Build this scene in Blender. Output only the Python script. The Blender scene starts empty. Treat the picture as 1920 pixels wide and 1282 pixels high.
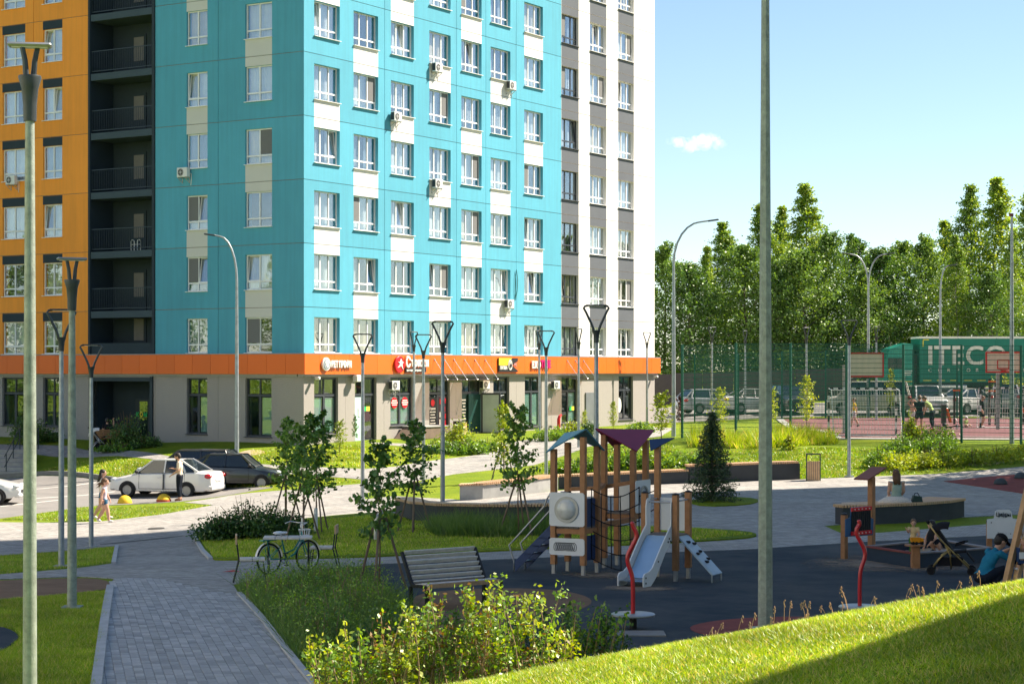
import bpy, bmesh, math, random
import numpy as np
from mathutils import Vector, Matrix

random.seed(7)
rng = np.random.default_rng(7)
SC = bpy.context.scene
COL = SC.collection
R = math.radians
PI = math.pi

# ------------------------------------------------------------------ camera
FPX, CX, HY, CZ = 3650.0, 960.0, 694.0, 5.0      # focal length in photo pixels, principal column, horizon row, eye height
cam_data = bpy.data.cameras.new("camera")
cam = bpy.data.objects.new("camera", cam_data)
COL.objects.link(cam)
cam.location = (0, 0, CZ)
cam.rotation_euler = (R(90), 0, 0)
cam_data.sensor_width = 36.0
cam_data.lens = 36.0 * FPX / 1920.0
cam_data.shift_y = (HY - 641.0) / 1920.0
cam_data.clip_start = 0.2
cam_data.clip_end = 9000
SC.camera = cam

# ------------------------------------------------------------------ sky, sun, exposure
SUN_AZ = R(70)            # clockwise from +Y (the view direction)
SUN_EL = R(46)
world = bpy.data.worlds.new("World")
SC.world = world
world.use_nodes = True
wn = world.node_tree
wn.nodes.clear()
wo = wn.nodes.new("ShaderNodeOutputWorld")
bg = wn.nodes.new("ShaderNodeBackground")
sky = wn.nodes.new("ShaderNodeTexSky")
sky.sky_type = 'NISHITA'
sky.sun_disc = False
sky.sun_elevation = SUN_EL
sky.sun_rotation = SUN_AZ
sky.altitude = 150
sky.air_density = 0.9
sky.dust_density = 0.05
sky.ozone_density = 1.8
bg.inputs['Strength'].default_value = 0.066
wn.links.new(sky.outputs[0], bg.inputs[0])
wn.links.new(bg.outputs[0], wo.inputs[0])

sun_data = bpy.data.lights.new("sun", 'SUN')
sun_data.energy = 5.0
sun_data.angle = R(0.5)
sun_data.color = (1.0, 0.89, 0.74)
sun = bpy.data.objects.new("sun", sun_data)
COL.objects.link(sun)
SDIR = Vector((math.sin(SUN_AZ) * math.cos(SUN_EL), math.cos(SUN_AZ) * math.cos(SUN_EL), math.sin(SUN_EL)))
sun.rotation_euler = SDIR.to_track_quat('Z', 'Y').to_euler()
sun.location = (40, 20, 60)

SC.view_settings.view_transform = 'Standard'
SC.view_settings.look = 'None'
SC.view_settings.exposure = 1.42
SC.view_settings.gamma = 1.0
SC.view_settings.use_curve_mapping = False
SC.render.engine = 'CYCLES'
SC.cycles.max_bounces = 6
SC.cycles.transparent_max_bounces = 24
SC.cycles.caustics_reflective = False
SC.cycles.caustics_refractive = False

# ------------------------------------------------------------------ materials
MATS = {}
def srgb(r, g, b):
    f = lambda c: (c / 12.92 if c <= 0.04045 else ((c + 0.055) / 1.055) ** 2.4)
    return (f(r / 255), f(g / 255), f(b / 255))

def M(name, col=(.5, .5, .5), rough=.6, var=.12, scale=4.0, bump=0.0, bscale=40.0, metal=0.0, spec=.4, col2=None, dirt=0.0, coord='Object', coat=0.0, streak=0.0, objvar=0.0):
    """procedural material: base colour varied by two scales of noise, optional fine relief"""
    if name in MATS: return MATS[name]
    m = bpy.data.materials.new(name); MATS[name] = m
    m.use_nodes = True
    nt = m.node_tree; N = nt.nodes; L = nt.links
    b = N['Principled BSDF']
    b.inputs['Roughness'].default_value = rough
    b.inputs['Metallic'].default_value = metal
    b.inputs['Specular IOR Level'].default_value = spec
    if coat: b.inputs['Coat Weight'].default_value = coat; b.inputs['Coat Roughness'].default_value = .06
    tc = N.new('ShaderNodeTexCoord')
    n1 = N.new('ShaderNodeTexNoise'); n1.inputs['Scale'].default_value = scale; n1.inputs['Detail'].default_value = 6
    n1.inputs['Roughness'].default_value = .65
    L.new(tc.outputs[coord], n1.inputs['Vector'])
    ramp = N.new('ShaderNodeValToRGB')
    c2 = col2 if col2 else tuple(min(1, c * (1 + var)) for c in col)
    c1 = tuple(c * (1 - var) for c in col) if not col2 else col
    ramp.color_ramp.elements[0].position = .32; ramp.color_ramp.elements[1].position = .68
    ramp.color_ramp.elements[0].color = (*c1, 1); ramp.color_ramp.elements[1].color = (*c2, 1)
    L.new(n1.outputs['Fac'], ramp.inputs[0])
    out = ramp.outputs[0]
    if dirt:
        n2 = N.new('ShaderNodeTexNoise'); n2.inputs['Scale'].default_value = scale * .23; n2.inputs['Detail'].default_value = 8
        L.new(tc.outputs[coord], n2.inputs['Vector'])
        r2 = N.new('ShaderNodeValToRGB'); r2.color_ramp.elements[0].position = .5; r2.color_ramp.elements[1].position = .75
        L.new(n2.outputs['Fac'], r2.inputs[0])
        mx = N.new('ShaderNodeMix'); mx.data_type = 'RGBA'
        mm = N.new('ShaderNodeMath'); mm.operation = 'MULTIPLY'; mm.inputs[1].default_value = dirt
        L.new(r2.outputs[0], mm.inputs[0]); L.new(mm.outputs[0], mx.inputs[0])
        L.new(out, mx.inputs[6]); mx.inputs[7].default_value = (*[c * .55 for c in col], 1)
        out = mx.outputs[2]
    if streak:
        mp = N.new('ShaderNodeMapping'); mp.inputs['Scale'].default_value = (2.2, 2.2, .10); L.new(tc.outputs[coord], mp.inputs[0])
        ns = N.new('ShaderNodeTexNoise'); ns.inputs['Scale'].default_value = 2.0; ns.inputs['Detail'].default_value = 7; ns.inputs['Roughness'].default_value = .7
        L.new(mp.outputs[0], ns.inputs['Vector'])
        rs = N.new('ShaderNodeValToRGB'); rs.color_ramp.elements[0].position = .42; rs.color_ramp.elements[1].position = .72
        rs.color_ramp.elements[0].color = (0, 0, 0, 1); rs.color_ramp.elements[1].color = (streak, streak, streak, 1)
        L.new(ns.outputs['Fac'], rs.inputs[0])
        ms = N.new('ShaderNodeMix'); ms.data_type = 'RGBA'; L.new(rs.outputs[0], ms.inputs[0]); L.new(out, ms.inputs[6]); ms.inputs[7].default_value = (*[c * .45 + .03 for c in col], 1)
        out = ms.outputs[2]
    if objvar:
        oi = N.new('ShaderNodeObjectInfo'); mr = N.new('ShaderNodeMapRange'); mr.inputs[3].default_value = 1 - objvar; mr.inputs[4].default_value = 1 + objvar; L.new(oi.outputs['Random'], mr.inputs[0])
        hv = N.new('ShaderNodeHueSaturation'); L.new(mr.outputs[0], hv.inputs['Value']); L.new(out, hv.inputs['Color']); out = hv.outputs[0]
    L.new(out, b.inputs['Base Color'])
    if bump:
        n3 = N.new('ShaderNodeTexNoise'); n3.inputs['Scale'].default_value = bscale; n3.inputs['Detail'].default_value = 4
        L.new(tc.outputs[coord], n3.inputs['Vector'])
        bp = N.new('ShaderNodeBump'); bp.inputs['Strength'].default_value = bump; bp.inputs['Distance'].default_value = .02
        L.new(n3.outputs['Fac'], bp.inputs['Height']); L.new(bp.outputs[0], b.inputs['Normal'])
    return m

def leafmat(name, col, trans=.35, var=.35, scale=1.2):
    if name in MATS: return MATS[name]
    m = bpy.data.materials.new(name); MATS[name] = m
    m.use_nodes = True
    nt = m.node_tree; N = nt.nodes; L = nt.links
    N.remove(N['Principled BSDF'])
    o = N['Material Output']
    d = N.new('ShaderNodeBsdfDiffuse'); t = N.new('ShaderNodeBsdfTranslucent'); g = N.new('ShaderNodeBsdfGlossy')
    g.inputs['Roughness'].default_value = .45; g.inputs['Color'].default_value = (.9, .95, .85, 1)
    mx = N.new('ShaderNodeMixShader'); mx.inputs[0].default_value = trans
    mg = N.new('ShaderNodeMixShader'); mg.inputs[0].default_value = .05
    tc = N.new('ShaderNodeTexCoord'); oi = N.new('ShaderNodeObjectInfo')
    ad = N.new('ShaderNodeVectorMath'); ad.operation = 'ADD'
    L.new(tc.outputs['Object'], ad.inputs[0]); L.new(oi.outputs['Random'], ad.inputs[1])
    n = N.new('ShaderNodeTexNoise'); n.inputs['Scale'].default_value = scale; n.inputs['Detail'].default_value = 3
    L.new(ad.outputs[0], n.inputs['Vector'])
    r = N.new('ShaderNodeValToRGB')
    r.color_ramp.elements[0].position = .3; r.color_ramp.elements[1].position = .7
    r.color_ramp.elements[0].color = (*[c * (1 - var) for c in col], 1)
    r.color_ramp.elements[1].color = (*[min(1, c * (1 + var)) for c in col], 1)
    L.new(n.outputs['Fac'], r.inputs[0])
    ov = N.new('ShaderNodeHueSaturation'); mr = N.new('ShaderNodeMapRange'); mr.inputs[3].default_value = .80; mr.inputs[4].default_value = 1.25; L.new(oi.outputs['Random'], mr.inputs[0]); L.new(mr.outputs[0], ov.inputs['Value'])
    mh = N.new('ShaderNodeMapRange'); mh.inputs[3].default_value = .512; mh.inputs[4].default_value = .488; L.new(oi.outputs['Random'], mh.inputs[0]); L.new(mh.outputs[0], ov.inputs['Hue']); L.new(r.outputs[0], ov.inputs['Color'])
    r = ov
    L.new(r.outputs[0], d.inputs[0])
    hs = N.new('ShaderNodeHueSaturation'); hs.inputs['Hue'].default_value = .478; hs.inputs['Saturation'].default_value = 1.12; hs.inputs['Value'].default_value = 1.35
    L.new(r.outputs[0], hs.inputs['Color']); L.new(hs.outputs[0], t.inputs[0])
    L.new(d.outputs[0], mx.inputs[1]); L.new(t.outputs[0], mx.inputs[2])
    L.new(mx.outputs[0], mg.inputs[1]); L.new(g.outputs[0], mg.inputs[2])
    L.new(mg.outputs[0], o.inputs[0])
    return m

def glassmat(name, tint=(.8, .86, .88), refl=.18, rough=.01, dark=False):
    if name in MATS: return MATS[name]
    m = bpy.data.materials.new(name); MATS[name] = m
    m.use_nodes = True
    nt = m.node_tree; N = nt.nodes; L = nt.links
    N.remove(N['Principled BSDF'])
    o = N['Material Output']
    t = N.new('ShaderNodeBsdfTransparent'); t.inputs[0].default_value = (*tint, 1)
    g = N.new('ShaderNodeBsdfGlossy'); g.inputs['Roughness'].default_value = rough; g.inputs[0].default_value = (.95, .97, 1, 1)
    lf = N.new('ShaderNodeLayerWeight'); lf.inputs['Blend'].default_value = .5
    lp = N.new('ShaderNodeMath'); lp.operation = 'POWER'; lp.inputs[1].default_value = 3.5; L.new(lf.outputs['Facing'], lp.inputs[0])
    lw = N.new('ShaderNodeMath'); lw.operation = 'MULTIPLY_ADD'; lw.inputs[1].default_value = .7; lw.inputs[2].default_value = .03; L.new(lp.outputs[0], lw.inputs[0])
    ma = N.new('ShaderNodeMath'); ma.operation = 'ADD'; ma.use_clamp = True; ma.inputs[1].default_value = refl
    L.new(lw.outputs[0], ma.inputs[0])
    tc = N.new('ShaderNodeTexCoord'); nz = N.new('ShaderNodeTexNoise'); nz.inputs['Scale'].default_value = 1.3; nz.inputs['Detail'].default_value = 1
    bp = N.new('ShaderNodeBump'); bp.inputs['Strength'].default_value = .06; bp.inputs['Distance'].default_value = .05
    L.new(tc.outputs['Object'], nz.inputs['Vector']); L.new(nz.outputs['Fac'], bp.inputs['Height']); L.new(bp.outputs[0], g.inputs['Normal'])
    mx = N.new('ShaderNodeMixShader')
    L.new(ma.outputs[0], mx.inputs[0]); L.new(t.outputs[0], mx.inputs[1]); L.new(g.outputs[0], mx.inputs[2])
    L.new(mx.outputs[0], o.inputs[0])
    return m

# ------------------------------------------------------------------ mesh builder
class MB:
    def __init__(s): s.v = []; s.f = []; s.m = []
    def add(s, vs, fs, mi=0, mat=None):
        o = len(s.v)
        if mat is not None: vs = [tuple(mat @ Vector(p)) for p in vs]
        s.v.extend([tuple(p) for p in vs]); s.f.extend([tuple(i + o for i in f) for f in fs]); s.m.extend([mi] * len(fs))
        return s
    def box(s, c, size, mi=0, rz=0.0, mat=None, bev=0.0):
        x, y, z = size[0] / 2, size[1] / 2, size[2] / 2
        if bev > 0:
            b = min(bev, x * .9, y * .9, z * .9)
            vs = []
            for sx in (-1, 1):
                for sy in (-1, 1):
                    for sz in (-1, 1):
                        vs += [(sx * (x - b), sy * (y - b), sz * z), (sx * (x - b), sy * y, sz * (z - b)), (sx * x, sy * (y - b), sz * (z - b))]
            ix = lambda a, b_, c_: ((a * 2 + b_) * 2 + c_) * 3
            fs = []
            for q in (0, 1):
                a = [ix(0, 0, q), ix(1, 0, q), ix(1, 1, q), ix(0, 1, q)]; fs.append(a if q else a[::-1])
                a = [ix(0, q, 0) + 1, ix(1, q, 0) + 1, ix(1, q, 1) + 1, ix(0, q, 1) + 1]; fs.append(a[::-1] if q else a)
                a = [ix(q, 0, 0) + 2, ix(q, 1, 0) + 2, ix(q, 1, 1) + 2, ix(q, 0, 1) + 2]; fs.append(a if q else a[::-1])
            for p in (0, 1):
                for q in (0, 1):
                    a = [ix(0, p, q), ix(1, p, q), ix(1, p, q) + 1, ix(0, p, q) + 1]; fs.append(a)
                    a = [ix(p, 0, q), ix(p, 1, q), ix(p, 1, q) + 2, ix(p, 0, q) + 2]; fs.append(a)
                    a = [ix(p, q, 0) + 1, ix(p, q, 1) + 1, ix(p, q, 1) + 2, ix(p, q, 0) + 2]; fs.append(a)
                    for r_ in (0, 1):
                        i = ix(p, q, r_); fs.append([i, i + 1, i + 2])
        else:
            vs = [(-x, -y, -z), (x, -y, -z), (x, y, -z), (-x, y, -z), (-x, -y, z), (x, -y, z), (x, y, z), (-x, y, z)]
            fs = [(0, 3, 2, 1), (4, 5, 6, 7), (0, 1, 5, 4), (1, 2, 6, 5), (2, 3, 7, 6), (3, 0, 4, 7)]
        T = Matrix.Translation(c) @ Matrix.Rotation(rz, 4, 'Z')
        if mat is not None: T = mat @ T
        return s.add(vs, fs, mi, T)
    def beam(s, a, b, w, h, mi=0, up=(0, 0, 1)):
        """rectangular bar from a to b"""
        a = Vector(a); b = Vector(b); d = b - a; L = d.length
        if L < 1e-6: return s
        x = d / L; u = Vector(up)
        if abs(x.dot(u)) > .98: u = Vector((0, 1, 0))
        y = u.cross(x).normalized(); z = x.cross(y)
        T = Matrix(((x.x, y.x, z.x, 0), (x.y, y.y, z.y, 0), (x.z, y.z, z.z, 0), (0, 0, 0, 1)))
        T = Matrix.Translation((a + b) / 2) @ T
        return s.box((0, 0, 0), (L, w, h), mi, 0, T)
    def tube(s, pts, r, n=8, mi=0, caps=True):
        P = [Vector(p) for p in pts]; k = len(P)
        rs = r if isinstance(r, (list, tuple)) else [r] * k
        vs = []; prev = None
        for i in range(k):
            d = (P[min(i + 1, k - 1)] - P[max(i - 1, 0)])
            d = d.normalized() if d.length > 1e-9 else Vector((0, 0, 1))
            if prev is None:
                u = Vector((1, 0, 0)) if abs(d.x) < .9 else Vector((0, 1, 0))
                u = (u - d * u.dot(d)).normalized()
            else:
                u = (prev - d * prev.dot(d))
                u = u.normalized() if u.length > 1e-6 else Vector((1, 0, 0))
            prev = u; w = d.cross(u)
            for j in range(n):
                a = 2 * PI * j / n
                vs.append(P[i] + (u * math.cos(a) + w * math.sin(a)) * rs[i])
        fs = []
        for i in range(k - 1):
            for j in range(n):
                q = (j + 1) % n
                fs.append((i * n + j, i * n + q, (i + 1) * n + q, (i + 1) * n + j))
        if caps:
            fs.append(tuple(range(n))[::-1]); fs.append(tuple((k - 1) * n + j for j in range(n)))
        return s.add(vs, fs, mi)
    def lathe(s, prof, n=16, c=(0, 0, 0), mi=0, mat=None, cap=True):
        vs = []; k = len(prof)
        for (r, z) in prof:
            for j in range(n):
                a = 2 * PI * j / n
                vs.append((c[0] + r * math.cos(a), c[1] + r * math.sin(a), c[2] + z))
        fs = []
        for i in range(k - 1):
            for j in range(n):
                q = (j + 1) % n
                fs.append((i * n + j, i * n + q, (i + 1) * n + q, (i + 1) * n + j))
        if cap:
            fs.append(tuple(range(n))[::-1]); fs.append(tuple((k - 1) * n + j for j in range(n)))
        return s.add(vs, fs, mi, mat)
    def ell(s, c, r, n=10, mi=0, mat=None, zmin=-1.0):
        k = max(4, n // 2 + 1); vs = []; fs = []
        for i in range(k + 1):
            ph = -PI / 2 + PI * i / k
            zz = max(math.sin(ph), zmin)
            for j in range(n):
                a = 2 * PI * j / n
                vs.append((c[0] + r[0] * math.cos(ph) * math.cos(a), c[1] + r[1] * math.cos(ph) * math.sin(a), c[2] + r[2] * zz))
        for i in range(k):
            for j in range(n):
                q = (j + 1) % n
                fs.append((i * n + j, i * n + q, (i + 1) * n + q, (i + 1) * n + j))
        return s.add(vs, fs, mi, mat)
    def prism(s, poly, z0, z1, mi=0, mat=None):
        n = len(poly)
        vs = [(p[0], p[1], z0) for p in poly] + [(p[0], p[1], z1) for p in poly]
        fs = [tuple(range(n))[::-1], tuple(range(n, 2 * n))] + [(i, (i + 1) % n, n + (i + 1) % n, n + i) for i in range(n)]
        return s.add(vs, fs, mi, mat)
    def plate(s, pts, th, mi=0):
        """flat polygon in space given a thickness along its normal"""
        P = [Vector(p) for p in pts]
        nrm = (P[1] - P[0]).cross(P[2] - P[0]).normalized() * th
        n = len(P)
        vs = P + [p + nrm for p in P]
        fs = [tuple(range(n))[::-1], tuple(range(n, 2 * n))] + [(i, (i + 1) % n, n + (i + 1) % n, n + i) for i in range(n)]
        return s.add(vs, fs, mi)
    def quad(s, a, b, c, d, mi=0): return s.add([a, b, c, d], [(0, 1, 2, 3)], mi)
    def mesh(s, name, mats, smooth=False):
        me = bpy.data.meshes.new(name)
        me.from_pydata(s.v, [], s.f)
        if not isinstance(mats, (list, tuple)): mats = [mats]
        for m in mats: me.materials.append(m)
        if len(mats) > 1: me.polygons.foreach_set('material_index', s.m)
        if smooth: me.polygons.foreach_set('use_smooth', [True] * len(me.polygons))
        me.update()
        return me
    def build(s, name, mats, parent=None, smooth=False, loc=None, rz=None, label=None):
        o = bpy.data.objects.new(name, s.mesh(name, mats, smooth))
        COL.objects.link(o)
        if parent is not None: o.parent = parent
        if loc is not None: o.location = loc
        if rz is not None: o.rotation_euler = (0, 0, rz)
        if label: o['label'] = label
        return o

def autosmooth(o, ang=40):
    """smooth shading with creases at sharp edges, done on the mesh itself"""
    me = o.data
    bm = bmesh.new(); bm.from_mesh(me)
    for f in bm.faces: f.smooth = True
    for e in bm.edges:
        if len(e.link_faces) == 2 and e.calc_face_angle(0) > R(ang): e.smooth = False
    bm.to_mesh(me); bm.free()
    return o

def tag(o, label, cat, group=None, kind=None):
    o['label'] = label; o['category'] = cat
    if group: o['group'] = group
    if kind: o['kind'] = kind
    return o
def struct(o): o['kind'] = 'structure'; return o
def empty(name, loc=(0, 0, 0), rz=0.0, label=None, cat=None, group=None):
    o = bpy.data.objects.new(name, None); COL.objects.link(o)
    o.empty_display_size = .2
    o.location = loc; o.rotation_euler = (0, 0, rz)
    if label: tag(o, label, cat, group)
    return o
def inst(name, me, parent=None, loc=(0, 0, 0), rot=None, scale=None):
    o = bpy.data.objects.new(name, me); COL.objects.link(o)
    if parent is not None: o.parent = parent
    o.location = loc
    if rot is not None: o.rotation_euler = rot if isinstance(rot, (tuple, list)) else (0, 0, rot)
    if scale is not None: o.scale = scale if isinstance(scale, (tuple, list)) else (scale,) * 3
    return o
def copy_tree(o, parent=None):
    c = o.copy(); COL.objects.link(c); c.parent = parent
    for ch in list(o.children): copy_tree(ch, c)
    return c

def text_mesh(body, size, extrude=.01, bold=.0, align='LEFT', sx=1.0):
    cu = bpy.data.curves.new("lettering", 'FONT')
    cu.body = body; cu.size = size; cu.extrude = extrude; cu.offset = bold; cu.align_x = align; cu.resolution_u = 3
    ob = bpy.data.objects.new("lettering", cu); COL.objects.link(ob)
    dg = bpy.context.evaluated_depsgraph_get()
    me = bpy.data.meshes.new_from_object(ob.evaluated_get(dg))
    bpy.data.objects.remove(ob); bpy.data.curves.remove(cu)
    if sx != 1.0:
        for v in me.vertices: v.co.x *= sx
    return me

# fast leaf / blade sheets -------------------------------------------------
def fast_mesh(name, V, F, mats, midx=None):
    """V (n,3) float, F (m,k) int, all faces with the same corner count"""
    me = bpy.data.meshes.new(name)
    V = np.ascontiguousarray(V, dtype=np.float32); F = np.ascontiguousarray(F, dtype=np.int32)
    m, k = F.shape
    me.vertices.add(len(V)); me.vertices.foreach_set('co', V.ravel())
    me.loops.add(m * k); me.loops.foreach_set('vertex_index', F.ravel())
    me.polygons.add(m); me.polygons.foreach_set('loop_start', np.arange(0, m * k, k, dtype=np.int32))
    for q in mats: me.materials.append(q)
    if midx is not None: me.polygons.foreach_set('material_index', np.asarray(midx, dtype=np.int32))
    me.update(calc_edges=True)
    return me
def leaf_arrays(C, size, rg, up=.4, asp=.55, droop=None):
    """rhombic leaves at centres C (n,3): returns V,F"""
    n = len(C)
    d = rg.normal(size=(n, 3))
    if droop is not None: d += np.asarray(droop)
    d /= np.linalg.norm(d, axis=1, keepdims=True) + 1e-9
    nr = rg.normal(size=(n, 3)); nr[:, 2] += up * 2
    w = np.cross(d, nr); w /= np.linalg.norm(w, axis=1, keepdims=True) + 1e-9
    s = (np.asarray(size) * (0.7 + .6 * rg.random(n)))[:, None] if np.ndim(size) == 0 else np.asarray(size)[:, None]
    V = np.empty((n, 4, 3))
    V[:, 0] = C - d * s * .5
    V[:, 1] = C + w * s * asp * .5 + d * s * .05
    V[:, 2] = C + d * s * .5
    V[:, 3] = C - w * s * asp * .5 + d * s * .05
    F = np.arange(n * 4).reshape(n, 4)
    return V.reshape(-1, 3), F
# ------------------------------------------------------------------ terrain
# (lateral x, distance y, depth below the eye) read off lamp posts, people, cars and the building foot
CTRL = np.array([
 (-7.0, 31.1, 3.80), (-9.8, 42.4, 4.27), (-11.65, 53.9, 4.85), (-2.0, 55.5, 4.20), (-4.8, 62.1, 4.44), (12.1, 69.8, 3.80),
 (-13.1, 76, 4.92), (-20, 76, 4.85), (-12.8, 62, 4.82), (-9.3, 86.9, 3.36), (8.5, 115.6, 3.04), (-25.5, 96.9, 3.30), (-17, 91.5, 3.42),
 (0, 101, 3.2), (-35, 103, 3.3), (-30, 82, 4.7), (-40, 70, 4.7), (-30, 50, 4.4),
 (15, 82, 2.93), (25, 81, 2.93), (14, 95, 2.93), (26, 97, 2.93), (15, 110, 2.9), (38, 82, 2.93), (38, 110, 2.9), (30, 111, 2.85), (7.4, 85, 2.9),
 (2, 39.5, 4.15), (8, 42, 4.15), (-3, 33, 3.95), (-1, 45, 4.15), (10, 49, 4.12), (4, 50, 4.12), (14, 40, 4.1), (4, 31, 4.1), (9, 33, 4.1), (20, 45, 4.1),
 (-3.7, 23.5, 3.79), (-5.3, 21, 3.74), (0, 24, 3.85), (5, 25, 3.9), (-12, 24, 3.7), (12, 25, 3.9), (-18, 38, 4.0),
 (-1.8, 63.5, 4.20), (3, 67.5, 4.02), (10.5, 68.5, 3.86), (-4, 73, 4.25), (1.5, 72.6, 4.05), (-7, 72, 4.45), (-5, 82, 3.85), (0, 85, 3.75), (-10.5, 79.5, 4.35), (-9, 83, 3.85),
 (-15.7, 80.3, 4.72), (-22, 84.8, 4.6), (-17.4, 85.0, 3.70), (-13, 83.2, 3.86), (-22.5, 90.5, 3.62),
 (20, 70, 3.75), (28, 60, 4.0), (35, 70, 3.8),
 (16, 117, 2.6), (30, 118, 2.5), (8, 121, 2.7), (45, 118, 2.4), (28, 131, 1.7), (45, 131, 1.65), (10, 131, 2.2), (20, 145, 1.6), (45, 150, 1.4), (0, 150, 2.2),
 (-40, 140, 2.8), (-60, 90, 3.2), (70, 90, 2.4), (70, 140, 1.3), (0, 200, 1.6), (-80, 200, 1.6), (80, 200, 1.3), (-60, 20, 3.9), (60, 20, 3.6), (0, -20, 3.8), (-60, -20, 3.8), (60, -20, 3.6), (60, 50, 3.9),
])
def _U(r2): return np.where(r2 > 1e-12, r2 * np.log(r2 + 1e-12) * .5, 0.0)
_P = CTRL[:, :2]; _n = len(CTRL)
_K = _U(((_P[:, None] - _P[None]) ** 2).sum(-1)) + np.eye(_n) * 2.0
_A = np.zeros((_n + 3, _n + 3)); _A[:_n, :_n] = _K; _A[:_n, _n] = 1; _A[:_n, _n + 1:] = _P; _A[_n, :_n] = 1; _A[_n + 1:, :_n] = _P.T
_W = np.linalg.solve(_A, np.concatenate([CTRL[:, 2], np.zeros(3)]))
def depth_base(X, Y):
    X = np.asarray(X, float); Y = np.asarray(Y, float)
    Xc = np.clip(X, -78, 78); Yc = np.clip(Y, -20, 200)
    r2 = (Xc[..., None] - _P[:, 0]) ** 2 + (Yc[..., None] - _P[:, 1]) ** 2
    return _U(r2) @ _W[:_n] + _W[_n] + _W[_n + 1] * Xc + _W[_n + 2] * Yc
def gz0(X, Y): return CZ - depth_base(X, Y)
def gza(X, Y):
    """terrain with the grass bank in front of the camera"""
    b = gz0(X, Y)
    X = np.asarray(X, float); Y = np.asarray(Y, float)
    m = 5 - 2.87 + .1825 * np.clip(X, -30, 9) - .03 * np.maximum(0, Y - 17) ** 2 - .03 * np.maximum(0, 4 - Y)
    k = .12
    h = np.clip(.5 + .5 * (m - b) / k, 0, 1)
    return b * (1 - h) + m * h + k * h * (1 - h)
def gz(x, y): return float(gz0(x, y))
def gzf(x, y): return float(gza(x, y))

def G(px, py, dmin=20.0):
    """point of the ground seen at a photo pixel"""
    k = (px - CX) / FPX; t = (py - HY) / FPX
    ds = np.arange(dmin, 400, .5)
    e = depth_base(k * ds, ds) - t * ds
    i = np.where(e <= 0)[0]
    if len(i) == 0 or i[0] == 0: d = ds[0] if len(i) else ds[-1]
    else:
        a, b = ds[i[0] - 1], ds[i[0]]
        for _ in range(18):
            c = (a + b) / 2
            if depth_base(k * c, c) - t * c > 0: a = c
            else: b = c
        d = (a + b) / 2
    return Vector((k * d, d, gz(k * d, d)))
def at(px, d): 
    x = (px - CX) / FPX * d
    return Vector((x, d, gz(x, d)))
def hpx(py, d): return CZ - (py - HY) / FPX * d      # world height of a photo row at distance d

def axis_grid(lo, hi, step, far_lo, far_hi, g=1.22):
    a = list(np.arange(lo, hi + 1e-6, step)); s = step
    while a[-1] < far_hi: s *= g; a.append(a[-1] + s)
    s = step
    while a[0] > far_lo: s *= g; a.insert(0, a[0] - s)
    return np.array(a)
xs = axis_grid(-34, 34, .7, -1500, 1500); ys = axis_grid(10, 122, .7, -150, 2600)
GX, GY = np.meshgrid(xs, ys)
GZ = gza(GX, GY)
V = np.stack([GX, GY, GZ], -1).reshape(-1, 3)
nx, ny = len(xs), len(ys)
ii, jj = np.meshgrid(np.arange(ny - 1), np.arange(nx - 1), indexing='ij')
F4 = np.stack([ii * nx + jj, ii * nx + jj + 1, (ii + 1) * nx + jj + 1, (ii + 1) * nx + jj], -1).reshape(-1, 4)

# lawn material: three tones of grass with mown and worn patches
def lawn_mat():
    m = bpy.data.materials.new("lawn"); MATS['lawn'] = m
    m.use_nodes = True; nt = m.node_tree; N = nt.nodes; L = nt.links; b = N['Principled BSDF']
    b.inputs['Roughness'].default_value = .85; b.inputs['Specular IOR Level'].default_value = .12
    tc = N.new('ShaderNodeTexCoord')
    def noise(s, det=5, r=.6):
        n = N.new('ShaderNodeTexNoise'); n.inputs['Scale'].default_value = s; n.inputs['Detail'].default_value = det; n.inputs['Roughness'].default_value = r
        L.new(tc.outputs['Object'], n.inputs['Vector']); return n
    n1 = noise(.35, 6, .7); n2 = noise(14, 5, .8); n3 = noise(1.6, 5, .7)
    r1 = N.new('ShaderNodeValToRGB')
    e = r1.color_ramp.elements; e[0].position = .3; e[1].position = .72
    e[0].color = (.105, .19, .010, 1); e[1].color = (.265, .33, .018, 1)
    L.new(n1.outputs['Fac'], r1.inputs[0])
    r2 = N.new('ShaderNodeValToRGB'); e = r2.color_ramp.elements; e[0].position = .3; e[1].position = .7
    e[0].color = (.5, .5, .5, 1); e[1].color = (1.35, 1.3, 1.2, 1)
    L.new(n2.outputs['Fac'], r2.inputs[0])
    mu = N.new('ShaderNodeMix'); mu.data_type = 'RGBA'; mu.blend_type = 'MULTIPLY'; mu.inputs[0].default_value = 1
    L.new(r1.outputs[0], mu.inputs[6]); L.new(r2.outputs[0], mu.inputs[7])
    r3 = N.new('ShaderNodeValToRGB'); e = r3.color_ramp.elements; e[0].position = .62; e[1].position = .8; e[0].color = (0, 0, 0, 1); e[1].color = (.55, .55, .55, 1)
    L.new(n3.outputs['Fac'], r3.inputs[0])
    m3 = N.new('ShaderNodeMix'); m3.data_type = 'RGBA'
    L.new(r3.outputs[0], m3.inputs[0]); L.new(mu.outputs[2], m3.inputs[6]); m3.inputs[7].default_value = (.22, .21, .06, 1)
    L.new(m3.outputs[2], b.inputs['Base Color'])
    bp = N.new('ShaderNodeBump'); bp.inputs['Strength'].default_value = .9; bp.inputs['Distance'].default_value = .05
    n4 = noise(22, 4, .75)
    L.new(n4.outputs['Fac'], bp.inputs['Height']); L.new(bp.outputs[0], b.inputs['Normal'])
    return m
LAWN = lawn_mat()
go = bpy.data.objects.new("ground", fast_mesh("ground", V, F4, [LAWN])); COL.objects.link(go); struct(go)
go.data.polygons.foreach_set('use_smooth', [True] * len(go.data.polygons))

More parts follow.
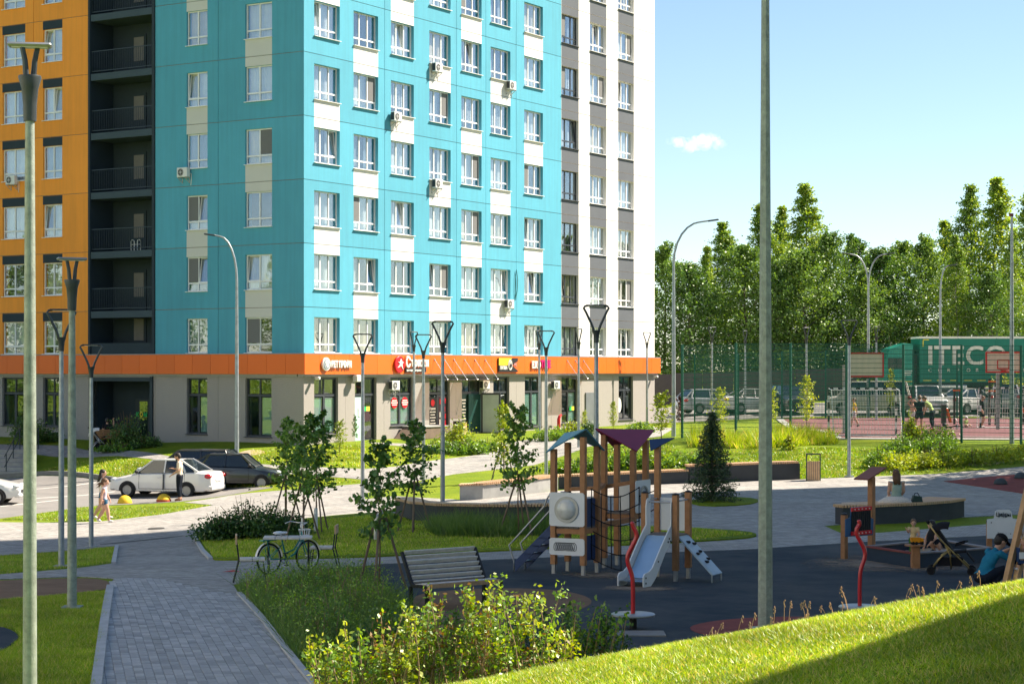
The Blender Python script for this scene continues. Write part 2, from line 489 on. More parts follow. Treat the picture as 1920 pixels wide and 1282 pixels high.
# ------------------------------------------------------------------ paved and rubber surfaces, draped over the terrain
def paver_mat(name, base, lw=.2, lh=.1, ang=0.0, dark=.55, var=.25):
    m = bpy.data.materials.new(name); MATS[name] = m
    m.use_nodes = True; nt = m.node_tree; N = nt.nodes; L = nt.links; b = N['Principled BSDF']
    b.inputs['Roughness'].default_value = .82; b.inputs['Specular IOR Level'].default_value = .25
    tc = N.new('ShaderNodeTexCoord'); mp = N.new('ShaderNodeMapping'); mp.inputs['Rotation'].default_value = (0, 0, ang)
    L.new(tc.outputs['Object'], mp.inputs[0])
    br = N.new('ShaderNodeTexBrick'); br.inputs['Scale'].default_value = 1.0
    br.inputs['Brick Width'].default_value = lw; br.inputs['Row Height'].default_value = lh; br.inputs['Mortar Size'].default_value = .008
    br.inputs['Color1'].default_value = (*[c * (1 - var) for c in base], 1); br.inputs['Color2'].default_value = (*[c * (1 + var) for c in base], 1)
    br.inputs['Mortar'].default_value = (*[c * dark for c in base], 1); br.inputs['Mortar Smooth'].default_value = .3
    L.new(mp.outputs[0], br.inputs['Vector'])
    n = N.new('ShaderNodeTexNoise'); n.inputs['Scale'].default_value = .5; n.inputs['Detail'].default_value = 8; n.inputs['Roughness'].default_value = .7
    L.new(tc.outputs['Object'], n.inputs['Vector'])
    r = N.new('ShaderNodeValToRGB'); e = r.color_ramp.elements; e[0].position = .3; e[1].position = .7; e[0].color = (.78, .78, .79, 1); e[1].color = (1.12, 1.1, 1.06, 1)
    L.new(n.outputs['Fac'], r.inputs[0])
    mu = N.new('ShaderNodeMix'); mu.data_type = 'RGBA'; mu.blend_type = 'MULTIPLY'; mu.inputs[0].default_value = 1
    L.new(br.outputs['Color'], mu.inputs[6]); L.new(r.outputs[0], mu.inputs[7]); L.new(mu.outputs[2], b.inputs['Base Color'])
    bp = N.new('ShaderNodeBump'); bp.inputs['Strength'].default_value = .5; bp.inputs['Distance'].default_value = .01; bp.invert = True
    L.new(br.outputs['Fac'], bp.inputs['Height']); L.new(bp.outputs[0], b.inputs['Normal'])
    return m

def poly_px(pts): return [G(*p) for p in pts]
def smooth_poly(P, it=1):
    for _ in range(it):
        Q = []
        for i in range(len(P)):
            a, b = P[i], P[(i + 1) % len(P)]
            Q += [a * .75 + b * .25, a * .25 + b * .75]
        P = Q
    return P
def drape(name, poly, mat, off, cell=1.0, skirt=.12):
    """polygon (world xy) cut on a grid and laid on the terrain, with a skirt down its edge"""
    bm = bmesh.new()
    vs = [bm.verts.new((p[0], p[1], 0)) for p in poly]
    f = bm.faces.new(vs)
    if f.normal.z < 0: bmesh.ops.reverse_faces(bm, faces=[f])
    bmesh.ops.triangulate(bm, faces=bm.faces[:])
    x0 = min(p[0] for p in poly); x1 = max(p[0] for p in poly); y0 = min(p[1] for p in poly); y1 = max(p[1] for p in poly)
    for k in range(int(x0 // cell), int(x1 // cell) + 1):
        bmesh.ops.bisect_plane(bm, geom=bm.verts[:] + bm.edges[:] + bm.faces[:], plane_co=(k * cell + .013, 0, 0), plane_no=(1, 0, 0), dist=1e-5)
    for k in range(int(y0 // cell), int(y1 // cell) + 1):
        bmesh.ops.bisect_plane(bm, geom=bm.verts[:] + bm.edges[:] + bm.faces[:], plane_co=(0, k * cell + .017, 0), plane_no=(0, 1, 0), dist=1e-5)
    bm.verts.ensure_lookup_table()
    co = np.array([v.co[:2] for v in bm.verts])
    z = gza(co[:, 0], co[:, 1]) + off
    for v, h in zip(bm.verts, z): v.co.z = h
    be = [e for e in bm.edges if len(e.link_faces) == 1]
    r = bmesh.ops.extrude_edge_only(bm, edges=be)
    for v in r['geom']:
        if isinstance(v, bmesh.types.BMVert): v.co.z -= skirt
    bmesh.ops.recalc_face_normals(bm, faces=bm.faces[:])
    me = bpy.data.meshes.new(name); bm.to_mesh(me); bm.free()
    me.materials.append(mat)
    o = bpy.data.objects.new(name, me); COL.objects.link(o)
    if sum(p.normal.z * p.area for p in me.polygons) < 0: me.flip_normals()
    return struct(o)

PAVE = paver_mat("plaza_pavers", (.34, .325, .305), .2, .1, R(20))
PAVE_PATH = paver_mat("path_pavers", (.36, .355, .345), .1, .2, R(13), dark=.6, var=.2)
ASPH = M("asphalt", (.19, .18, .17), .9, .12, 1.2, .5, 60, col2=(.24, .225, .21), dirt=.35)
RUB_BLUE = M("rubber_blue", (.022, .038, .055), .95, .1, .5, .6, 90, col2=(.085, .092, .096), spec=.15, dirt=.4)
RUB_BROWN = M("rubber_brown", (.19, .115, .07), .95, .1, 1.5, .5, 90, col2=(.24, .15, .095), spec=.15)
RUB_RED = M("rubber_red", (.20, .055, .05), .95, .1, 1.5, .5, 90, col2=(.27, .08, .07), spec=.15)
COURT = M("court_rubber", (.15, .070, .075), .95, .1, .8, .4, 70, col2=(.20, .095, .095), spec=.15)
CONC = M("concrete", (.36, .35, .33), .85, .15, 3, .3, 50, dirt=.3)
KERB = M("kerb_concrete", (.42, .42, .42), .85, .12, 3, .3, 60, dirt=.3)
KERB_D = M("kerb_dark", (.20, .195, .19), .85, .15, 3, .3, 60, dirt=.3)
SAND = M("sand", (.40, .29, .19), .95, .12, 3, .4, 70)

def dust_mat():
    m = M("dusty_rubber", (.20, .16, .125), .95, .1, 2, .4, 90, col2=(.34, .265, .20), spec=.1); N = m.node_tree.nodes; L = m.node_tree.links
    tc = N.new('ShaderNodeTexCoord'); vm = N.new('ShaderNodeVectorMath'); vm.operation = 'DISTANCE'; vm.inputs[1].default_value = (.5, .5, .5)
    sp = N.new('ShaderNodeVectorMath'); sp.operation = 'MULTIPLY'; sp.inputs[1].default_value = (1, 1, 0); L.new(tc.outputs['Generated'], sp.inputs[0]); vm.inputs[1].default_value = (.5, .5, 0)
    L.new(sp.outputs[0], vm.inputs[0])
    fa = N.new('ShaderNodeMapRange'); fa.inputs[1].default_value = .5; fa.inputs[2].default_value = .12; fa.inputs[3].default_value = -.2; fa.inputs[4].default_value = .85; L.new(vm.outputs['Value'], fa.inputs[0])
    n = N.new('ShaderNodeTexNoise'); n.inputs['Scale'].default_value = 2.2; n.inputs['Detail'].default_value = 9; n.inputs['Roughness'].default_value = .75; L.new(tc.outputs['Object'], n.inputs['Vector'])
    r = N.new('ShaderNodeMapRange'); r.inputs[1].default_value = .35; r.inputs[2].default_value = .7; r.inputs[3].default_value = -.2; r.inputs[4].default_value = .6; L.new(n.outputs['Fac'], r.inputs[0])
    ad = N.new('ShaderNodeMath'); ad.operation = 'ADD'; ad.use_clamp = True; L.new(fa.outputs[0], ad.inputs[0]); L.new(r.outputs[0], ad.inputs[1])
    L.new(ad.outputs[0], N['Principled BSDF'].inputs['Alpha'])
    return m
DUST = dust_mat()
asphalt = drape("asphalt_lot", poly_px([(-90, 897), (60, 893), (250, 909), (420, 911), (500, 908), (512, 914), (470, 921), (330, 941), (180, 948), (0, 972), (-90, 982)]), ASPH, .016)
plaza_left = drape("plaza_pavement", poly_px([(-90, 990), (0, 979), (100, 980), (185, 978), (300, 965), (400, 947), (345, 942), (430, 929), (470, 924), (560, 917), (679, 907), (683, 899), (637, 895), (492, 882), (380, 872), (170, 857), (60, 850), (-60, 846),
    (-60, 832), (60, 834), (130, 836), (175, 846), (330, 858), (460, 868), (560, 874), (685, 879), (741, 875), (907, 851), (860, 845), (700, 832), (690, 829), (905, 835), (1010, 822), (1100, 812), (1225, 800), (1262, 803), (1240, 818), (1100, 838), (1000, 872), (850, 889), (741, 909), (673, 928), (685, 936), (740, 930), (862, 937), (905, 936),
    (1030, 922), (1100, 914), (1290, 906), (1500, 899), (1620, 894), (1750, 889), (1960, 871), (2060, 880), (2060, 962), (1900, 965), (1800, 970), (1620, 980), (1545, 986), (1575, 999), (1650, 999), (1850, 983), (2060, 974), (2060, 994), (1796, 1007), (1616, 1016), (1400, 1030), (1200, 1038), (960, 1048), (720, 1057), (620, 1066), (540, 1086), (470, 1090), (437, 1096), (448, 1114),
    (395, 1110), (300, 1085), (214, 1085), (150, 1081), (0, 1086), (-90, 1092), (-90, 1084), (0, 1077), (150, 1065), (213, 1056), (219, 1023), (0, 1041), (-90, 1052)]), PAVE, .012)
# lawn islands set into the pavement
def lawn(name, pts, off=.05, it=1):
    o = drape(name, smooth_poly(poly_px(pts), it), LAWN, off)
    return o
lawn_island = lawn("lawn_island", [(366, 1008), (372, 1000), (440, 990), (560, 975), (650, 966), (735, 961), (760, 976), (900, 984), (1040, 983), (1150, 988), (1300, 992), (1400, 998), (1424, 1005), (1400, 1011), (1300, 1017), (1100, 1027), (960, 1033), (800, 1041), (660, 1047), (430, 1052), (395, 1051), (380, 1035)])
lawn_bench = None
lawn_fir = lawn("lawn_fir", [(1285, 942), (1330, 934), (1400, 934), (1428, 940), (1400, 948), (1320, 951)])
# main path
PL = [(180, 1290), (194, 1180), (208, 1093), (214, 1084), (300, 1085), (395, 1110), (448, 1114), (493, 1163), (530, 1212), (592, 1290)]
path_poly = [G(*p) for p in PL]
path = drape("path_bed", path_poly, PAVE_PATH, .006)
rub_brown = drape("rubber_patch_brown", smooth_poly(poly_px([(-90, 1094), (0, 1089), (150, 1084), (198, 1088), (207, 1096), (205, 1107), (0, 1126), (-90, 1135)])), RUB_BROWN, .018)
rub_dark = drape("rubber_patch_dark", smooth_poly(poly_px([(-60, 1176), (0, 1175), (25, 1184), (37, 1196), (20, 1210), (0, 1222), (-60, 1235)])), RUB_BLUE, .018)
play = drape("playground_rubber", poly_px([(690, 1064), (720, 1058), (960, 1049), (1200, 1039), (1400, 1031), (1616, 1017), (1796, 1008), (2060, 995)]) + [Vector((17, 33, 0)), Vector((17, 25.5, 0)), Vector((4, 25.0, 0)), Vector((1.0, 25.6, 0)), Vector((-1, 28.5, 0)), Vector((-2.6, 31.5, 0)), Vector((-2.9, 36, 0))], RUB_BLUE, .020)
blob1 = drape("rubber_spot_brown", smooth_poly(poly_px([(760, 1118), (860, 1106), (960, 1104), (1060, 1108), (1118, 1126), (1090, 1146), (1000, 1165), (900, 1178), (790, 1180)]), 2), RUB_BROWN, .026)
blob2 = drape("rubber_spot_red", smooth_poly(poly_px([(1280, 1180), (1330, 1166), (1430, 1158), (1540, 1158), (1600, 1170), (1600, 1192), (1500, 1203), (1350, 1200)]), 2), RUB_RED, .026)
dust1 = drape("sand_spill", smooth_poly(poly_px([(1100, 1106), (1160, 1098), (1260, 1098), (1300, 1104), (1230, 1110), (1140, 1112)]), 2), DUST, .026, skirt=.001)
dust2 = drape("sand_spill", smooth_poly(poly_px([(1490, 1058), (1560, 1042), (1640, 1040), (1720, 1058), (1850, 1056), (1880, 1066), (1780, 1078), (1600, 1074), (1500, 1072)]), 2), DUST, .026, skirt=.001)
dust3 = drape("sand_spill", smooth_poly(poly_px([(1020, 1078), (1100, 1070), (1220, 1072), (1300, 1080), (1200, 1088), (1080, 1088)]), 2), DUST, .026, skirt=.001)
rub_red = drape("rubber_field_red", poly_px([(1770, 903), (1860, 894), (1960, 886), (2040, 890), (2040, 948), (1920, 926), (1850, 915)]), RUB_RED, .030)
court = drape("court", [(14.0, 82.6, 0), (32, 80.9, 0), (44, 80.9, 0), (44, 112, 0), (15.6, 112, 0), (14.3, 95, 0)], COURT, .03)
court_edge = drape("court_edging", [(13.6, 82.1, 0), (32, 80.3, 0), (44, 80.3, 0), (44, 80.9, 0), (32, 80.9, 0), (14.0, 82.6, 0), (14.3, 95, 0), (15.6, 112, 0), (15.2, 112, 0), (13.9, 95, 0)], CONC, .05)
road = drape("back_road", [(-10, 113.5, 0), (12, 113.6, 0), (60, 113.2, 0), (60, 125, 0), (12, 125.5, 0), (-10, 126, 0)], ASPH, .02, cell=2)
road2 = drape("truck_road", [(0, 128.5, 0), (75, 127, 0), (75, 136, 0), (0, 137.5, 0)], ASPH, .02, cell=2)
yellow = M("line_white", (.62, .6, .56), .8, .1, 8)
for (a, b) in (((15.5, 97.3), (43, 95.6)), ((14.6, 83.4), (43, 81.8))):
    A = Vector((*a, 0)); B = Vector((*b, 0)); n_ = Vector((-(B - A).y, (B - A).x, 0)).normalized() * .05
    drape("court_line", [A - n_, B - n_, B + n_, A + n_], yellow, .037, cell=1.0, skirt=.003)
for (pa, pb) in (((60, 935), (215, 922)), ((20, 920), (180, 905)), ((0, 950), (110, 938))):
    A = G(*pa); B = G(*pb); n_ = Vector((-(B - A).y, (B - A).x, 0)).normalized() * .05
    drape("parking_line", [A - n_, B - n_, B + n_, A + n_], yellow, .021, skirt=.003)

# kerbs: stones laid end to end along a pixel polyline
def kerb_run(name, pts, mat, w=.1, h=.09, step=1.0, side=0.0):
    P = [G(*p) if not isinstance(p, Vector) else p for p in pts]
    root = empty(name, P[0]); root['kind'] = 'structure'
    seg = [(P[i], P[i + 1]) for i in range(len(P) - 1)]
    for a, b in seg:
        Lh = math.hypot(b.x - a.x, b.y - a.y); n = max(1, round(Lh / step))
        for k in range(n):
            p = a.lerp(b, k / n); q = a.lerp(b, (k + 1) / n)
            p = Vector((p.x, p.y, gzf(p.x, p.y) + h - .1)); q = Vector((q.x, q.y, gzf(q.x, q.y) + h - .1))
            dq = (q - p) * .004
            mb = MB(); mb.beam(p + dq - P[0], q - dq - P[0], w, .2)
            mb.build("kerb_stone", mat, root)
    return root
kerb_run("kerb_path_west", [(180, 1290), (194, 1180), (207, 1100)], KERB, .13, .05)
kerb_run("kerb_path_east", [(592, 1290), (530, 1212), (493, 1163), (448, 1114)], KERB, .09, .05)
kerb_run("kerb_lawn_west", [(213, 1057), (219, 1024)], KERB, .1, .05)
kerb_run("kerb_island", [(395, 1050), (380, 1035), (366, 1008)], KERB, .1, .07)
kerb_run("kerb_lot", [(-90, 895), (60, 891), (250, 907), (420, 909), (505, 906)], KERB_D, .16, .17)

# path pavers: the nearest 300 as stones of their own, the rest one sheet of stones
def inside(x, y, P):
    c = False; j = len(P) - 1
    for i in range(len(P)):
        if ((P[i].y > y) != (P[j].y > y)) and (x < (P[j].x - P[i].x) * (y - P[i].y) / (P[j].y - P[i].y) + P[i].x): c = not c
        j = i
    return c
PSTONE = [M("paver_stone_%d" % i, c, .85, .1, 6, .3, 120) for i, c in enumerate([(.38, .37, .36), (.32, .315, .305), (.45, .435, .42)])]
pd = Vector((-6.4, 27.5, 0)).normalized(); pn = Vector((pd.y, -pd.x, 0))
stones = []
o0 = Vector((-5.2, 23.2, 0))
W_, L_ = .12, .24
for r in range(-30, 40):
    for q in range(-4, 110):
        c = o0 + pn * ((r + .5) * W_) + pd * ((q + (.5 if r % 2 else 0) + .25 * ((r * 7) % 3)) * L_)
        if c.y > 47 or not inside(c.x, c.y, path_poly): continue
        stones.append((c.y, c.x))
stones.sort()
sm = [MB().box((0, 0, 0), (L_ - .006, W_ - .006, .06), 0, bev=.006).mesh("paver", [m]) for m in PSTONE]
ang = math.atan2(pd.y, pd.x)
def slope_rot(x, y):
    e = .3
    nx_ = -(gzf(x + e, y) - gzf(x - e, y)) / (2 * e); ny_ = -(gzf(x, y + e) - gzf(x, y - e)) / (2 * e)
    return Vector((nx_, ny_, 1)).normalized()
cnt = 0
rest = MB()
vis = [s for s in stones if s[0] > 23.0]
for (y, x) in vis:
    nrm = slope_rot(x, y)
    T = Matrix.Translation((x, y, gzf(x, y) - .018 + random.uniform(-.0025, .0025))) @ nrm.to_track_quat('Z', 'Y').to_matrix().to_4x4() 
    ax = Vector((pd.x, pd.y, 0)); ax = (ax - nrm * ax.dot(nrm)).normalized(); ay = nrm.cross(ax)
    T = Matrix(((ax.x, ay.x, nrm.x, x), (ax.y, ay.y, nrm.y, y), (ax.z, ay.z, nrm.z, gzf(x, y) - .014 + random.uniform(-.003, .003)), (0, 0, 0, 1)))
    k = random.choice((0, 0, 1, 2))
    if cnt < 300:
        o = bpy.data.objects.new("paver", sm[k]); COL.objects.link(o); o.parent = path; o.matrix_local = T
        cnt += 1
    else:
        hx, hy2 = (L_ - .006) / 2, (W_ - .006) / 2
        rest.add([(-hx, -hy2, .03), (hx, -hy2, .03), (hx, hy2, .03), (-hx, hy2, .03), (-hx, -hy2, -.02), (hx, -hy2, -.02), (hx, hy2, -.02), (-hx, hy2, -.02)],
                 [(0, 1, 2, 3), (4, 5, 1, 0), (5, 6, 2, 1), (6, 7, 3, 2), (7, 4, 0, 3)], k, T)
ro = rest.build("paver_field", PSTONE, path); ro['kind'] = 'stuff'
# ------------------------------------------------------------------ the apartment block
BX, BY = -9.30, 86.9
TX, TY = .526, .8505
PHI = math.atan2(TY, TX)
HS = 2.85                                  # storey height
J1 = CZ + (HY - 575.0) / 42.0              # first panel joint above the shop band
def fr(px):
    k = (px - CX) / FPX; return (k * BY - BX) / (TX - TY * k)
def fl(px):
    k = (px - CX) / FPX; return (BX - BY * k) / (TY + TX * k)
def fr_d(px): return BY + TY * fr(px)
def fl_d(px): return BY + TX * fl(px)
LR = fr(1227.5)
BAND_T, BAND_B = 5.74, 4.81
NROW = 8                                   # storeys with windows built (more are above the frame)
ROOF = J1 + HS * 12

bld = empty("apartment_building", (BX, BY, 0), PHI, "tall apartment block with turquoise, orange and white panel facades above a shop floor", "building")

TEAL = M("paint_turquoise", (.095, .375, .495), .75, .05, .35, .15, 200, spec=.25, dirt=.12, streak=.28, objvar=.05)
ORANGE = M("paint_orange", (.95, .345, .05), .75, .05, .35, .15, 200, spec=.25, dirt=.1, streak=.25, objvar=.05)
WHITE = M("paint_white", (.74, .72, .68), .75, .03, .6, .15, 200, spec=.25, dirt=.08, streak=.2, objvar=.03)
WHITE_SHADED = M("paint_white_shaded", (.60, .59, .55), .75, .03, .6, .15, 200, spec=.25)  # greyed copy of the white, shade put into the shaded facade's infills
GRAPH = M("paint_graphite", (.105, .115, .13), .7, .06, .8, .15, 200, spec=.3)
NAVY = M("paint_dark_blue", (.030, .045, .058), .75, .08, .8, .1, 200, spec=.25)
JOINT = M("panel_joint_seal", (.30, .24, .19), .9, .2, 6)
STONE = M("ground_floor_render", (.29, .265, .245), .9, .14, 24, .9, 28, col2=(.43, .395, .365), spec=.2)
FASCIA = M("fascia_orange", (.80, .145, .010), .38, .03, .5, 0, spec=.45, objvar=.06)
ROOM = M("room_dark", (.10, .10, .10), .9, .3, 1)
PVC = M("window_frame_white", (.80, .80, .79), .35, .03, 3, spec=.45)
PVCD = M("window_frame_dark", (.045, .05, .058), .4, .08, 3, spec=.45)
GLASS = glassmat("window_glass", (.92, .95, .96), .10)
GLASS_SHOP = glassmat("shop_glass", (.80, .88, .86), .10)
FROST = M("frosted_film", (.52, .66, .62), .5, .06, 1.5)
CURT = [M("curtain_%d" % i, c, .9, .08, 3) for i, c in enumerate([(.74, .74, .72), (.58, .61, .63), (.66, .58, .46), (.30, .36, .42)])]

def P3(face, u, out, z): return (u, -out, z) if face == 'R' else (-out, u, z)

def panel(face, u0, u1, z0, z1, mats, zones, holes, parent, name="wall_panel", gap=.013, depth=.16, th=.05):
    """facade panel with window openings; zones = [(u0,u1,z0,z1,slot)], slot 0 is the field colour"""
    u0 += gap; u1 -= gap; z0 += gap; z1 -= gap
    us = {u0, u1}; zs = {z0, z1}
    cl = lambda a, lo, hi: max(lo, min(hi, a))
    hs = []
    for (a, b, c, d) in holes:
        if b <= u0 or a >= u1 or d <= z0 or c >= z1: continue
        hs.append((a, b, c, d)); us |= {cl(a, u0, u1), cl(b, u0, u1)}; zs |= {cl(c, z0, z1), cl(d, z0, z1)}
    for (a, b, c, d, s) in zones:
        if b <= u0 or a >= u1 or d <= z0 or c >= z1: continue
        us |= {cl(a, u0, u1), cl(b, u0, u1)}; zs |= {cl(c, z0, z1), cl(d, z0, z1)}
    us = sorted(us); zs = sorted(zs)
    def slot(u, z):
        for (a, b, c, d, s) in zones:
            if a <= u <= b and c <= z <= d: return s
        return 0
    mb = MB()
    for i in range(len(us) - 1):
        for j in range(len(zs) - 1):
            if us[i + 1] - us[i] < 1e-5 or zs[j + 1] - zs[j] < 1e-5: continue
            um, zm = (us[i] + us[i + 1]) / 2, (zs[j] + zs[j + 1]) / 2
            if any(a < um < b and c < zm < d for (a, b, c, d) in hs): continue
            mb.quad(P3(face, us[i], 0, zs[j]), P3(face, us[i + 1], 0, zs[j]), P3(face, us[i + 1], 0, zs[j + 1]), P3(face, us[i], 0, zs[j + 1]), slot(um, zm))
    for (a, b, c, d) in ((u0, u0, z0, z1), (u1, u1, z0, z1)):
        mb.quad(P3(face, a, 0, c), P3(face, a, -th, c), P3(face, a, -th, d), P3(face, a, 0, d), 0)
    for z in (z0, z1): mb.quad(P3(face, u0, 0, z), P3(face, u1, 0, z), P3(face, u1, -th, z), P3(face, u0, -th, z), 0)
    for (a, b, c, d) in hs:
        for u in (a, b): mb.quad(P3(face, u, 0, c), P3(face, u, -depth - .3, c), P3(face, u, -depth - .3, d), P3(face, u, 0, d), 0)
        for z in (c, d): mb.quad(P3(face, a, 0, z), P3(face, b, 0, z), P3(face, b, -depth - .3, z), P3(face, a, -depth - .3, z), 0)
    return mb.build(name, mats, parent)

# ---- window kits, shared meshes
def frame_mesh(w, h, cols, lower, t=.055, mat=PVC, dep=.07):
    mb = MB(); T_ = .07
    mb.box((w / 2, 0, t / 2), (w, dep, t)); mb.box((w / 2, 0, h - t / 2), (w, dep, t))
    mb.box((t / 2, 0, h / 2), (t, dep, h - 2 * t)); mb.box((w - t / 2, 0, h / 2), (t, dep, h - 2 * t))
    if lower: mb.box((w / 2, 0, lower), (w - 2 * t, dep * .96, T_))
    for i in range(1, cols):
        mb.box((w * i / cols, 0, h / 2), (T_, dep * .9, h - 2 * t))
    return mb.mesh("window_frame", [mat])
def pane_mesh(w, h, name="pane", mat=GLASS): return MB().box((w / 2, 0, h / 2), (w, .012, h)).mesh(name, [mat])
def curtain_mesh(w, h, mat, n=22, amp=.035):
    vs = []; fs = []
    for i in range(n + 1):
        x = w * i / n; y = amp * math.sin(i * 1.9 + 2.1 * math.sin(i * .37))
        vs += [(x, y, 0), (x, y, h)]
    for i in range(n): fs.append((2 * i, 2 * i + 2, 2 * i + 3, 2 * i + 1))
    return MB().add(vs, fs).mesh("curtain", [mat], True)
def blind_mesh(w, h, mat):
    mb = MB(); n = int(h / .07)
    for i in range(n): mb.box((w / 2, 0, h - .035 - i * .07), (w, .008, .055))
    return mb.mesh("blind", [mat])
def sash_mesh(w, h, mat):
    mb = MB(); t = .05
    mb.box((w / 2, 0, t / 2), (w, .05, t)); mb.box((w / 2, 0, h - t / 2), (w, .05, t))
    mb.box((t / 2, 0, h / 2), (t, .05, h - 2 * t)); mb.box((w - t / 2, 0, h / 2), (t, .05, h - 2 * t))
    return mb.mesh("open_sash", [mat])
_kit = {}
def kit(w, h, cols, mat):
    key = (round(w, 2), round(h, 2), cols, mat.name)
    if key in _kit: return _kit[key]
    low = h * .24; cw = w / cols
    K = dict(frame=frame_mesh(w, h, cols, low, mat=mat), pane=pane_mesh(cw - .07, h - low - .09), lowp=pane_mesh(w - .11, low - .09, "lower_pane"), low=low, cw=cw,
             cur=[curtain_mesh(cw * 1.02, h * .98, c) for c in CURT], curw=[curtain_mesh(w * .98, h * .98, c, 44) for c in CURT], bl=blind_mesh(cw - .08, h * .75, CURT[0]),
             sash=sash_mesh(cw - .05, h - low - .05, mat), sill=MB().box((w / 2, 0, 0), (w + .06, .2, .025)).mesh("sill", [PVC if mat is PVC else GRAPH]),
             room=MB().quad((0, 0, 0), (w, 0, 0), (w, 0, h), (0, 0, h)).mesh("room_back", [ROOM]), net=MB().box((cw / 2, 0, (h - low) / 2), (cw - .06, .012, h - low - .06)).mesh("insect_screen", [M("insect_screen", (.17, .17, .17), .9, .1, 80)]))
    _kit[key] = K
    return K
wr = random.Random(11)
def window(face, u0, z0, w, h, cols, mat=PVC, set_in=.13, bright=False):
    """window frame with its panes, curtain and sill; local x along the facade"""
    K = kit(w, h, cols, mat)
    o = bpy.data.objects.new("window", K['frame']); COL.objects.link(o); o.parent = bld
    if face == 'R': o.location = (u0, set_in, z0)
    else: o.location = (set_in, u0 + w, z0); o.rotation_euler = (0, 0, -PI / 2)
    opened = wr.choice(range(cols)) if wr.random() < .28 else -1
    for i in range(cols):
        x = i * K['cw'] + .035
        if i == opened:
            inst("open_sash", K['sash'], o, (i * K['cw'] + .025, .02, K['low'] + .02), (R(-7), 0, 0))
            inst("pane", K['pane'], o, (x, .03, K['low'] + .04), (R(-7), 0, 0))
        else:
            inst("pane", K['pane'], o, (x, 0, K['low'] + .04))
    inst("lower_pane", K['lowp'], o, (.055, 0, .045))
    inst("sill", K['sill'], o, (0, -.12 - (set_in - .13), -.012))
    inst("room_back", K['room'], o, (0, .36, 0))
    q = wr.random()
    if q < .48: inst("curtain", K['curw'][wr.choice((0, 0, 1, 2))], o, (.02, .2, .01))
    elif q < .74:
        c = wr.choice((0, 0, 1, 2, 3)); inst("curtain", K['cur'][c], o, (.02, .2, .01))
        inst("curtain", K['cur'][c], o, ((cols - 1) * K['cw'], .2, .01))
    elif q < .84: inst("curtain", K['cur'][wr.choice((0, 1, 3))], o, (wr.choice(range(cols)) * K['cw'], .2, .01))
    elif q < .92:
        for i in range(cols): inst("blind", K['bl'], o, (i * K['cw'] + .04, .17, h * .22))
    if wr.random() < .13: inst("insect_screen", K['net'], o, (wr.choice((0, cols - 1)) * K['cw'] + .03, -.028, K['low'] + .03))
    return o

def zrow(r): return J1 + HS * (r - 1)          # joint on top of storey r
WT, WB = .155 * HS, .715 * HS                   # window head and sill below the joint
def row_top(r): return zrow(r)
def row_bot(r): return BAND_T if r == 1 else zrow(r - 1)

# ---- sunlit facade (R)
RC = [(589, 637), (663, 709), (733, 776), (805, 845), (865, 903), (920, 957), (983, 1018), (1053, 1085), (1106, 1137), (1159, 1188.5)]
RU = [(fr(a), fr(b)) for a, b in RC]
bays = [0, fr(721), fr(856), fr(911), fr(968), fr(1052.5), fr(1149), LR]
for r in range(1, NROW + 1):
    zt, zb = row_top(r), row_bot(r)
    holes = [(u0, u1, zrow(r) - WB, zrow(r) - WT) for (u0, u1) in RU]
    zones = []
    for c in range(7):                                     # white infill panels join pairs of windows, odd and even columns alternate
        u0, u1 = RU[c]
        up = (r % 2 == 0) if c % 2 == 0 else (r % 2 == 1)  # infill above this storey's window
        if up: zones.append((u0, u1, zrow(r) - WT, zrow(r) + 1, 1))
        elif r > 1: zones.append((u0, u1, zrow(r - 1) - 1, zrow(r) - WB, 1))
    for c in range(7, 10):
        u0, u1 = RU[c]
        zones.append((u0, u1, zrow(r) - WT, zrow(r) + 1, 2))
        if r > 1: zones.append((u0, u1, zb - 1, zrow(r) - WB, 2))
    for b in range(len(bays) - 1):
        main = TEAL if b < 5 else WHITE
        panel('R', bays[b], bays[b + 1], zb, zt, [main, WHITE, GRAPH], zones, holes, bld)
    for c, (u0, u1) in enumerate(RU):
        window('R', u0, zrow(r) - WB, u1 - u0, WB - WT, 3, PVCD if c == 7 else PVC, .19)

# ---- shaded facade (L)
LC = [(510, 460), (389, 350)]; OC = [(116.5, 81), (47, 5)]
LU = [(fl(a), fl(b)) for a, b in LC]; OU = [(fl(a), fl(b)) for a, b in OC]
lb = [0, fl(409), fl(291)]; ob = [fl(166), fl(63), fl(63) + 4.2, fl(63) + 9.5]
OU.append((OU[1][1] + 2.6, OU[1][1] + 4.1))
for r in range(1, NROW + 1):
    zt, zb = row_top(r), row_bot(r)
    holes = [(u0, u1, zrow(r) - WB, zrow(r) - WT) for (u0, u1) in LU + OU]
    zones = []
    for c, (u0, u1) in enumerate(LU):
        up = (r % 2 == 1) if c == 0 else (r % 2 == 0)
        if up: zones.append((u0, u1, zrow(r) - WT, zrow(r) + 1, 1))
        elif r > 1: zones.append((u0, u1, zrow(r - 1) - 1, zrow(r) - WB, 1))
    for (u0, u1) in OU: zones.append((u0 - .02, u1 + .02, zrow(r) - WT, zrow(r) - .02, 2))
    for b in range(2): panel('L', lb[b], lb[b + 1], zb, zt, [TEAL, WHITE_SHADED, NAVY], zones, holes, bld)
    for b in range(3): panel('L', ob[b], ob[b + 1], zb, zt, [ORANGE, WHITE_SHADED, NAVY], zones, holes, bld)
    for (u0, u1) in LU + OU: window('L', u0, zrow(r) - WB, u1 - u0, WB - WT, 2)

# ---- core behind the panels, upper storeys, roof
WD = 22.0; LFT = ob[-1]
core = MB()
zt = zrow(NROW)
def core_strip(face, a, b, z0, z1, out=-.03):
    core.quad(P3(face, a, out, z0), P3(face, b, out, z0), P3(face, b, out, z1), P3(face, a, out, z1), 0)
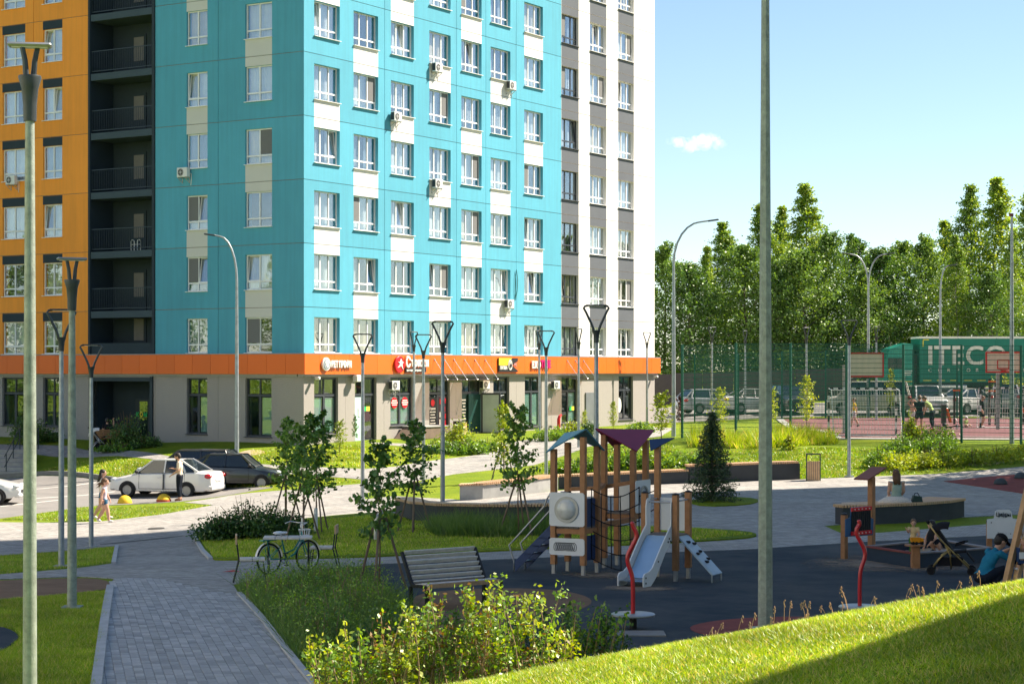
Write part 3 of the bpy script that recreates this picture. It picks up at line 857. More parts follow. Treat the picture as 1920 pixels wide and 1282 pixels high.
# joint backing only behind the panel seams, so window recesses stay open
for r in range(0, NROW + 1):
    z = BAND_T if r == 0 else zrow(r)
    core_strip('R', 0, LR, z - .06, z + .06); core_strip('L', 0, lb[-1], z - .06, z + .06); core_strip('L', ob[0], ob[-1], z - .06, z + .06)
for u in bays: core_strip('R', max(0, u - .06), min(LR, u + .06), BAND_T, zt)
for u in lb: core_strip('L', max(0, u - .06), u + .06 if u < lb[-1] else u, BAND_T, zt)
for u in ob: core_strip('L', u - .06 if u > ob[0] else u, u + .06, BAND_T, zt)
core.build("panel_seam", JOINT, bld)
up = MB()
up.box((fr(1052.5) / 2, WD / 2, (zt + ROOF) / 2 + .02), (fr(1052.5), WD, ROOF - zt), 0)
up.box(((fr(1052.5) + LR) / 2 + .01, WD / 2, (zt + ROOF) / 2 + .02), (LR - fr(1052.5), WD, ROOF - zt), 1)
up.box((6, (WD + LFT) / 2 + .01, (zt + ROOF) / 2 + .02), (12, LFT - WD, ROOF - zt), 2)
up.build("upper_storeys", [TEAL, WHITE, ORANGE], bld)
bk = MB()
bk.quad((LR - .02, 0.0, 0), (LR - .02, WD, 0), (LR - .02, WD, zt), (LR - .02, 0.0, zt), 0)
bk.quad((0.7, WD, 0), (LR, WD, 0), (LR, WD, zt), (0.7, WD, zt), 0)
bk.quad((.6, LFT, 0), (12, LFT, 0), (12, LFT, zt), (.6, LFT, zt), 0)
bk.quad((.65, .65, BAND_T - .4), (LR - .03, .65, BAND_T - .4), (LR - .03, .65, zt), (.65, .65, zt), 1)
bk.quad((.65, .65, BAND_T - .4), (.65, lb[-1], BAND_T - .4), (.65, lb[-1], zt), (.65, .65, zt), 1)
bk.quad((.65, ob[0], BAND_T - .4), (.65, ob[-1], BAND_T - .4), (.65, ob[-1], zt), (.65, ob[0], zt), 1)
bk.build("rear_wall", [WHITE, ROOM], bld)

# ---- loggia stack between turquoise and orange
g0, g1 = lb[-1], ob[0]; DEP = 1.7
lg = MB()
lg.quad((DEP, g0, 0), (DEP, g1, 0), (DEP, g1, zt), (DEP, g0, zt)); lg.quad((0, g0, BAND_T - .4), (DEP, g0, BAND_T - .4), (DEP, g0, zt), (0, g0, zt)); lg.quad((0, g1, BAND_T - .4), (DEP, g1, BAND_T - .4), (DEP, g1, zt), (0, g1, zt))
lg.box((.02, g0 + .09, (BAND_T + zt) / 2), (.14, .16, zt - BAND_T)); lg.box((.02, g1 - .07, (BAND_T + zt) / 2), (.14, .12, zt - BAND_T))
lg.build("loggia_wall", NAVY, bld)
LDOOR = M("loggia_door", (.16, .15, .14), .6, .1, 2); LAMPW = M("lamp_glass", (.75, .74, .7), .4, .05, 2)
RAILM = M("railing_metal", (.04, .055, .07), .5, .1, 5, metal=.3)
for r in range(0, NROW + 1):
    z = BAND_T - .02 if r == 0 else zrow(r)
    b = empty("balcony", (0, 0, z)); b.parent = bld
    sl = MB(); sl.box((DEP / 2 - .02, (g0 + g1) / 2, -.17), (DEP, g1 - g0 - .34, .32)); sl.build("slab", M("slab_paint", (.05, .075, .095), .7, .08, 1, spec=.3), b)
    if r > 0 or True:
        rl = MB()
        for zz in (.12, 1.08): rl.box((.07, (g0 + g1) / 2, zz), (.035, g1 - g0 - .34, .035))
        n = 34
        for i in range(n + 1): rl.box((.07, g0 + .2 + (g1 - g0 - .4) * i / n, .6), (.014, .014, .93))
        if r > 0: rl.build("railing", RAILM, b)
        else: MB().box((.05, (g0 + g1) / 2, .3), (.05, g1 - g0 - .34, .55)).build("parapet", NAVY, b)
        dr = MB(); du = fl(229); dv = fl(204)
        dr.box((DEP - .03, (du + dv) / 2, 1.02), (.05, dv - du, 2.0)); dr.build("door", NAVY, b)
        dw = MB(); dw.box((DEP - .075, (du + dv) / 2, 1.3), (.02, (dv - du) * .74, 1.15)); dw.build("door_window", LDOOR, b)
        lp = MB(); lp.lathe([(.0, 0), (.12, .01), (.13, .05), (.09, .09), (.0, .1)], 14, mat=Matrix.Translation((DEP - .01, fl(254), 2.15)) @ Matrix.Rotation(-PI / 2, 4, 'Y'))
        lp.build("ceiling_lamp", LAMPW, b)
        sd = MB(); sd.box((.95, g0 + .025, 1.05), (1.1, .04, 2.0)); sd.build("side_door", M("side_door_paint", (.05, .08, .11), .5, .1, 2), b)
        sw = MB(); sw.box((.95, g0 + .05, 1.2), (.62, .012, 1.5)); sw.build("side_window", M("pale_glass", (.30, .42, .50), .15, .1, 2, spec=.6), b)
# a walking frame, a radiator-like rack and a small sign left on two balconies
rk = empty("drying_rack", (0, 0, 0), 0, "small white folding rack standing on a dark loggia", "rack")
rk.location = bld.matrix_basis @ Vector((0.5, fl(241), zrow(2) + .01)); rk.rotation_euler = (0, 0, PHI)
t = MB()
for dx in (-.2, .2):
    t.tube([(0, dx - .1, 0), (0, dx - .1, .45), (0, dx - .05, .52), (0, dx + .05, .52), (0, dx + .1, .45), (0, dx + .1, 0)], .018, 6)
t.tube([(0, -.3, .3), (0, .3, .3)], .012, 6)
t.build("rack_frame", PVC, rk)

# ---- shop-floor fascia: separate cladding sheets
def fascia(face, a, b, n):
    for i in range(n):
        u0 = a + (b - a) * i / n + .006; u1 = a + (b - a) * (i + 1) / n - .006
        mb = MB()
        c = P3(face, (u0 + u1) / 2, .11, (BAND_T + BAND_B) / 2)
        sz = (u1 - u0, .30, BAND_T - BAND_B - .03) if face == 'R' else (.30, u1 - u0, BAND_T - BAND_B - .03)
        mb.box(c, sz); mb.build("fascia_panel", FASCIA, bld)
fascia('R', -.26, LR + .25, 31); fascia('L', -.262, 27.0, 25)
ft = MB()
ft.box((LR / 2, .0, BAND_T + .01), (LR + .5, .54, .03)); ft.box((0.0, 13.6, BAND_T + .01), (.54, 26.6, .03))
ft.box((LR / 2, .05, BAND_B - .03), (LR + .3, .3, .09)); ft.box((.05, 13.6, BAND_B - .03), (.3, 26.6, .09))
ft.build("fascia_flashing", M("flashing_grey", (.38, .38, .38), .5, .1, 2, metal=.4), bld)

# ---- ground floor walls
shopR = [(589, 634, 2.10), (665.5, 706, 1.72), (732, 774.5, 2.35), (805, 843.5, 1.9), (866, 903, 1.9), (925, 955, 1.9), (984, 1015.5, 2.0), (1053, 1083.5, 2.1), (1160, 1187, 2.15)]
ZH = 4.66
holesR = [(fr(a), fr(b), z, ZH) for a, b, z in shopR]
shopL = [(509, 460, 1.98), (388.5, 350, 2.05), (115.5, 80.5, 2.25), (48, 4, 2.25)]
holesL = [(fl(a), fl(b), z, ZH - .02) for a, b, z in shopL] + [(fl(287.5), fl(170), .4, ZH - .02)]
gb = [0, fr(648), fr(720), fr(790), fr(855), fr(914), fr(968), fr(1034), fr(1090), fr(1149), LR]
for i in range(len(gb) - 1): panel('R', gb[i], gb[i + 1], .3, BAND_B - .02, [STONE], [], holesR, bld, "ground_floor_panel", gap=.006)
gl = [0, fl(409), fl(291), fl(166), fl(63), 27]
for i in range(len(gl) - 1): panel('L', gl[i], gl[i + 1], .3, BAND_B - .02, [STONE], [], holesL, bld, "ground_floor_panel", gap=.006)
ib = MB()
ib.quad((.9, 1.6, .3), (LR - .1, 1.6, .3), (LR - .1, 1.6, BAND_B), (.9, 1.6, BAND_B)); ib.quad((1.6, .9, .3), (1.6, 27, .3), (1.6, 27, BAND_B), (1.6, .9, BAND_B))
ib.quad((0.2, .2, BAND_B - .02), (LR - .1, .2, BAND_B - .02), (LR - .1, 1.7, BAND_B - .02), (.2, 1.7, BAND_B - .02)); ib.quad((.2, .2, BAND_B - .015), (1.7, .2, BAND_B - .015), (1.7, 27, BAND_B - .015), (.2, 27, BAND_B - .015))
ib.build("shop_interior", M("shop_interior", (.14, .145, .14), .9, .4, 1.0, col2=(.32, .31, .29)), bld)

def shop_window(face, u0, u1, z0, z1, cols=2, trans=3.86, frost=(1, 1), open_i=-1, door=False):
    w = u1 - u0; h = z1 - z0; t = .075
    mb = MB()
    mb.box((w / 2, 0, t / 2), (w, .09, t)); mb.box((w / 2, 0, h - t / 2), (w, .09, t)); mb.box((t / 2, 0, h / 2), (t, .09, h - 2 * t)); mb.box((w - t / 2, 0, h / 2), (t, .09, h - 2 * t))
    mb.box((w / 2, 0, trans - z0), (w - 2 * t, .085, .11))
    for i in range(1, cols): mb.box((w * i / cols, 0, (trans - z0) / 2), (.14, .08, trans - z0 - t)); mb.box((w * i / cols, 0, (trans + z1) / 2 - z0), (.06, .08, z1 - trans - t))
    o = mb.build("shop_window", PVCD, bld)
    if face == 'R': o.location = (u0, .17, z0)
    else: o.location = (.17, u0 + w, z0); o.rotation_euler = (0, 0, -PI / 2)
    for i in range(cols):
        cw = w / cols
        MB().box((cw * (i + .5), 0, (trans + z1) / 2 - z0), (cw - .1, .012, z1 - trans - .16)).build("top_pane", GLASS_SHOP, o)
        mat = FROST if frost[i % len(frost)] else GLASS_SHOP
        p = MB(); ph = trans - z0 - .2
        p.box((0, 0, 0), (cw - .17, .012, ph))
        q = p.build("pane", GLASS_SHOP, o, loc=(cw * (i + .5), .0, ph / 2 + .1))
        if frost[i % len(frost)]: MB().box((cw * (i + .5), .03, ph / 2 + .1), (cw - .16, .008, ph)).build("privacy_film", FROST, o)
        if i == open_i: q.rotation_euler = (R(6), 0, 0)
    MB().box((w / 2, -.14, -.02), (w + .1, .2, .03)).build("sill", PVCD, o)
    return o
fz = [(1, 1), (1, 0), (1, 1), (0, 0), (0, 0), (0, 0), (1, 1), (0, 1), (0, 0)]
shop_objs = []
for (h, f) in zip(holesR, fz): shop_objs.append(shop_window('R', h[0], h[1], h[2], h[3], 2, 3.86, f))
shop_L = []
for i, h in enumerate(holesL[:4]): shop_L.append(shop_window('L', h[0], h[1], h[2], h[3], 2, 3.86, (0, 1) if i < 2 else (0, 0), open_i=0 if i != 2 else -1))
# shop doors and other ground-floor fittings
DOORG = M("door_green_dark", (.012, .055, .05), .4, .1, 2); METALG = M("cabinet_grey", (.20, .215, .23), .5, .1, 2, metal=.3)
def rbox(px0, px1, z0, z1, out, th, name, mat, parent=bld):
    a, b = fr(px0), fr(px1)
    return MB().box(((a + b) / 2, -out, (z0 + z1) / 2), (b - a, th, z1 - z0)).build(name, mat, parent)
d1 = rbox(666.5, 684, 1.72, 3.75, -.10, .05, "shop_door", M("door_mint", (.50, .68, .64), .5, .05, 2))
rbox(674, 677.5, 2.85, 3.25, -.06, .02, "door_notice", PVC)
rbox(880, 902, 1.75, 3.8, -.06, .06, "shop_door", DOORG)
cabn = rbox(1097, 1117.5, 1.95, 3.75, .03, .08, "cabinet_door", METALG)
op = empty("open_door", (fr(902), -.02, 1.75)); op.parent = bld; op.rotation_euler = (0, 0, R(-72))
MB().box((.5, 0, 1.05), (1.0, .05, 2.1)).build("door_frame", PVCD, op)
MB().box((.5, -.03, 1.05), (.84, .02, 1.9)).build("door_glass", M("door_glass_pale", (.52, .54, .5), .3, .1, 2, spec=.5), op)
# entrance hall in the shaded side
eu0, eu1 = fl(287.5), fl(170)
en = MB()
en.quad((1.55, eu0, .4), (1.55, eu1, .4), (1.55, eu1, ZH), (1.55, eu0, ZH)); en.quad((0, eu0, .4), (1.55, eu0, .4), (1.55, eu0, ZH), (0, eu0, ZH)); en.quad((0, eu1, .4), (1.55, eu1, .4), (1.55, eu1, ZH), (0, eu1, ZH)); en.quad((0, eu0, ZH - .03), (1.55, eu0, ZH - .03), (1.55, eu1, ZH - .03), (0, eu1, ZH - .03))
en.build("entrance_recess", NAVY, bld)
ef = MB(); ef.box((-.03, eu0 + .07, 2.6), (.12, .16, 4.2)); ef.box((-.03, eu1 - .07, 2.6), (.12, .16, 4.2)); ef.box((-.03, (eu0 + eu1) / 2, ZH - .09), (.12, eu1 - eu0, .18))
ef.build("entrance_surround", M("entrance_steel", (.035, .05, .06), .5, .1, 2, metal=.3), bld)
ed = MB(); ed.box((1.5, (fl(246) + fl(214)) / 2, 2.5), (.05, fl(214) - fl(246), 2.2)); ed = ed.build("entrance_door", M("entrance_door", (.022, .03, .036), .35, .1, 2), bld)
MB().box((1.455, (fl(246) + fl(214)) / 2, 2.5), (.02, .5, 2.0)).build("door_window", GLASS_SHOP, ed)
for px in (250, 266): MB().box((1.5, fl(px), 2.72), (.05, .13, .34)).build("notice_frame", PVC, bld)
lp = MB(); lp.lathe([(0, 0), (.12, .01), (.13, .05), (.09, .09), (0, .1)], 14, mat=Matrix.Translation((1.5, fl(260), 4.15)) @ Matrix.Rotation(-PI / 2, 4, 'Y')); lp.build("wall_lamp", LAMPW, bld)

# ---- shop signs (each a thing of its own, on the fascia)
OUT = .27
def facade_root(name, u, z, out, label, cat, group=None):
    p = bld.matrix_basis @ Vector((u, -out, z))
    return empty(name, p, PHI, label, cat, group)
LETW = M("sign_letter_white", (.82, .80, .76), .4, .03, 4); SRED = M("sign_red", (.60, .012, .02), .4, .05, 4); SBLK = M("sign_black", (.02, .018, .018), .5, .1, 4)
SMAG = M("sign_magenta", (.60, .01, .16), .4, .05, 4); SYEL = M("sign_yellow", (.85, .50, .03), .5, .05, 4); SBLU = M("sign_blue", (.06, .16, .30), .5, .1, 4)
def letters(root, txt, x, z, h, mat, out=.0, sx=1.0, bold=.012, name="letter"):
    """each character its own raised letter"""
    cur = x
    for ch in txt:
        if ch == ' ': cur += h * .32 * sx; continue
        me = text_mesh(ch, h / .72, min(.035, h * .13), bold, sx=sx)
        me.materials.append(mat)
        w = max((v.co.x for v in me.vertices), default=0)
        mn = min((v.co.x for v in me.vertices), default=0)
        o = inst(name, me, root, (cur - mn, -out, z), (R(90), 0, 0))
        cur += (w - mn) + h * .1 * sx
    return cur
def disc(root, c, r, th, mat, name, sx=1.0, out=0):
    mb = MB(); mb.lathe([(0, 0), (r * .96, 0), (r, .015), (r, th - .015), (r * .96, th), (0, th)], 28, mat=Matrix.Translation((c[0], -out, c[1])) @ Matrix.Rotation(PI / 2, 4, 'X') @ Matrix.Diagonal((sx, 1, 1, 1)))
    return mb.build(name, mat, root)
zmid = (BAND_T + BAND_B) / 2
s1 = facade_root("vet_sign", fr(592.5), zmid, OUT, "white raised letters beside a round paw badge on the orange fascia", "sign")
disc(s1, (.33, 0), .30, .09, LETW, "badge"); bd = disc(s1, (.33, 0), .24, .02, M("badge_grey", (.12, .17, .24), .5, .3, 18, col2=(.5, .52, .5)), "badge_print", out=.092)
for (dx, dz, rr) in ((-.1, .08, .05), (-.03, .14, .055), (.06, .14, .055), (.13, .08, .05), (.02, -.04, .1)): disc(s1, (.33 + dx, dz), rr, .012, LETW, "paw_pad", out=.112)
letters(s1, "ВЕТ ПРОФИ", .68, -.14, .29, LETW, .06, .62, .022)
s2 = facade_root("hair_salon_sign", fr(727), zmid, OUT, "salon sign with a red oval bird badge and large white letters", "sign")
disc(s2, (.50, .0), .40, .10, SRED, "badge")
bird = MB()
bird.prism([(-.02, .24), (.06, .26), (.10, .16), (.24, .10), (.12, .04), (.14, -.10), (.22, -.26), (.08, -.12), (.02, -.04), (-.10, -.12), (-.26, -.16), (-.10, -.02), (-.06, .06), (-.22, .12), (-.06, .13)], 0, .03, mat=Matrix.Translation((.52, -.102, 0)) @ Matrix.Rotation(PI / 2, 4, 'X'))
bird.build("bird_emblem", LETW, s2)
e_ = letters(s2, "С", 1.02, -.12, .50, LETW, .06, .8, .02)
letters(s2, "трижи", e_, -.08, .40, LETW, .06, .82, .02)
MB().box((1.90, -.03, -.27), (1.75, .06, .2)).build("sign_board", SBLK, s2)
letters(s2, "сеть парикмахерских", 1.08, -.32, .10, LETW, .07, .76, .006)
s3 = facade_root("noodle_sign", fr(925), zmid, OUT, "square black and orange food shop sign with a white oval mark", "sign")
wS = fr(961) - fr(925)
MB().box((wS / 2, -.03, 0), (wS, .07, .72)).build("sign_board", SBLK, s3)
MB().plate([(.0, -.067, -.02), (.0, -.067, .36), (wS * .68, -.067, .36), (wS * .45, -.067, -.02)], -.006).build("yellow_field", SYEL, s3)
MB().plate([(wS, -.067, -.3), (wS, -.067, .20), (wS * .70, -.067, -.02)], -.006).build("orange_field", M("sign_orange", (.75, .13, .02), .5, .05, 4), s3)
disc(s3, (wS * .58, 0), .27, .02, LETW, "oval_mark", .75, .075); disc(s3, (wS * .58, .02), .20, .02, M("mark_grey", (.5, .47, .42), .5, .2, 6), "face_print", .75, .096); disc(s3, (wS * .58, -.03), .10, .02, SBLK, "bowl_print", .9, .118)
letters(s3, "ЛАПША", .06, -.23, .17, LETW, .08, .8, .006); letters(s3, "РИС", wS * .77, -.05, .13, M("letter_pink", (.75, .35, .33), .5, .05, 4), .08, .7, .004)
s4 = facade_root("exo_sign", fr(987.5), zmid, OUT, "white and magenta raised letters beside a thin lamp post", "sign")
e_ = letters(s4, "EXO", 0, -.15, .36, LETW, .06, .72, .025); letters(s4, "TUBE", e_ + .04, -.13, .40, SMAG, .06, .66, .03)

# window posters of the salon
def poster(px, z, r, root_u, mat): pass
w3 = holesR[2]
for k, c in enumerate((.28, .74)):
    u = w3[0] + (w3[1] - w3[0]) * c
    ro = facade_root("round_sticker", u, 3.45, -.15, ("round red price sticker on the left pane of the salon window", "round red price sticker on the right pane of the salon window")[k], "sticker", "salon window stickers")
    disc(ro, (0, 0), .27, .008, SRED, "sticker_disc")
    for j, zz in enumerate((.10, .0, -.10)): MB().box((0, -.012, zz), (.52 - .12 * abs(j - 1), .006, .045)).build("text_line", LETW, ro)
w4 = holesR[3]
po = facade_root("salon_poster", (w4[0] * .73 + w4[1] * .27), 2.9, -.14, "black salon price poster with red bird mark in the doorway glass", "poster")
MB().box((0, 0, 0), (.72, .008, 1.55)).build("poster_sheet", SBLK, po); disc(po, (0, .5), .17, .008, SRED, "bird_mark", out=.005)
letters(po, "Стрижи", -.3, .16, .12, LETW, .01, .8, .004)
for j in range(5): MB().box((0, -.008, .05 - j * .14), (.5 - .12 * (j % 2), .004, .05)).build("text_line", LETW, po)
po = facade_root("salon_poster", (w4[0] * .25 + w4[1] * .75), 2.9, -.14, "dark salon poster with a column of red photographs", "poster")
MB().box((0, 0, 0), (.74, .008, 1.6)).build("poster_sheet", M("poster_dark", (.05, .02, .03), .4, .3, 4), po)
for j, (dx, zz) in enumerate(((-.2, .55), (.16, .58), (.1, .18), (.18, -.18), (.18, -.5), (-.22, -.1), (-.24, -.45))): MB().box((dx, -.008, zz), (.26 if dx > 0 else .12, .004, .26)).build("photo_print", SRED if dx > 0 or zz > .3 else LETW, po)
w5 = holesR[4]
po = facade_root("menu_sticker", (w5[0] * .8 + w5[1] * .2), 2.95, -.14, "dark glass panel with white lettering beside the green shop door", "poster")
MB().box((0, 0, 0), (.62, .008, 1.7)).build("poster_sheet", M("poster_green", (.02, .05, .045), .4, .2, 4), po)
for j in range(8): MB().box((.02 * (j % 3), -.008, .55 - j * .16), (.4 - .1 * (j % 3), .004, .07)).build("text_line", LETW, po)
YEL = M("sticker_yellow", (.75, .62, .06), .5, .1, 4); GRN = M("sticker_green", (.03, .45, .12), .5, .1, 4)
for (px, z, lab) in ((691.5, 3.2, "small green and yellow sticker strip on the mint door sidelight"), (1076, 2.9, "small green and yellow sticker on the far shop window")):
    ro = facade_root("strip_sticker", fr(px), z, -.14, lab, "sticker", "green and yellow stickers")
    MB().box((-.13, 0, 0), (.26, .006, .22)).build("green_part", GRN, ro); MB().box((.13, 0, 0), (.26, .006, .22)).build("yellow_part", YEL, ro)
ro = facade_root("oval_sticker", fr(1164.5), 3.0, -.13, "white oval sticker on the last shop window", "sticker"); disc(ro, (0, 0), .42, .008, LETW, "sticker_disc", .62)
ro = empty("entrance_sign", bld.matrix_basis @ Vector((1.43, fl(225.5), 2.78)), PHI, "small green and yellow lettering on the dark entrance door", "sign")
for k, (ch, mt) in enumerate((("К", GRN), ("О", YEL), ("М", GRN))):
    me = text_mesh(ch, .27, .01, .012); me.materials.append(mt); inst("letter", me, ro, (0, .3 - k * .23, 0), (R(90), 0, R(-90)))

# ---- glass canopies with tie rods
CANG = glassmat("canopy_glass", (.80, .70, .66), .10)
def canopy(px0, px1, n, label):
    a, b = fr(px0), fr(px1)
    ro = facade_root("glass_canopy", a, 0, 0, label, "canopy", "glass canopies over the shop doors")
    w = b - a; D = 1.15
    MB().plate([(0, -.05, 4.66), (w, -.05, 4.66), (w, -D, 4.50), (0, -D, 4.50)], .014).build("canopy_pane", CANG, ro)
    for i in range(n):
        x = w * (i + .5) / n
        m = MB(); m.tube([(x, -.27, 5.52), (x, -D + .12, 4.55)], .014, 6); m.lathe([(.05, 0), (.05, .03)], 10, mat=Matrix.Translation((x, -.26, 5.52)) @ Matrix.Rotation(PI / 2, 4, 'X'))
        m.ell((x, -D + .12, 4.54), (.035, .035, .035), 8)
        m.build("tie_rod", M("steel_bright", (.55, .54, .52), .3, .05, 3, metal=.9), ro)
    return ro
canopy(797, 852, 3, "glass canopy with tie rods over the salon door")
canopy(853, 911, 3, "glass canopy with tie rods over the green door")
canopy(1048, 1094, 3, "glass canopy with tie rods nearest the far corner")

# ---- air conditioners
ACW = M("ac_white", (.72, .71, .68), .45, .05, 3); ACD = M("ac_dark", (.04, .04, .045), .6, .1, 4); ACB = M("ac_bracket", (.45, .45, .44), .5, .1, 4)
def ac_kit():
    e = empty("air_conditioner")
    w, d, h = .82, .30, .58; g = .10
    autosmooth(MB().box((0, -g - d / 2, h / 2), (w, d, h), bev=.02).build("casing", ACW, e))
    m = MB(); m.lathe([(0, 0), (.215, 0), (.225, .012), (.2, .02), (.19, .012), (0, .012)], 24, mat=Matrix.Translation((-.1, -g - d, h / 2)) @ Matrix.Rotation(PI / 2, 4, 'X')); m.build("fan_opening", ACD, e)
    m = MB()
    for r_ in (.10, .195): m.lathe([(r_ - .006, .02), (r_ + .006, .02), (r_ + .006, .03), (r_ - .006, .03), (r_ - .006, .02)], 24, mat=Matrix.Translation((-.1, -g - d, h / 2)) @ Matrix.Rotation(PI / 2, 4, 'X'), cap=False)
    m.box((-.1, -g - d - .025, h / 2), (.4, .008, .012)); m.box((-.1, -g - d - .025, h / 2), (.012, .008, .4)); m.lathe([(0, .018), (.05, .018), (.04, .035), (0, .035)], 14, mat=Matrix.Translation((-.1, -g - d, h / 2)) @ Matrix.Rotation(PI / 2, 4, 'X'))
    m.build("fan_grille", ACW, e)
    MB().box((-w / 2 - .004, -g - d / 2, h / 2), (.012, d * .8, h * .8)).build("side_shade", ACD, e)  # dark sheet paints the shade on the casing's left side
    m = MB()
    for x in (-.28, .28): m.box((x, -.24, -.03), (.04, .48, .04)); m.beam((x, -.02, -.33), (x, -.42, -.05), .03, .03); m.box((x, -.015, -.17), (.04, .03, .36))
    m.build("bracket", ACB, e)
    MB().tube([(w / 2 - .05, -.12, .25), (w / 2 + .05, -.06, .2), (w / 2 + .04, -.03, -.1), (w / 2 - .02, -.02, -.5)], .02, 6).build("pipe", ACW, e)
    return e
ac0 = ac_kit()
acs = [('R', 818, 137, "air conditioner beside the fourth window column, upper unit near the frame top"), ('R', 957, 170, "air conditioner on a white infill panel in the sixth window column, upper"), ('R', 741, 229, "air conditioner on a white infill panel in the third window column"),
       ('R', 818, 354, "air conditioner in the fourth window column, lower unit"), ('R', 953, 578, "air conditioner with a loose cable loop above, low in the sixth window column"),
       ('R', 737, 731, "air conditioner on the shop floor beside the salon window"), ('R', 907, 729, "air conditioner on the shop floor above the open door"), ('R', 1040, 729, "air conditioner on the shop floor above a red cone"),
       ('L', 349, 333, "air conditioner on the shaded turquoise wall under a window"), ('L', 27, 347, "air conditioner on the orange wall behind the nearest lamp post")]
for i, (f, px, py, lab) in enumerate(acs):
    o = ac0 if i == 0 else copy_tree(ac0)
    if f == 'R': u = fr(px - 4); z = hpx(py, fr_d(px)); p = Vector((u, 0, z)); rz = PHI
    else: u = fl(px); z = hpx(py, fl_d(px)); p = Vector((0, u, z)); rz = PHI - PI / 2
    o.location = bld.matrix_basis @ p; o.rotation_euler = (0, 0, rz)
    o.scale = (.76, .76, .76); tag(o, lab, "air conditioner", "air conditioners on the facades")
cb = MB(); 
cb.tube([(0, -.05, 0), (.15, -.06, .5), (.2, -.06, 1.1), (.1, -.05, 1.6), (0, -.05, 1.2), (-.02, -.05, .6), (.02, -.05, .05)], .018, 6)
cbo = cb.build("cable_loop", M("cable_green", (.01, .10, .08), .5, .1, 3)); cbo.location = bld.matrix_basis @ Vector((fr(965), 0, hpx(563, fr_d(965)))); cbo.rotation_euler = (0, 0, PHI); tag(cbo, "loose dark green cable loop hanging on the sunlit turquoise wall", "cable")
# cameras and lamp boxes under the fascia
for (px, z, lab) in ((586, 4.62, "small white security camera near the building corner"), (660, 4.6, "grey lamp box under the fascia beside the mint door"), (1222, 4.6, "white security camera at the far end of the shops")):
    ro = facade_root("security_camera", fr(px), z, 0, lab, "camera", "devices under the fascia")
    MB().box((0, -.1, .06), (.05, .2, .04)).build("arm", ACB, ro); autosmooth(MB().box((0, -.28, .02), (.16 if px != 660 else .34, .26, .14 if px != 660 else .32), bev=.03).build("housing", ACW, ro))
# hydrant, bin, steps by the shops
def on_wall_ground(px, out):
    p = bld.matrix_basis @ Vector((fr(px), -out, 0)); return Vector((p.x, p.y, gz(p.x, p.y)))
p = on_wall_ground(1037, .35); hy = empty("fire_hydrant", p, PHI, "small red fire hydrant pipe at the shop wall", "hydrant")
MB().tube([(0, 0, 0), (0, 0, .55), (.05, -.02, .7), (.2, -.05, .78)], [.09, .09, .08, .06], 10).build("pipe", SRED, hy); MB().box((.28, -.05, .8), (.22, .05, .05)).build("handle", ACD, hy)
p = on_wall_ground(846, .5); tb = empty("litter_bin", p, PHI, "black litter bin with wooden side by the salon door", "bin")
MB().box((-.12, 0, .35), (.36, .4, .7)).build("bin_body", ACD, tb); MB().box((.22, 0, .32), (.3, .38, .6)).build("wooden_side", M("wood_pale", (.55, .36, .18), .7, .15, 6), tb)
p = on_wall_ground(765, .75); ra = empty("shop_ramp", p, PHI, "low concrete ramp under the salon window", "ramp")
MB().prism([(-1.4, 0), (1.6, 0), (1.6, .55), (-.6, .55)], -.6, .6, mat=Matrix.Rotation(PI / 2, 4, 'X')).build("ramp_body", M("ramp_brown", (.17, .12, .09), .8, .15, 4), ra)
MB().box((.5, 0, .57), (2.3, 1.3, .04)).build("ramp_top", CONC, ra)
# ------------------------------------------------------------------ lamp posts
GALV = M("galvanised_steel", (.34, .37, .39), .42, .2, 7, .15, 60, metal=.55, dirt=.25)
GALVD = M("galvanised_weathered", (.30, .34, .29), .6, .25, 9, .25, 60, metal=.35, dirt=.3)
LDARK = M("lamp_head_dark", (.05, .06, .065), .45, .12, 6, metal=.3)
LENS = M("lamp_lens", (.75, .75, .72), .3, .03, 4)
def garden_lamp(name, p, H, label, head_rz=0.0, plate=True, mat=GALV):
    """post with a flared cup carrying a V of two arms and a flat bar or disc head"""
    e = empty(name, p, 0, label, "street lamp", "garden lamps on the square")
    hh = .60
    m = MB(); m.tube([(0, 0, -.1), (0, 0, H * .5), (0, 0, H - hh - .28)], [.068, .058, .047], 14); autosmooth(m.build("post", mat, e))
    if plate: MB().box((0, 0, .03), (.3, .3, .03)).build("base_plate", mat, e)
    m = MB(); z = H - hh
    m.lathe([(.05, -.30), (.06, -.30), (.062, -.2), (.075, -.1), (.105, 0), (.085, 0), (.0, -.02)], 14, (0, 0, z)); autosmooth(m.build("cup", LDARK, e))
    h = empty("head", (0, 0, z), head_rz); h.parent = e
    m = MB()
    for s in (-1, 1):
        m.tube([(s * .045, 0, -.05), (s * .10, 0, .12), (s * .24, 0, .42), (s * .30, 0, .53), (s * .27, 0, .575), (s * .18, 0, .59)], [.03, .03, .028, .028, .026, .022], 8)
    autosmooth(m.build("arm", LDARK, h))
    autosmooth(MB().box((0, 0, .595), (.50, .10, .035), bev=.014).build("lamp_bar", LDARK, h))
    MB().box((0, 0, .574), (.36, .06, .008)).build("lens", LENS, h)
    return e
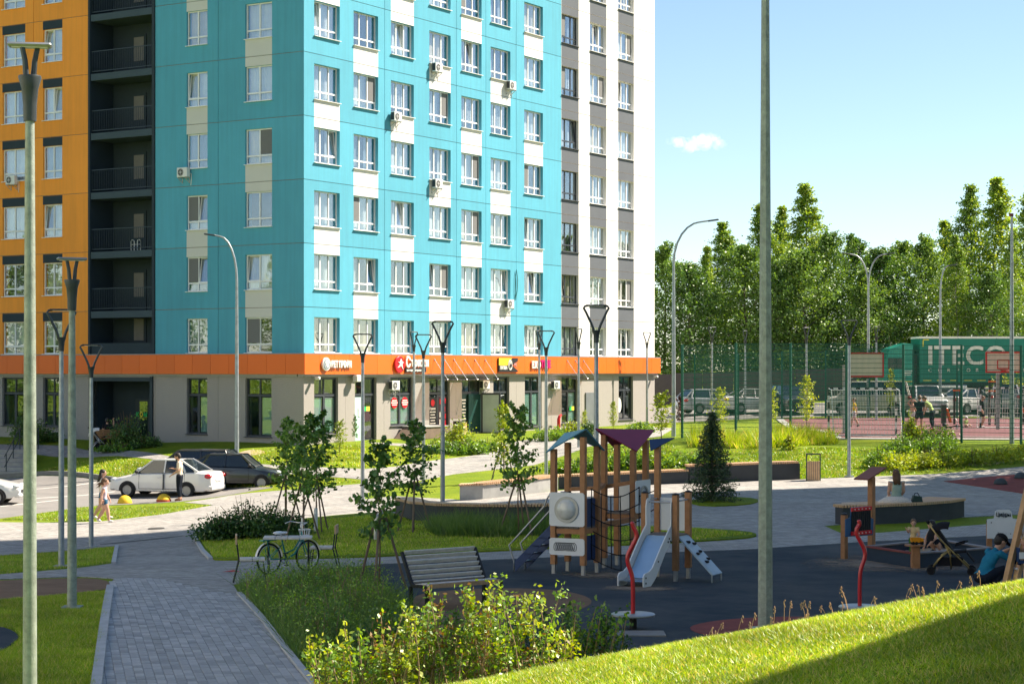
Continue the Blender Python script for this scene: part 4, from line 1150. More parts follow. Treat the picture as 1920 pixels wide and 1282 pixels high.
def disc_lamp(name, p, H, label, rz=0.0):
    e = empty(name, p, 0, label, "street lamp", "garden lamps on the square")
    m = MB(); m.tube([(0, 0, -.1), (0, 0, H * .5), (0, 0, H - .85)], [.078, .066, .05], 16); autosmooth(m.build("post", GALVD, e))
    MB().box((0, 0, .03), (.3, .3, .03)).build("base_plate", GALVD, e)
    m = MB(); m.lathe([(.05, -.85), (.07, -.85), (.075, -.66), (.09, -.5), (.125, -.38), (.12, -.36), (.0, -.37)], 16, (0, 0, H)); autosmooth(m.build("cup", LDARK, e))
    m = MB()
    for s in (-1, 1): m.tube([(s * .03, s * .02, H - .42), (s * .045, s * .03, H - .2), (s * .075, s * .04, H - .04)], [.034, .03, .028], 8)
    autosmooth(m.build("arm", LDARK, e))
    h = empty("head", (0, 0, H - .03), rz); h.parent = e
    autosmooth(MB().box((0, 0, 0), (.47, .17, .045), bev=.02).build("lamp_bar", M("lamp_head_grey", (.3, .31, .32), .4, .08, 4, metal=.4), h))
    MB().box((0, 0, -.026), (.38, .11, .008)).build("lens", LENS, h)
    return e
pp = at(56, 21.0)
disc_lamp("garden_lamp", pp, hpx(80, 21.0) - pp.z, "nearest tall lamp post with weathered green stain, before the orange wall", 0.15)
pp = G(135, 1141); disc_lamp("garden_lamp", pp, hpx(482, pp.y) - pp.z, "second nearest lamp post, standing in the shaded lawn left of the path", R(25))
lamps = [((115, 1063), 580, "lamp post with open triangular head on the strip lawn by the path", R(8)), ((171, 1026), 646, "lamp post beside the two walking girls at the strip lawn edge", 0),
    ((830, 972), 602, "lamp post behind the low curved seat wall and tall grass", 0), ((680, 957), 626, "lamp post in front of the mint shop door", 0), ((794, 906), 627, "thin lamp post on the lawn left of the salon sign end", 0.1),
    ((1024, 904), 620, "lamp post on the lawn below the magenta sign", 0), ((1592, 894), 600, "lamp post on the bright lawn before the football goal", 0.1)]
for (b, top, lab, rz) in lamps:
    p = G(*b); garden_lamp("garden_lamp", p, hpx(top, p.y) - p.z, lab, rz)
for (px, d, top, lab, rz) in ((1118, 46.5, 572, "lamp post rising behind the maroon play tower roof", 0), (776, 88, 622, "thin lamp post right at the salon sign", R(60)), (1011, 92, 620, "distant lamp post in front of the magenta sign letters", R(60)), (1085, 86, 616, "lamp post in front of the dark framed window column", R(60)),
    (1213, 112, 623, "lamp post at the far corner of the building", R(40)), (1335, 109, 613, "distant lamp post left of the mast behind the green fence", R(35)), (1397, 117, 620, "smallest lamp post left of the mast near parked cars", R(60)), (1512, 110, 614, "distant lamp post between the mast and the goal", R(50)), (1643, 110, 612, "distant lamp post behind the left basketball board", R(60))):
    p = at(px, d); garden_lamp("garden_lamp", p, hpx(top, d) - p.z, lab, rz, plate=False)
# tall lighting mast
p = G(1435, 1184); e = empty("lighting_mast", p, 0, "thick octagonal steel mast in the foreground reaching out of the frame", "mast")
m = MB(); m.tube([(0, 0, -.2), (0, 0, 4.2), (0, 0, 10)], [.118, .098, .062], 8); m.build("shaft", GALVD, e); MB().box((0, 0, .04), (.45, .45, .04)).build("base_plate", GALVD, e)
MB().tube([(0, 0, 10), (0, 0, 14)], [.062, .05], 8).build("upper_shaft", GALVD, e)
# curved road lamps
def road_lamp(p, H, label, sgn=1, reach=2.0, two=False, rz=0):
    e = empty("road_lamp", p, rz, label, "street lamp", "tall curved road lamps")
    m = MB(); m.tube([(0, 0, -.1), (0, 0, H * .55), (0, 0, H * .8)], [.1, .075, .055], 12); autosmooth(m.build("post", GALV, e))
    for s in ((sgn, -sgn) if two else (sgn,)):
        m = MB(); R_ = H * .2
        pts = [(0, 0, H * .8)] + [(s * reach * .78 * (1 - math.cos(a)), 0, H * .8 + R_ * .97 * math.sin(a)) for a in [R(15), R(30), R(45), R(60), R(75), R(86)]] + [(s * reach, 0, H)]
        m.tube(pts, [.055, .05, .047, .045, .042, .04, .038, .035], 10); autosmooth(m.build("arm", GALV, e))
        autosmooth(MB().box((0, 0, 0), (.5, .16, .07), bev=.025, mat=Matrix.Translation((s * (reach + .2), 0, H + .02)) @ Matrix.Rotation(-s * R(8), 4, 'Y')).build("lamp_head", LDARK, e))
    return e
p = G(444, 864); road_lamp(p, hpx(441, p.y) - p.z, "slender curved road lamp standing before the turquoise wall", -1, .95)
p = at(1263, 85.8); road_lamp(p, hpx(414, 85.8) - p.z, "tall curved road lamp right beside the building end", 1, 1.55)
p = at(1628, 113.0); road_lamp(p, hpx(476, 113) - p.z, "double armed road lamp behind the left basketball board", 1, 1.1, True)
p = at(1763, 114); road_lamp(p, hpx(498, 114) - p.z, "curved road lamp in front of the green lorry", 1, .5)
p = at(1897, 80.0); e = empty("court_floodlight", p, 0, "straight pale steel pole in front of the right basketball board", "street lamp")
H = hpx(403, 80) - p.z; m = MB(); m.tube([(0, 0, -.1), (0, 0, H * .5), (0, 0, H)], [.10, .085, .05], 12); autosmooth(m.build("post", GALV, e)); MB().box((-.02, 0, H), (.16, .12, .12)).build("cap", RUB_RED, e)

# ------------------------------------------------------------------ mesh fence round the court
FGREEN = M("fence_green", (.008, .10, .065), .5, .1, 4, metal=.1)
def wire_fence(name, label, a, b, n, H, top_wires=True):
    """posts and welded mesh panels from a to b"""
    A = Vector(a); B = Vector(b); L = (B - A).length; ux = (B - A) / L; rz = math.atan2(ux.y, ux.x)
    z0 = gz(A.x, A.y)
    e = empty(name, (A.x, A.y, z0), rz, label, "fence", "fences of the sports court")
    post = MB().box((0, 0, H / 2), (.09, .09, H)).mesh("post", [FGREEN])
    w = L / n
    pm = MB()
    k = int(H / .2)
    for i in range(k + 1): pm.box((w / 2, -.02, .04 + i * (H - .08) / k), (w, .016, .02))
    for i in range(int(w / .05)): pm.box((.025 + i * .05, .005, H / 2), (.008, .008, H - .06))
    pmesh = pm.mesh("mesh_panel", [FGREEN])
    for i in range(n + 1):
        q = A + ux * (w * i); dz = gz(q.x, q.y) - z0
        inst("post", post, e, (w * i, 0, dz))
        if i < n: inst("mesh_panel", pmesh, e, (w * i, 0, dz))
    return e
fa = at(1279, 84.6); fb = at(1920, 79.6); dirf = (fb - fa)
nseg = 6; seglen = dirf.length / 6.05
fb2 = fa + dirf.normalized() * (seglen * 8)
wire_fence("mesh_fence", "tall green wire mesh fence along the near side of the court", (fa.x, fa.y, 0), (fb2.x, fb2.y, 0), 8, 4.05)
wire_fence("mesh_fence", "tall green wire mesh fence along the far side of the court", (10.6, 113, 0), (46, 112.4, 0), 14, 3.9)

# dark board fence behind, left of the court
bf = empty("board_fence", (0, 0, 0), 0, "dark brown solid board fence beneath the trees", "fence")
BFM = M("fence_brown", (.055, .045, .05), .6, .12, 3)
for i in range(7):
    x = 8.5 + i * 2.02
    y = 128.0 - .02 * i; z = gz(x, y)
    MB().box((x + 1, y, z + 1.05), (1.99, .05, 2.1)).build("fence_board", BFM, bf)

# ------------------------------------------------------------------ seat walls with slatted tops
SLAT = M("slat_wood", (.50, .31, .17), .65, .25, 14, .2, 60, col2=(.62, .42, .25))
WALLD = M("seat_wall_dark", (.045, .050, .056), .8, .12, 3, .2, 60)
WALLC = M("seat_wall_concrete", (.33, .33, .32), .85, .15, 3, .3, 60, dirt=.3)
def seat_wall(name, label, pts, width, h, inward, wallmat=WALLD, base=None):
    """wall following world points; slats lie across its top"""
    P = [Vector(p) for p in pts]
    e = empty(name, P[0], 0, label, "seat wall", "slatted seat walls on the square")
    # resample
    Q = []; 
    for i in range(len(P) - 1):
        n = max(2, int((P[i + 1] - P[i]).length / .5))
        for k in range(n): Q.append(P[i].lerp(P[i + 1], k / n))
    Q.append(P[-1])
    N_ = []
    for i in range(len(Q)):
        d = (Q[min(i + 1, len(Q) - 1)] - Q[max(i - 1, 0)]); d.z = 0; d.normalize(); N_.append(Vector((-d.y, d.x, 0)) * inward)
    m = MB(); vs = []; fs = []
    zt = [gz(q.x, q.y) + h for q in Q]
    if base is not None: zt = [base + h] * len(Q)
    for q, n_, z in zip(Q, N_, zt):
        a = q - P[0]; b = a + n_ * width
        zb = gz(q.x, q.y) - .15 - P[0].z
        vs += [(a.x, a.y, zb), (a.x, a.y, z - P[0].z), (b.x, b.y, z - P[0].z), (b.x, b.y, zb)]
    k = len(Q)
    for i in range(k - 1):
        for j in range(3): fs.append((i * 4 + j, i * 4 + j + 1, (i + 1) * 4 + j + 1, (i + 1) * 4 + j))
    fs += [(0, 1, 2, 3), ((k - 1) * 4, (k - 1) * 4 + 3, (k - 1) * 4 + 2, (k - 1) * 4 + 1)]
    m.add(vs, fs); m.build("wall_body", wallmat, e)
    s = MB(); acc = 0; pitch = .085
    for i in range(k - 1):
        a, b = Q[i], Q[i + 1]; L = (b - a).length; t = acc
        while t < L:
            f = t / L; c = a.lerp(b, f) - P[0]; n_ = N_[i].lerp(N_[i + 1], f).normalized(); z = zt[i] + (zt[i + 1] - zt[i]) * f - P[0].z
            s.beam((c.x - n_.x * .05, c.y - n_.y * .05, z + .035), (c.x + n_.x * (width + .05), c.y + n_.y * (width + .05), z + .035), .055, .07)
            t += pitch
        acc = t - L
    so = s.build("seat_slats", SLAT, e); so['kind'] = 'stuff'
    return e
wpts = lambda L_: [G(*p) for p in L_]
seat_wall("seat_wall", "long concrete seat wall with pale slats, left part below the lawn", wpts([(862, 938), (905, 936), (960, 930), (1010, 924), (1046, 919)]), .55, .46, 1, WALLC)
seat_wall("seat_wall", "dark seat wall behind the play tower posts", wpts([(1048, 917), (1110, 915), (1180, 911), (1240, 908), (1291, 906)]), .55, .42, 1)
seat_wall("seat_wall", "dark seat wall behind the small fir, ending beside the wooden bin", wpts([(1293, 906), (1360, 904), (1430, 901), (1500, 899)]), .6, .58, 1)
seat_wall("seat_wall", "low curved seat wall bordering the tall grass bed", wpts([(741, 968), (770, 977), (820, 982), (890, 984), (960, 985), (1036, 984)]), .5, .50, 1)
sw = seat_wall("seat_wall", "freestanding dark seat wall where the woman sits", wpts([(1566, 982), (1580, 984), (1640, 983), (1720, 979), (1780, 974), (1808, 969)]), 1.0, .46, 1)

# wooden bin on the lawn edge
p = G(1525, 901); e = empty("litter_bin", p, R(-8), "slatted wooden litter bin with open metal hoop on the lawn edge", "bin")
for i in range(6): MB().box((-.185 + i * .074, -.16, .36), (.06, .03, .66)).build("slat", SLAT, e)
for i in range(4): MB().box((.2, -.1 + i * .08, .36), (.03, .06, .66)).build("slat", SLAT, e)
m = MB()
for x in (-.235, .235):
    for y in (-.16, .16): m.box((x, y, .46), (.04, .04, .92))
for y in (-.16, .16): m.box((0, y, .94), (.51, .04, .04))
m.build("frame", M("bin_frame", (.06, .075, .05), .5, .1, 4), e); MB().box((0, 0, .36), (.42, .28, .64)).build("liner", ACD, e)

# domes, yellow hemispheres
for (px, py, lab) in ((597, 0, ""),): pass
YD = M("bollard_yellow", (.72, .46, .02), .7, .1, 5, .2, 60, dirt=.25); RDS = M("bollard_red", (.45, .07, .04), .7, .1, 5)
for k, (px, py, lab) in enumerate(((234, 944, "yellow concrete hemisphere bollard near the white car's front wheel"), (307, 941, "yellow concrete hemisphere bollard with red foot stripe by the man"))):
    p = G(px, py); e = empty("hemisphere_bollard", p, 0, lab, "bollard", "hemisphere bollards")
    m = MB(); m.ell((0, 0, .02), (.27, .27, .30), 20, zmin=0.0); m.build("dome", YD, e, True)
    MB().lathe([(.275, 0), (.278, .05 + .05 * k)], 20).build("foot_ring", RDS if k else YD, e)
for (px, py, lab) in ((1876, 909, "dark rubber play dome on the red ground, nearer one"), (1914, 898, "dark rubber play dome on the red ground, at the right edge")):
    p = G(px, py); m = MB(); m.ell((0, 0, 0), (.235, .235, .22), 20, zmin=0.0); o = m.build("play_dome", M("dome_dark", (.035, .05, .06), .7, .1, 4), None, True, p + Vector((0, 0, .03))); tag(o, lab, "play dome", "rubber play domes")

# manhole and drain marks, red leaf scrap
for (px, py, r_) in ((299, 991, .34),):
    p = G(px, py); m = MB(); m.lathe([(0, .02), (r_, .02), (r_, -.05)], 24, cap=False); o = m.build("manhole_cover", M("cast_iron", (.08, .075, .07), .6, .2, 6, metal=.5), None, False, p); tag(o, "round iron manhole cover in the paving near the shade edge", "manhole")
p = G(270, 1017); m = MB()
a = G(190, 1021); b = G(345, 1005)
m.beam(a - p + Vector((0, 0, .012)), b - p + Vector((0, 0, .012)), .16, .012); o = m.build("drain_channel", M("drain_iron", (.06, .06, .06), .6, .2, 5), None, False, p); tag(o, "dark drain channel crossing the paving", "drain")
p = G(433, 1073); o = MB().add([(-.18, -.03, .02), (-.02, -.05, .025), (.2, .0, .02), (.05, .05, .05), (-.1, .03, .03)], [(0, 1, 3, 4), (1, 2, 3)]).build("red_scrap", M("red_scrap", (.45, .02, .03), .7, .2, 9), None, False, p); tag(o, "small red scrap lying on the paving by the chair", "litter")

# ------------------------------------------------------------------ slatted bench in front
GREYWOOD = M("bench_slat_wood", (.50, .46, .41), .7, .2, 10, .2, 60, col2=(.64, .59, .54))
BLACKM = M("black_steel", (.012, .012, .014), .45, .1, 5, metal=.2)
def recliner(p, rz, label):
    e = empty("park_bench", p, rz, label, "bench")
    W = 1.5
    prof = [(.50, .445), (.42, .455), (.33, .445), (.24, .43), (.15, .425)]           # seat slats (y toward the sitter's front, z)
    back = [(.055, .46), (.005, .535), (-.045, .615), (-.09, .695), (-.135, .775), (-.18, .855), (-.225, .935)]
    pts = prof + back
    for i, (y, z) in enumerate(pts):
        j = max(0, min(len(pts) - 1, i)); a = pts[max(0, j - 1)]; b = pts[min(len(pts) - 1, j + 1)]
        ang = math.atan2(b[1] - a[1], -(b[0] - a[0]))
        T = Matrix.Translation((0, -y, z)) @ Matrix.Rotation(-ang, 4, 'X')
        MB().box((0, 0, 0), (W - .06, .072, .028), 0, mat=T, bev=.005).build("slat", GREYWOOD, e)
    for s in (-1, 1):
        m = MB(); x = s * W / 2
        path_ = [(.55, .40), (.33, .415), (.12, .40), (.05, .44), (-.25, .94)]
        for i in range(len(path_) - 1): m.beam((x, -path_[i][0], path_[i][1]), (x, -path_[i + 1][0], path_[i + 1][1]), .055, .045, up=(1, 0, 0))
        m.build("side_rail", BLACKM, e)
        MB().box((x, -.52, .2), (.055, .05, .40)).build("leg", BLACKM, e); MB().box((x, -.03, .2), (.055, .05, .40)).build("leg", BLACKM, e)
        MB().box((x, -.27, .02), (.06, .56, .04)).build("foot_bar", BLACKM, e)
    MB().box((0, -.545, .43), (W - .06, .03, .07)).build("front_slat", M("bench_front_wood", (.42, .27, .15), .7, .2, 10), e)
    return e
p = G(838, 1136); recliner(p, R(36), "black framed park bench with grey wooden slats behind the front shrubs")

# cafe seats and table beside the bicycle
def cafe_chair(p, rz, label, flip=False):
    e = empty("wooden_chair", p, rz, label, "chair", "wooden seats by the bicycle")
    for i in range(2): MB().box((-.12 + .24 * i, 0, .45), (.23, .44, .045), bev=.006).build("seat_board", GREYWOOD, e)
    MB().box((-.30, 0, .83), (.035, .42, .18), 0, mat=None, bev=.006).build("back_board", SLAT, e)
    m = MB()
    for y in (-.19, .19):
        m.tube([(-.36, y, 0), (-.25, y, .44), (-.31, y, .9)], .014, 6); m.tube([(.26, y, 0), (.2, y, .43), (-.25, y, .43)], .014, 6)
    m.build("frame", BLACKM, e)
    return e
cafe_chair(G(473, 1092), R(8), "wooden garden chair with black frame at the path corner")
cafe_chair(G(604, 1066), R(178), "wooden garden chair half hidden behind the saplings")
p = G(541, 1075); e = empty("garden_table", p, R(4), "small slatted wooden table behind the bicycle", "table")
for i in range(4): MB().box((-.38 + i * .245, 0, .73), (.235, .55, .04), bev=.006).build("table_board", GREYWOOD, e)
m = MB()
for x in (-.4, .4):
    m.tube([(x, -.22, 0), (x, -.22, .7), (x, .22, .7), (x, .22, 0)], .014, 6)
m.build("frame", BLACKM, e)

# bicycle, teal with white mudguards
BTEAL = M("bike_teal", (.0, .22, .20), .35, .05, 4, spec=.5, coat=.4); BWHITE = M("bike_white", (.75, .75, .73), .4, .05, 4); TYRE = M("tyre_rubber", (.015, .015, .016), .85, .1, 10)
STEEL = M("spoke_steel", (.5, .5, .5), .3, .05, 4, metal=.9)
def torus(mb, c, R0, r, axis='Y', n=36, k=8, mi=0):
    vs = []; fs = []
    for i in range(n):
        a = 2 * PI * i / n
        for j in range(k):
            b = 2 * PI * j / k; rr = R0 + r * math.cos(b)
            q = (rr * math.cos(a), r * math.sin(b), rr * math.sin(a)) if axis == 'Y' else (rr * math.cos(a), rr * math.sin(a), r * math.sin(b)) if axis == 'Z' else (r * math.sin(b), rr * math.cos(a), rr * math.sin(a))
            vs.append((c[0] + q[0], c[1] + q[1], c[2] + q[2]))
    for i in range(n):
        for j in range(k): fs.append((i * k + j, ((i + 1) % n) * k + j, ((i + 1) % n) * k + (j + 1) % k, i * k + (j + 1) % k))
    mb.add(vs, fs, mi)
def bicycle(p, rz, label, frame=BTEAL, guard=BWHITE, guards=True, tilt=0):
    e = empty("bicycle", p, rz, label, "bicycle"); e.rotation_euler = (tilt, 0, rz)
    Rw = .32; xr, xf = -.50, .52
    for x in (xr, xf):
        w = empty("wheel", (x, 0, Rw)); w.parent = e
        m = MB(); torus(m, (0, 0, 0), Rw - .02, .02); m.build("tyre", TYRE, w, True)
        m = MB(); torus(m, (0, 0, 0), Rw - .045, .010); m.build("rim", STEEL, w, True)
        m = MB()
        for i in range(16): a = 2 * PI * i / 16; m.tube([(0, .02 * (-1) ** i, 0), ((Rw - .05) * math.cos(a), 0, (Rw - .05) * math.sin(a))], .0022, 4)
        m.tube([(0, -.05, 0), (0, .05, 0)], .02, 8); m.build("spokes", STEEL, w)
        if guards:
            vs = []; fs = []
            for i in range(15):
                a = R(5 + 165 * i / 14) if x < 0 else R(15 + 130 * i / 14)
                for y in (-.028, .028): vs.append((x + (Rw + .025) * math.cos(a), y, Rw + (Rw + .025) * math.sin(a)))
            for i in range(14): fs.append((2 * i, 2 * i + 1, 2 * i + 3, 2 * i + 2))
            MB().add(vs, fs).build("mudguard", guard, e, True)
    m = MB()
    bb = (-.05, 0, .29); seat = (-.17, 0, .72); hd = (.36, 0, .78)
    m.tube([bb, seat], .017, 8); m.tube([(.385, 0, .66), (.18, 0, .38), bb], .021, 8); m.tube([(.37, 0, .72), (.16, 0, .47), (-.09, 0, .40)], .017, 8)
    for y in (-.05, .05): m.tube([bb, (xr, y, Rw)], .011, 6); m.tube([(-.14, 0, .60), (xr, y, Rw)], .010, 6); m.tube([(.40, y * .6, .60), (xf, y, Rw)], .014, 6)
    m.tube([(.41, 0, .58), (.355, 0, .82)], .022, 8); m.build("frame", frame, e, True)
    m = MB(); m.tube([(.355, 0, .82), (.34, 0, .98)], .014, 8); m.tube([(.16, -.28, .98), (.28, -.26, 1.02), (.345, -.1, 1.0), (.345, .1, 1.0), (.28, .26, 1.02), (.16, .28, .98)], .012, 8); m.build("handlebar", STEEL, e, True)
    m = MB(); m.tube([(-.17, 0, .72), (-.185, 0, .80)], .013, 8); m.build("seat_post", STEEL, e)
    m = MB(); m.ell((-.25, 0, .83), (.13, .085, .035), 12); m.ell((-.12, 0, .825), (.11, .035, .028), 10); m.build("saddle", guard, e, True)
    if guards:
        m = MB(); m.box((-.53, 0, .70), (.36, .13, .015)); m.tube([(-.5, -.06, .33), (-.6, -.06, .7)], .007, 6); m.tube([(-.5, .06, .33), (-.6, .06, .7)], .007, 6); m.build("luggage_rack", frame, e)
        m = MB(); torus(m, (.44, 0, .86), .12, .008, 'Z', 20, 6); torus(m, (.44, 0, .74), .09, .008, 'Z', 20, 6)
        for i in range(14): a = 2 * PI * i / 14; m.tube([(.44 + .12 * math.cos(a), .12 * math.sin(a), .86), (.44 + .09 * math.cos(a), .09 * math.sin(a), .72)], .005, 4)
        m.build("basket", guard, e)
    m = MB(); torus(m, (-.05, .05, .29), .085, .006); m.tube([(-.05, .06, .29), (.05, .07, .16)], .009, 6); m.tube([(-.05, -.06, .29), (-.15, -.07, .42)], .009, 6); m.box((.05, .1, .15), (.09, .06, .02)); m.box((-.15, -.1, .42), (.09, .06, .02)); m.build("crank", BLACKM, e)
    return e
bicycle(G(540, 1074), R(47), "teal step-through bicycle with white mudguards, saddle and basket")
bicycle(at(1771, 95), R(5), "dark bicycle lying on the court behind the two boys", BLACKM, BLACKM, False, tilt=R(72))
# ------------------------------------------------------------------ play equipment
PINE = M("play_post_wood", (.30, .135, .055), .6, .22, 7, .2, 50, col2=(.40, .19, .085))
HPLW = M("play_panel_white", (.68, .69, .70), .4, .04, 3, spec=.4); HPLN = M("play_panel_navy", (.014, .042, .13), .4, .08, 3, spec=.4); HPLB = M("play_panel_blue", (.06, .20, .30), .4, .08, 3, spec=.4)
MAROON = M("play_panel_maroon", (.20, .02, .055), .4, .06, 3, spec=.4); PGREY = M("play_steel_grey", (.36, .37, .38), .4, .1, 4, metal=.5); ROPE = M("rope_black", (.012, .012, .014), .8, .1, 20)
SLIDEM = M("slide_steel", (.55, .58, .62), .16, .05, 2, metal=.95); SLIDEB = M("slide_sky_blue", (.36, .52, .68), .2, .05, 2, spec=.5, metal=.4)
DECK = M("deck_board", (.20, .17, .15), .8, .15, 6)
E1 = Vector((.89, -.455, 0)); E2 = Vector((.455, .89, 0)); SD = .66
tower = empty("play_tower", (1.3, 39.5, gz(1.3, 39.5)), 0, "wooden play tower with blue and maroon roofs, rope net and white slide", "play tower")
ORG = Vector((1.3, 39.5, 0)); TZ = gz(1.3, 39.5)
def L3(x, y, z): return Vector((x - ORG.x, y - ORG.y, z))
A0 = Vector((.848, 39.45, 0)); B0 = Vector((1.93, 40.75, 0)); C0 = Vector((2.62, 38.45, 0))
def corner(o, i, j): return o + E1 * (SD * i) + E2 * (SD * j)
def post(o, i, j, H, metal=.22, cap=False):
    c = corner(o, i, j)
    MB().box((0, 0, 0), (.115, .115, H - metal), rz=R(-27), bev=.008).build("post", PINE, tower, loc=L3(c.x, c.y, (H + metal) / 2))
    MB().box((0, 0, 0), (.07, .07, metal + .12), rz=R(-27)).build("post_foot", PGREY, tower, loc=L3(c.x, c.y, metal / 2))
    if cap: MB().lathe([(.07, 0), (.07, .02), (.03, .04), (0, .045)], 10).build("post_cap", BLACKM, tower, loc=L3(c.x, c.y, H))
    return c
HA = {(0, 0): 2.55, (1, 0): 2.80, (0, 1): 2.66, (1, 1): 2.60}
for k, h in HA.items(): post(A0, *k, h)
HB = {(0, 0): 2.79, (1, 0): 2.49, (0, 1): 2.57, (1, 1): 2.68}
for k, h in HB.items(): post(B0, *k, h)
post(C0, 0, 0, 1.72, cap=True); post(C0, 1, 0, 1.70, cap=True); post(C0, 0, 1, 2.66); post(C0, 1, 1, 1.72, cap=True)
def deck(o, z, th=.09):
    m = MB()
    for i in range(6):
        a = corner(o, (i + .04) / 6, .0); b = corner(o, (i + .04) / 6, 1.0); w = E1 * (SD / 6 * .9)
        q = [L3(a.x, a.y, z), L3(a.x + w.x, a.y + w.y, z), L3(b.x + w.x, b.y + w.y, z), L3(b.x, b.y, z)]
        MB().plate(q, .03).build("deck_board", DECK, tower)
    for (i0, j0, i1, j1) in ((0, 0, 1, 0), (0, 1, 1, 1), (0, 0, 0, 1), (1, 0, 1, 1)):
        a = corner(o, i0, j0); b = corner(o, i1, j1); MB().beam(L3(a.x, a.y, z - .055), L3(b.x, b.y, z - .055), .05, .1).build("deck_beam", PINE, tower)
deck(A0, .95); deck(B0, 1.15); deck(C0, .88)
def face_panel(o, i0, j0, i1, j1, z0, z1, mat, name="panel", out=.07, ext=.06, th=.018, side=1):
    a = corner(o, i0, j0); b = corner(o, i1, j1); d = (b - a).normalized(); n_ = Vector((d.y, -d.x, 0)) * side
    a = a - d * ext + n_ * out; b = b + d * ext + n_ * out
    m = MB(); r_ = .035
    pts2 = [(r_, 0), (1, 0)]
    L = (b - a).length
    poly = [(r_, 0), (L - r_, 0), (L, r_), (L, z1 - z0 - r_), (L - r_, z1 - z0), (r_, z1 - z0), (0, z1 - z0 - r_), (0, r_)]
    T = Matrix(((d.x, n_.x, 0, 0), (d.y, n_.y, 0, 0), (0, 0, 1, 0), (0, 0, 0, 1)))
    vs = [(x, 0, z) for x, z in poly] + [(x, th, z) for x, z in poly]; n = len(poly)
    fs = [tuple(range(n)), tuple(range(n, 2 * n))[::-1]] + [(i, n + i, n + (i + 1) % n, (i + 1) % n) for i in range(n)]
    m.add(vs, fs, 0, T)
    p_ = m.build(name, mat, tower, loc=L3(a.x, a.y, z0))
    return p_, T, L
# window panel with round bubble, and the squiggle panel below
pn, T_, L_ = face_panel(A0, 0, 0, 1, 0, 1.00, 1.68, HPLW, "window_panel")
cx_, cz_ = L_ / 2, .34
m = MB(); vs = []; 
mt = T_ @ Matrix.Translation((cx_, .022, cz_)) @ Matrix.Rotation(-PI / 2, 4, 'X')
m.lathe([(.21, 0), (.265, 0), (.265, .02), (.21, .02)], 32, mat=mt, cap=False); m.build("window_ring", PGREY, pn)
m = MB(); m.lathe([(.215, .012), (.19, .05), (.13, .085), (.06, .10), (0.002, .105)], 32, mat=mt, cap=False)
m.build("bubble_window", M("bubble_plastic", (.48, .47, .43), .12, .25, 6, spec=.6, col2=(.66, .66, .63)), pn, True)
pn2, T2, L2_ = face_panel(A0, 0, 0, 1, 0, .42, .76, HPLW, "maze_panel")
pts_ = [(.12 + .46 * i / 90 + .05 * math.sin(i * .75), .17 + .085 * math.cos(i * .75) * (1 if i % 23 else .6)) for i in range(91)]
MB().tube([T2 @ Vector((x, .022, z)) for x, z in pts_], .006, 5).build("squiggle_groove", BLACKM, pn2)
# roofs: two triangles folded on a diagonal
def roof(o, hs, mat, fold, name="roof", ov=.16):
    c = {k: corner(o, *k) for k in hs}; ctr = sum((c[k] for k in c), Vector((0, 0, 0))) / 4
    v = {k: L3(*(c[k] + (c[k] - ctr).normalized() * ov).xy, hs[k] + .03) for k in hs}
    a, b = fold; rest_ = [k for k in hs if k not in fold]
    r_ = empty(name, (0, 0, 0)); r_.parent = tower
    for k in rest_: 
        t_ = [v[a], v[b], v[k]]
        nn = (t_[1] - t_[0]).cross(t_[2] - t_[0])
        if nn.z < 0: t_ = [v[b], v[a], v[k]]
        MB().plate(t_, .025).build("roof_plate", mat, r_)
roof(A0, {(0, 0): 2.44, (1, 0): 2.92, (0, 1): 2.80, (1, 1): 2.46}, HPLB, ((1, 0), (0, 1)))
roof(B0, {(0, 0): 2.88, (1, 0): 2.42, (0, 1): 2.46, (1, 1): 2.84}, MAROON, ((0, 0), (1, 1)), ov=.2)
c = corner(C0, 0, 1); r_ = empty("flag_roof", (0, 0, 0)); r_.parent = tower
a = L3(c.x - .16, c.y, 2.74); b = L3(c.x + .33, c.y - .12, 2.78); d = L3(c.x - .15, c.y - .1, 2.52); f = L3(c.x - .05, c.y + .3, 2.7)
MB().plate([a, d, b], .022).build("roof_plate", HPLN, r_); MB().plate([a, b, f], .022).build("roof_plate", HPLN, r_)
# navy ramp with bent handrails on the left
q0 = corner(A0, 0, .12); q1 = corner(A0, 0, .9)
rl = -E1 * .92
for s, q in enumerate((q0, q1)):
    t0 = L3(q.x, q.y, 1.02); t1 = t0 + Vector((rl.x, rl.y, -.88)); 
    m = MB(); m.plate([t0 + Vector((0, 0, -.12)), t1 + Vector((0, 0, -.12)), t1 + Vector((0.0, 0, .10)), t0 + Vector((0, 0, .10))], .02); m.build("ramp_side", HPLN, tower)
    up = Vector((0, 0, .5)); e_ = -E1
    MB().tube([t0 + Vector((.05, 0, .62)), t0 + e_ * .12 + Vector((0, 0, .62)), t0 + e_ * .2 + Vector((0, 0, .5)), t0 + e_ * .25 + Vector((0, 0, .36)), t1 + e_ * .0 + Vector((0, 0, .55)), t1 + e_ * .14 + Vector((0, 0, .42)), t1 + e_ * .03 + Vector((0, 0, .1)), t1 + e_ * .03 + Vector((0, 0, -.12))], .019, 8).build("handrail", PGREY, tower, True)
for i in range(5):
    f_ = (i + .6) / 5.2; a = L3(q0.x, q0.y, 1.0) + Vector((rl.x * f_, rl.y * f_, -.88 * f_)); b = L3(q1.x, q1.y, 1.0) + Vector((rl.x * f_, rl.y * f_, -.88 * f_))
    MB().beam(a, b, .17, .03).build("ramp_step", HPLN, tower)
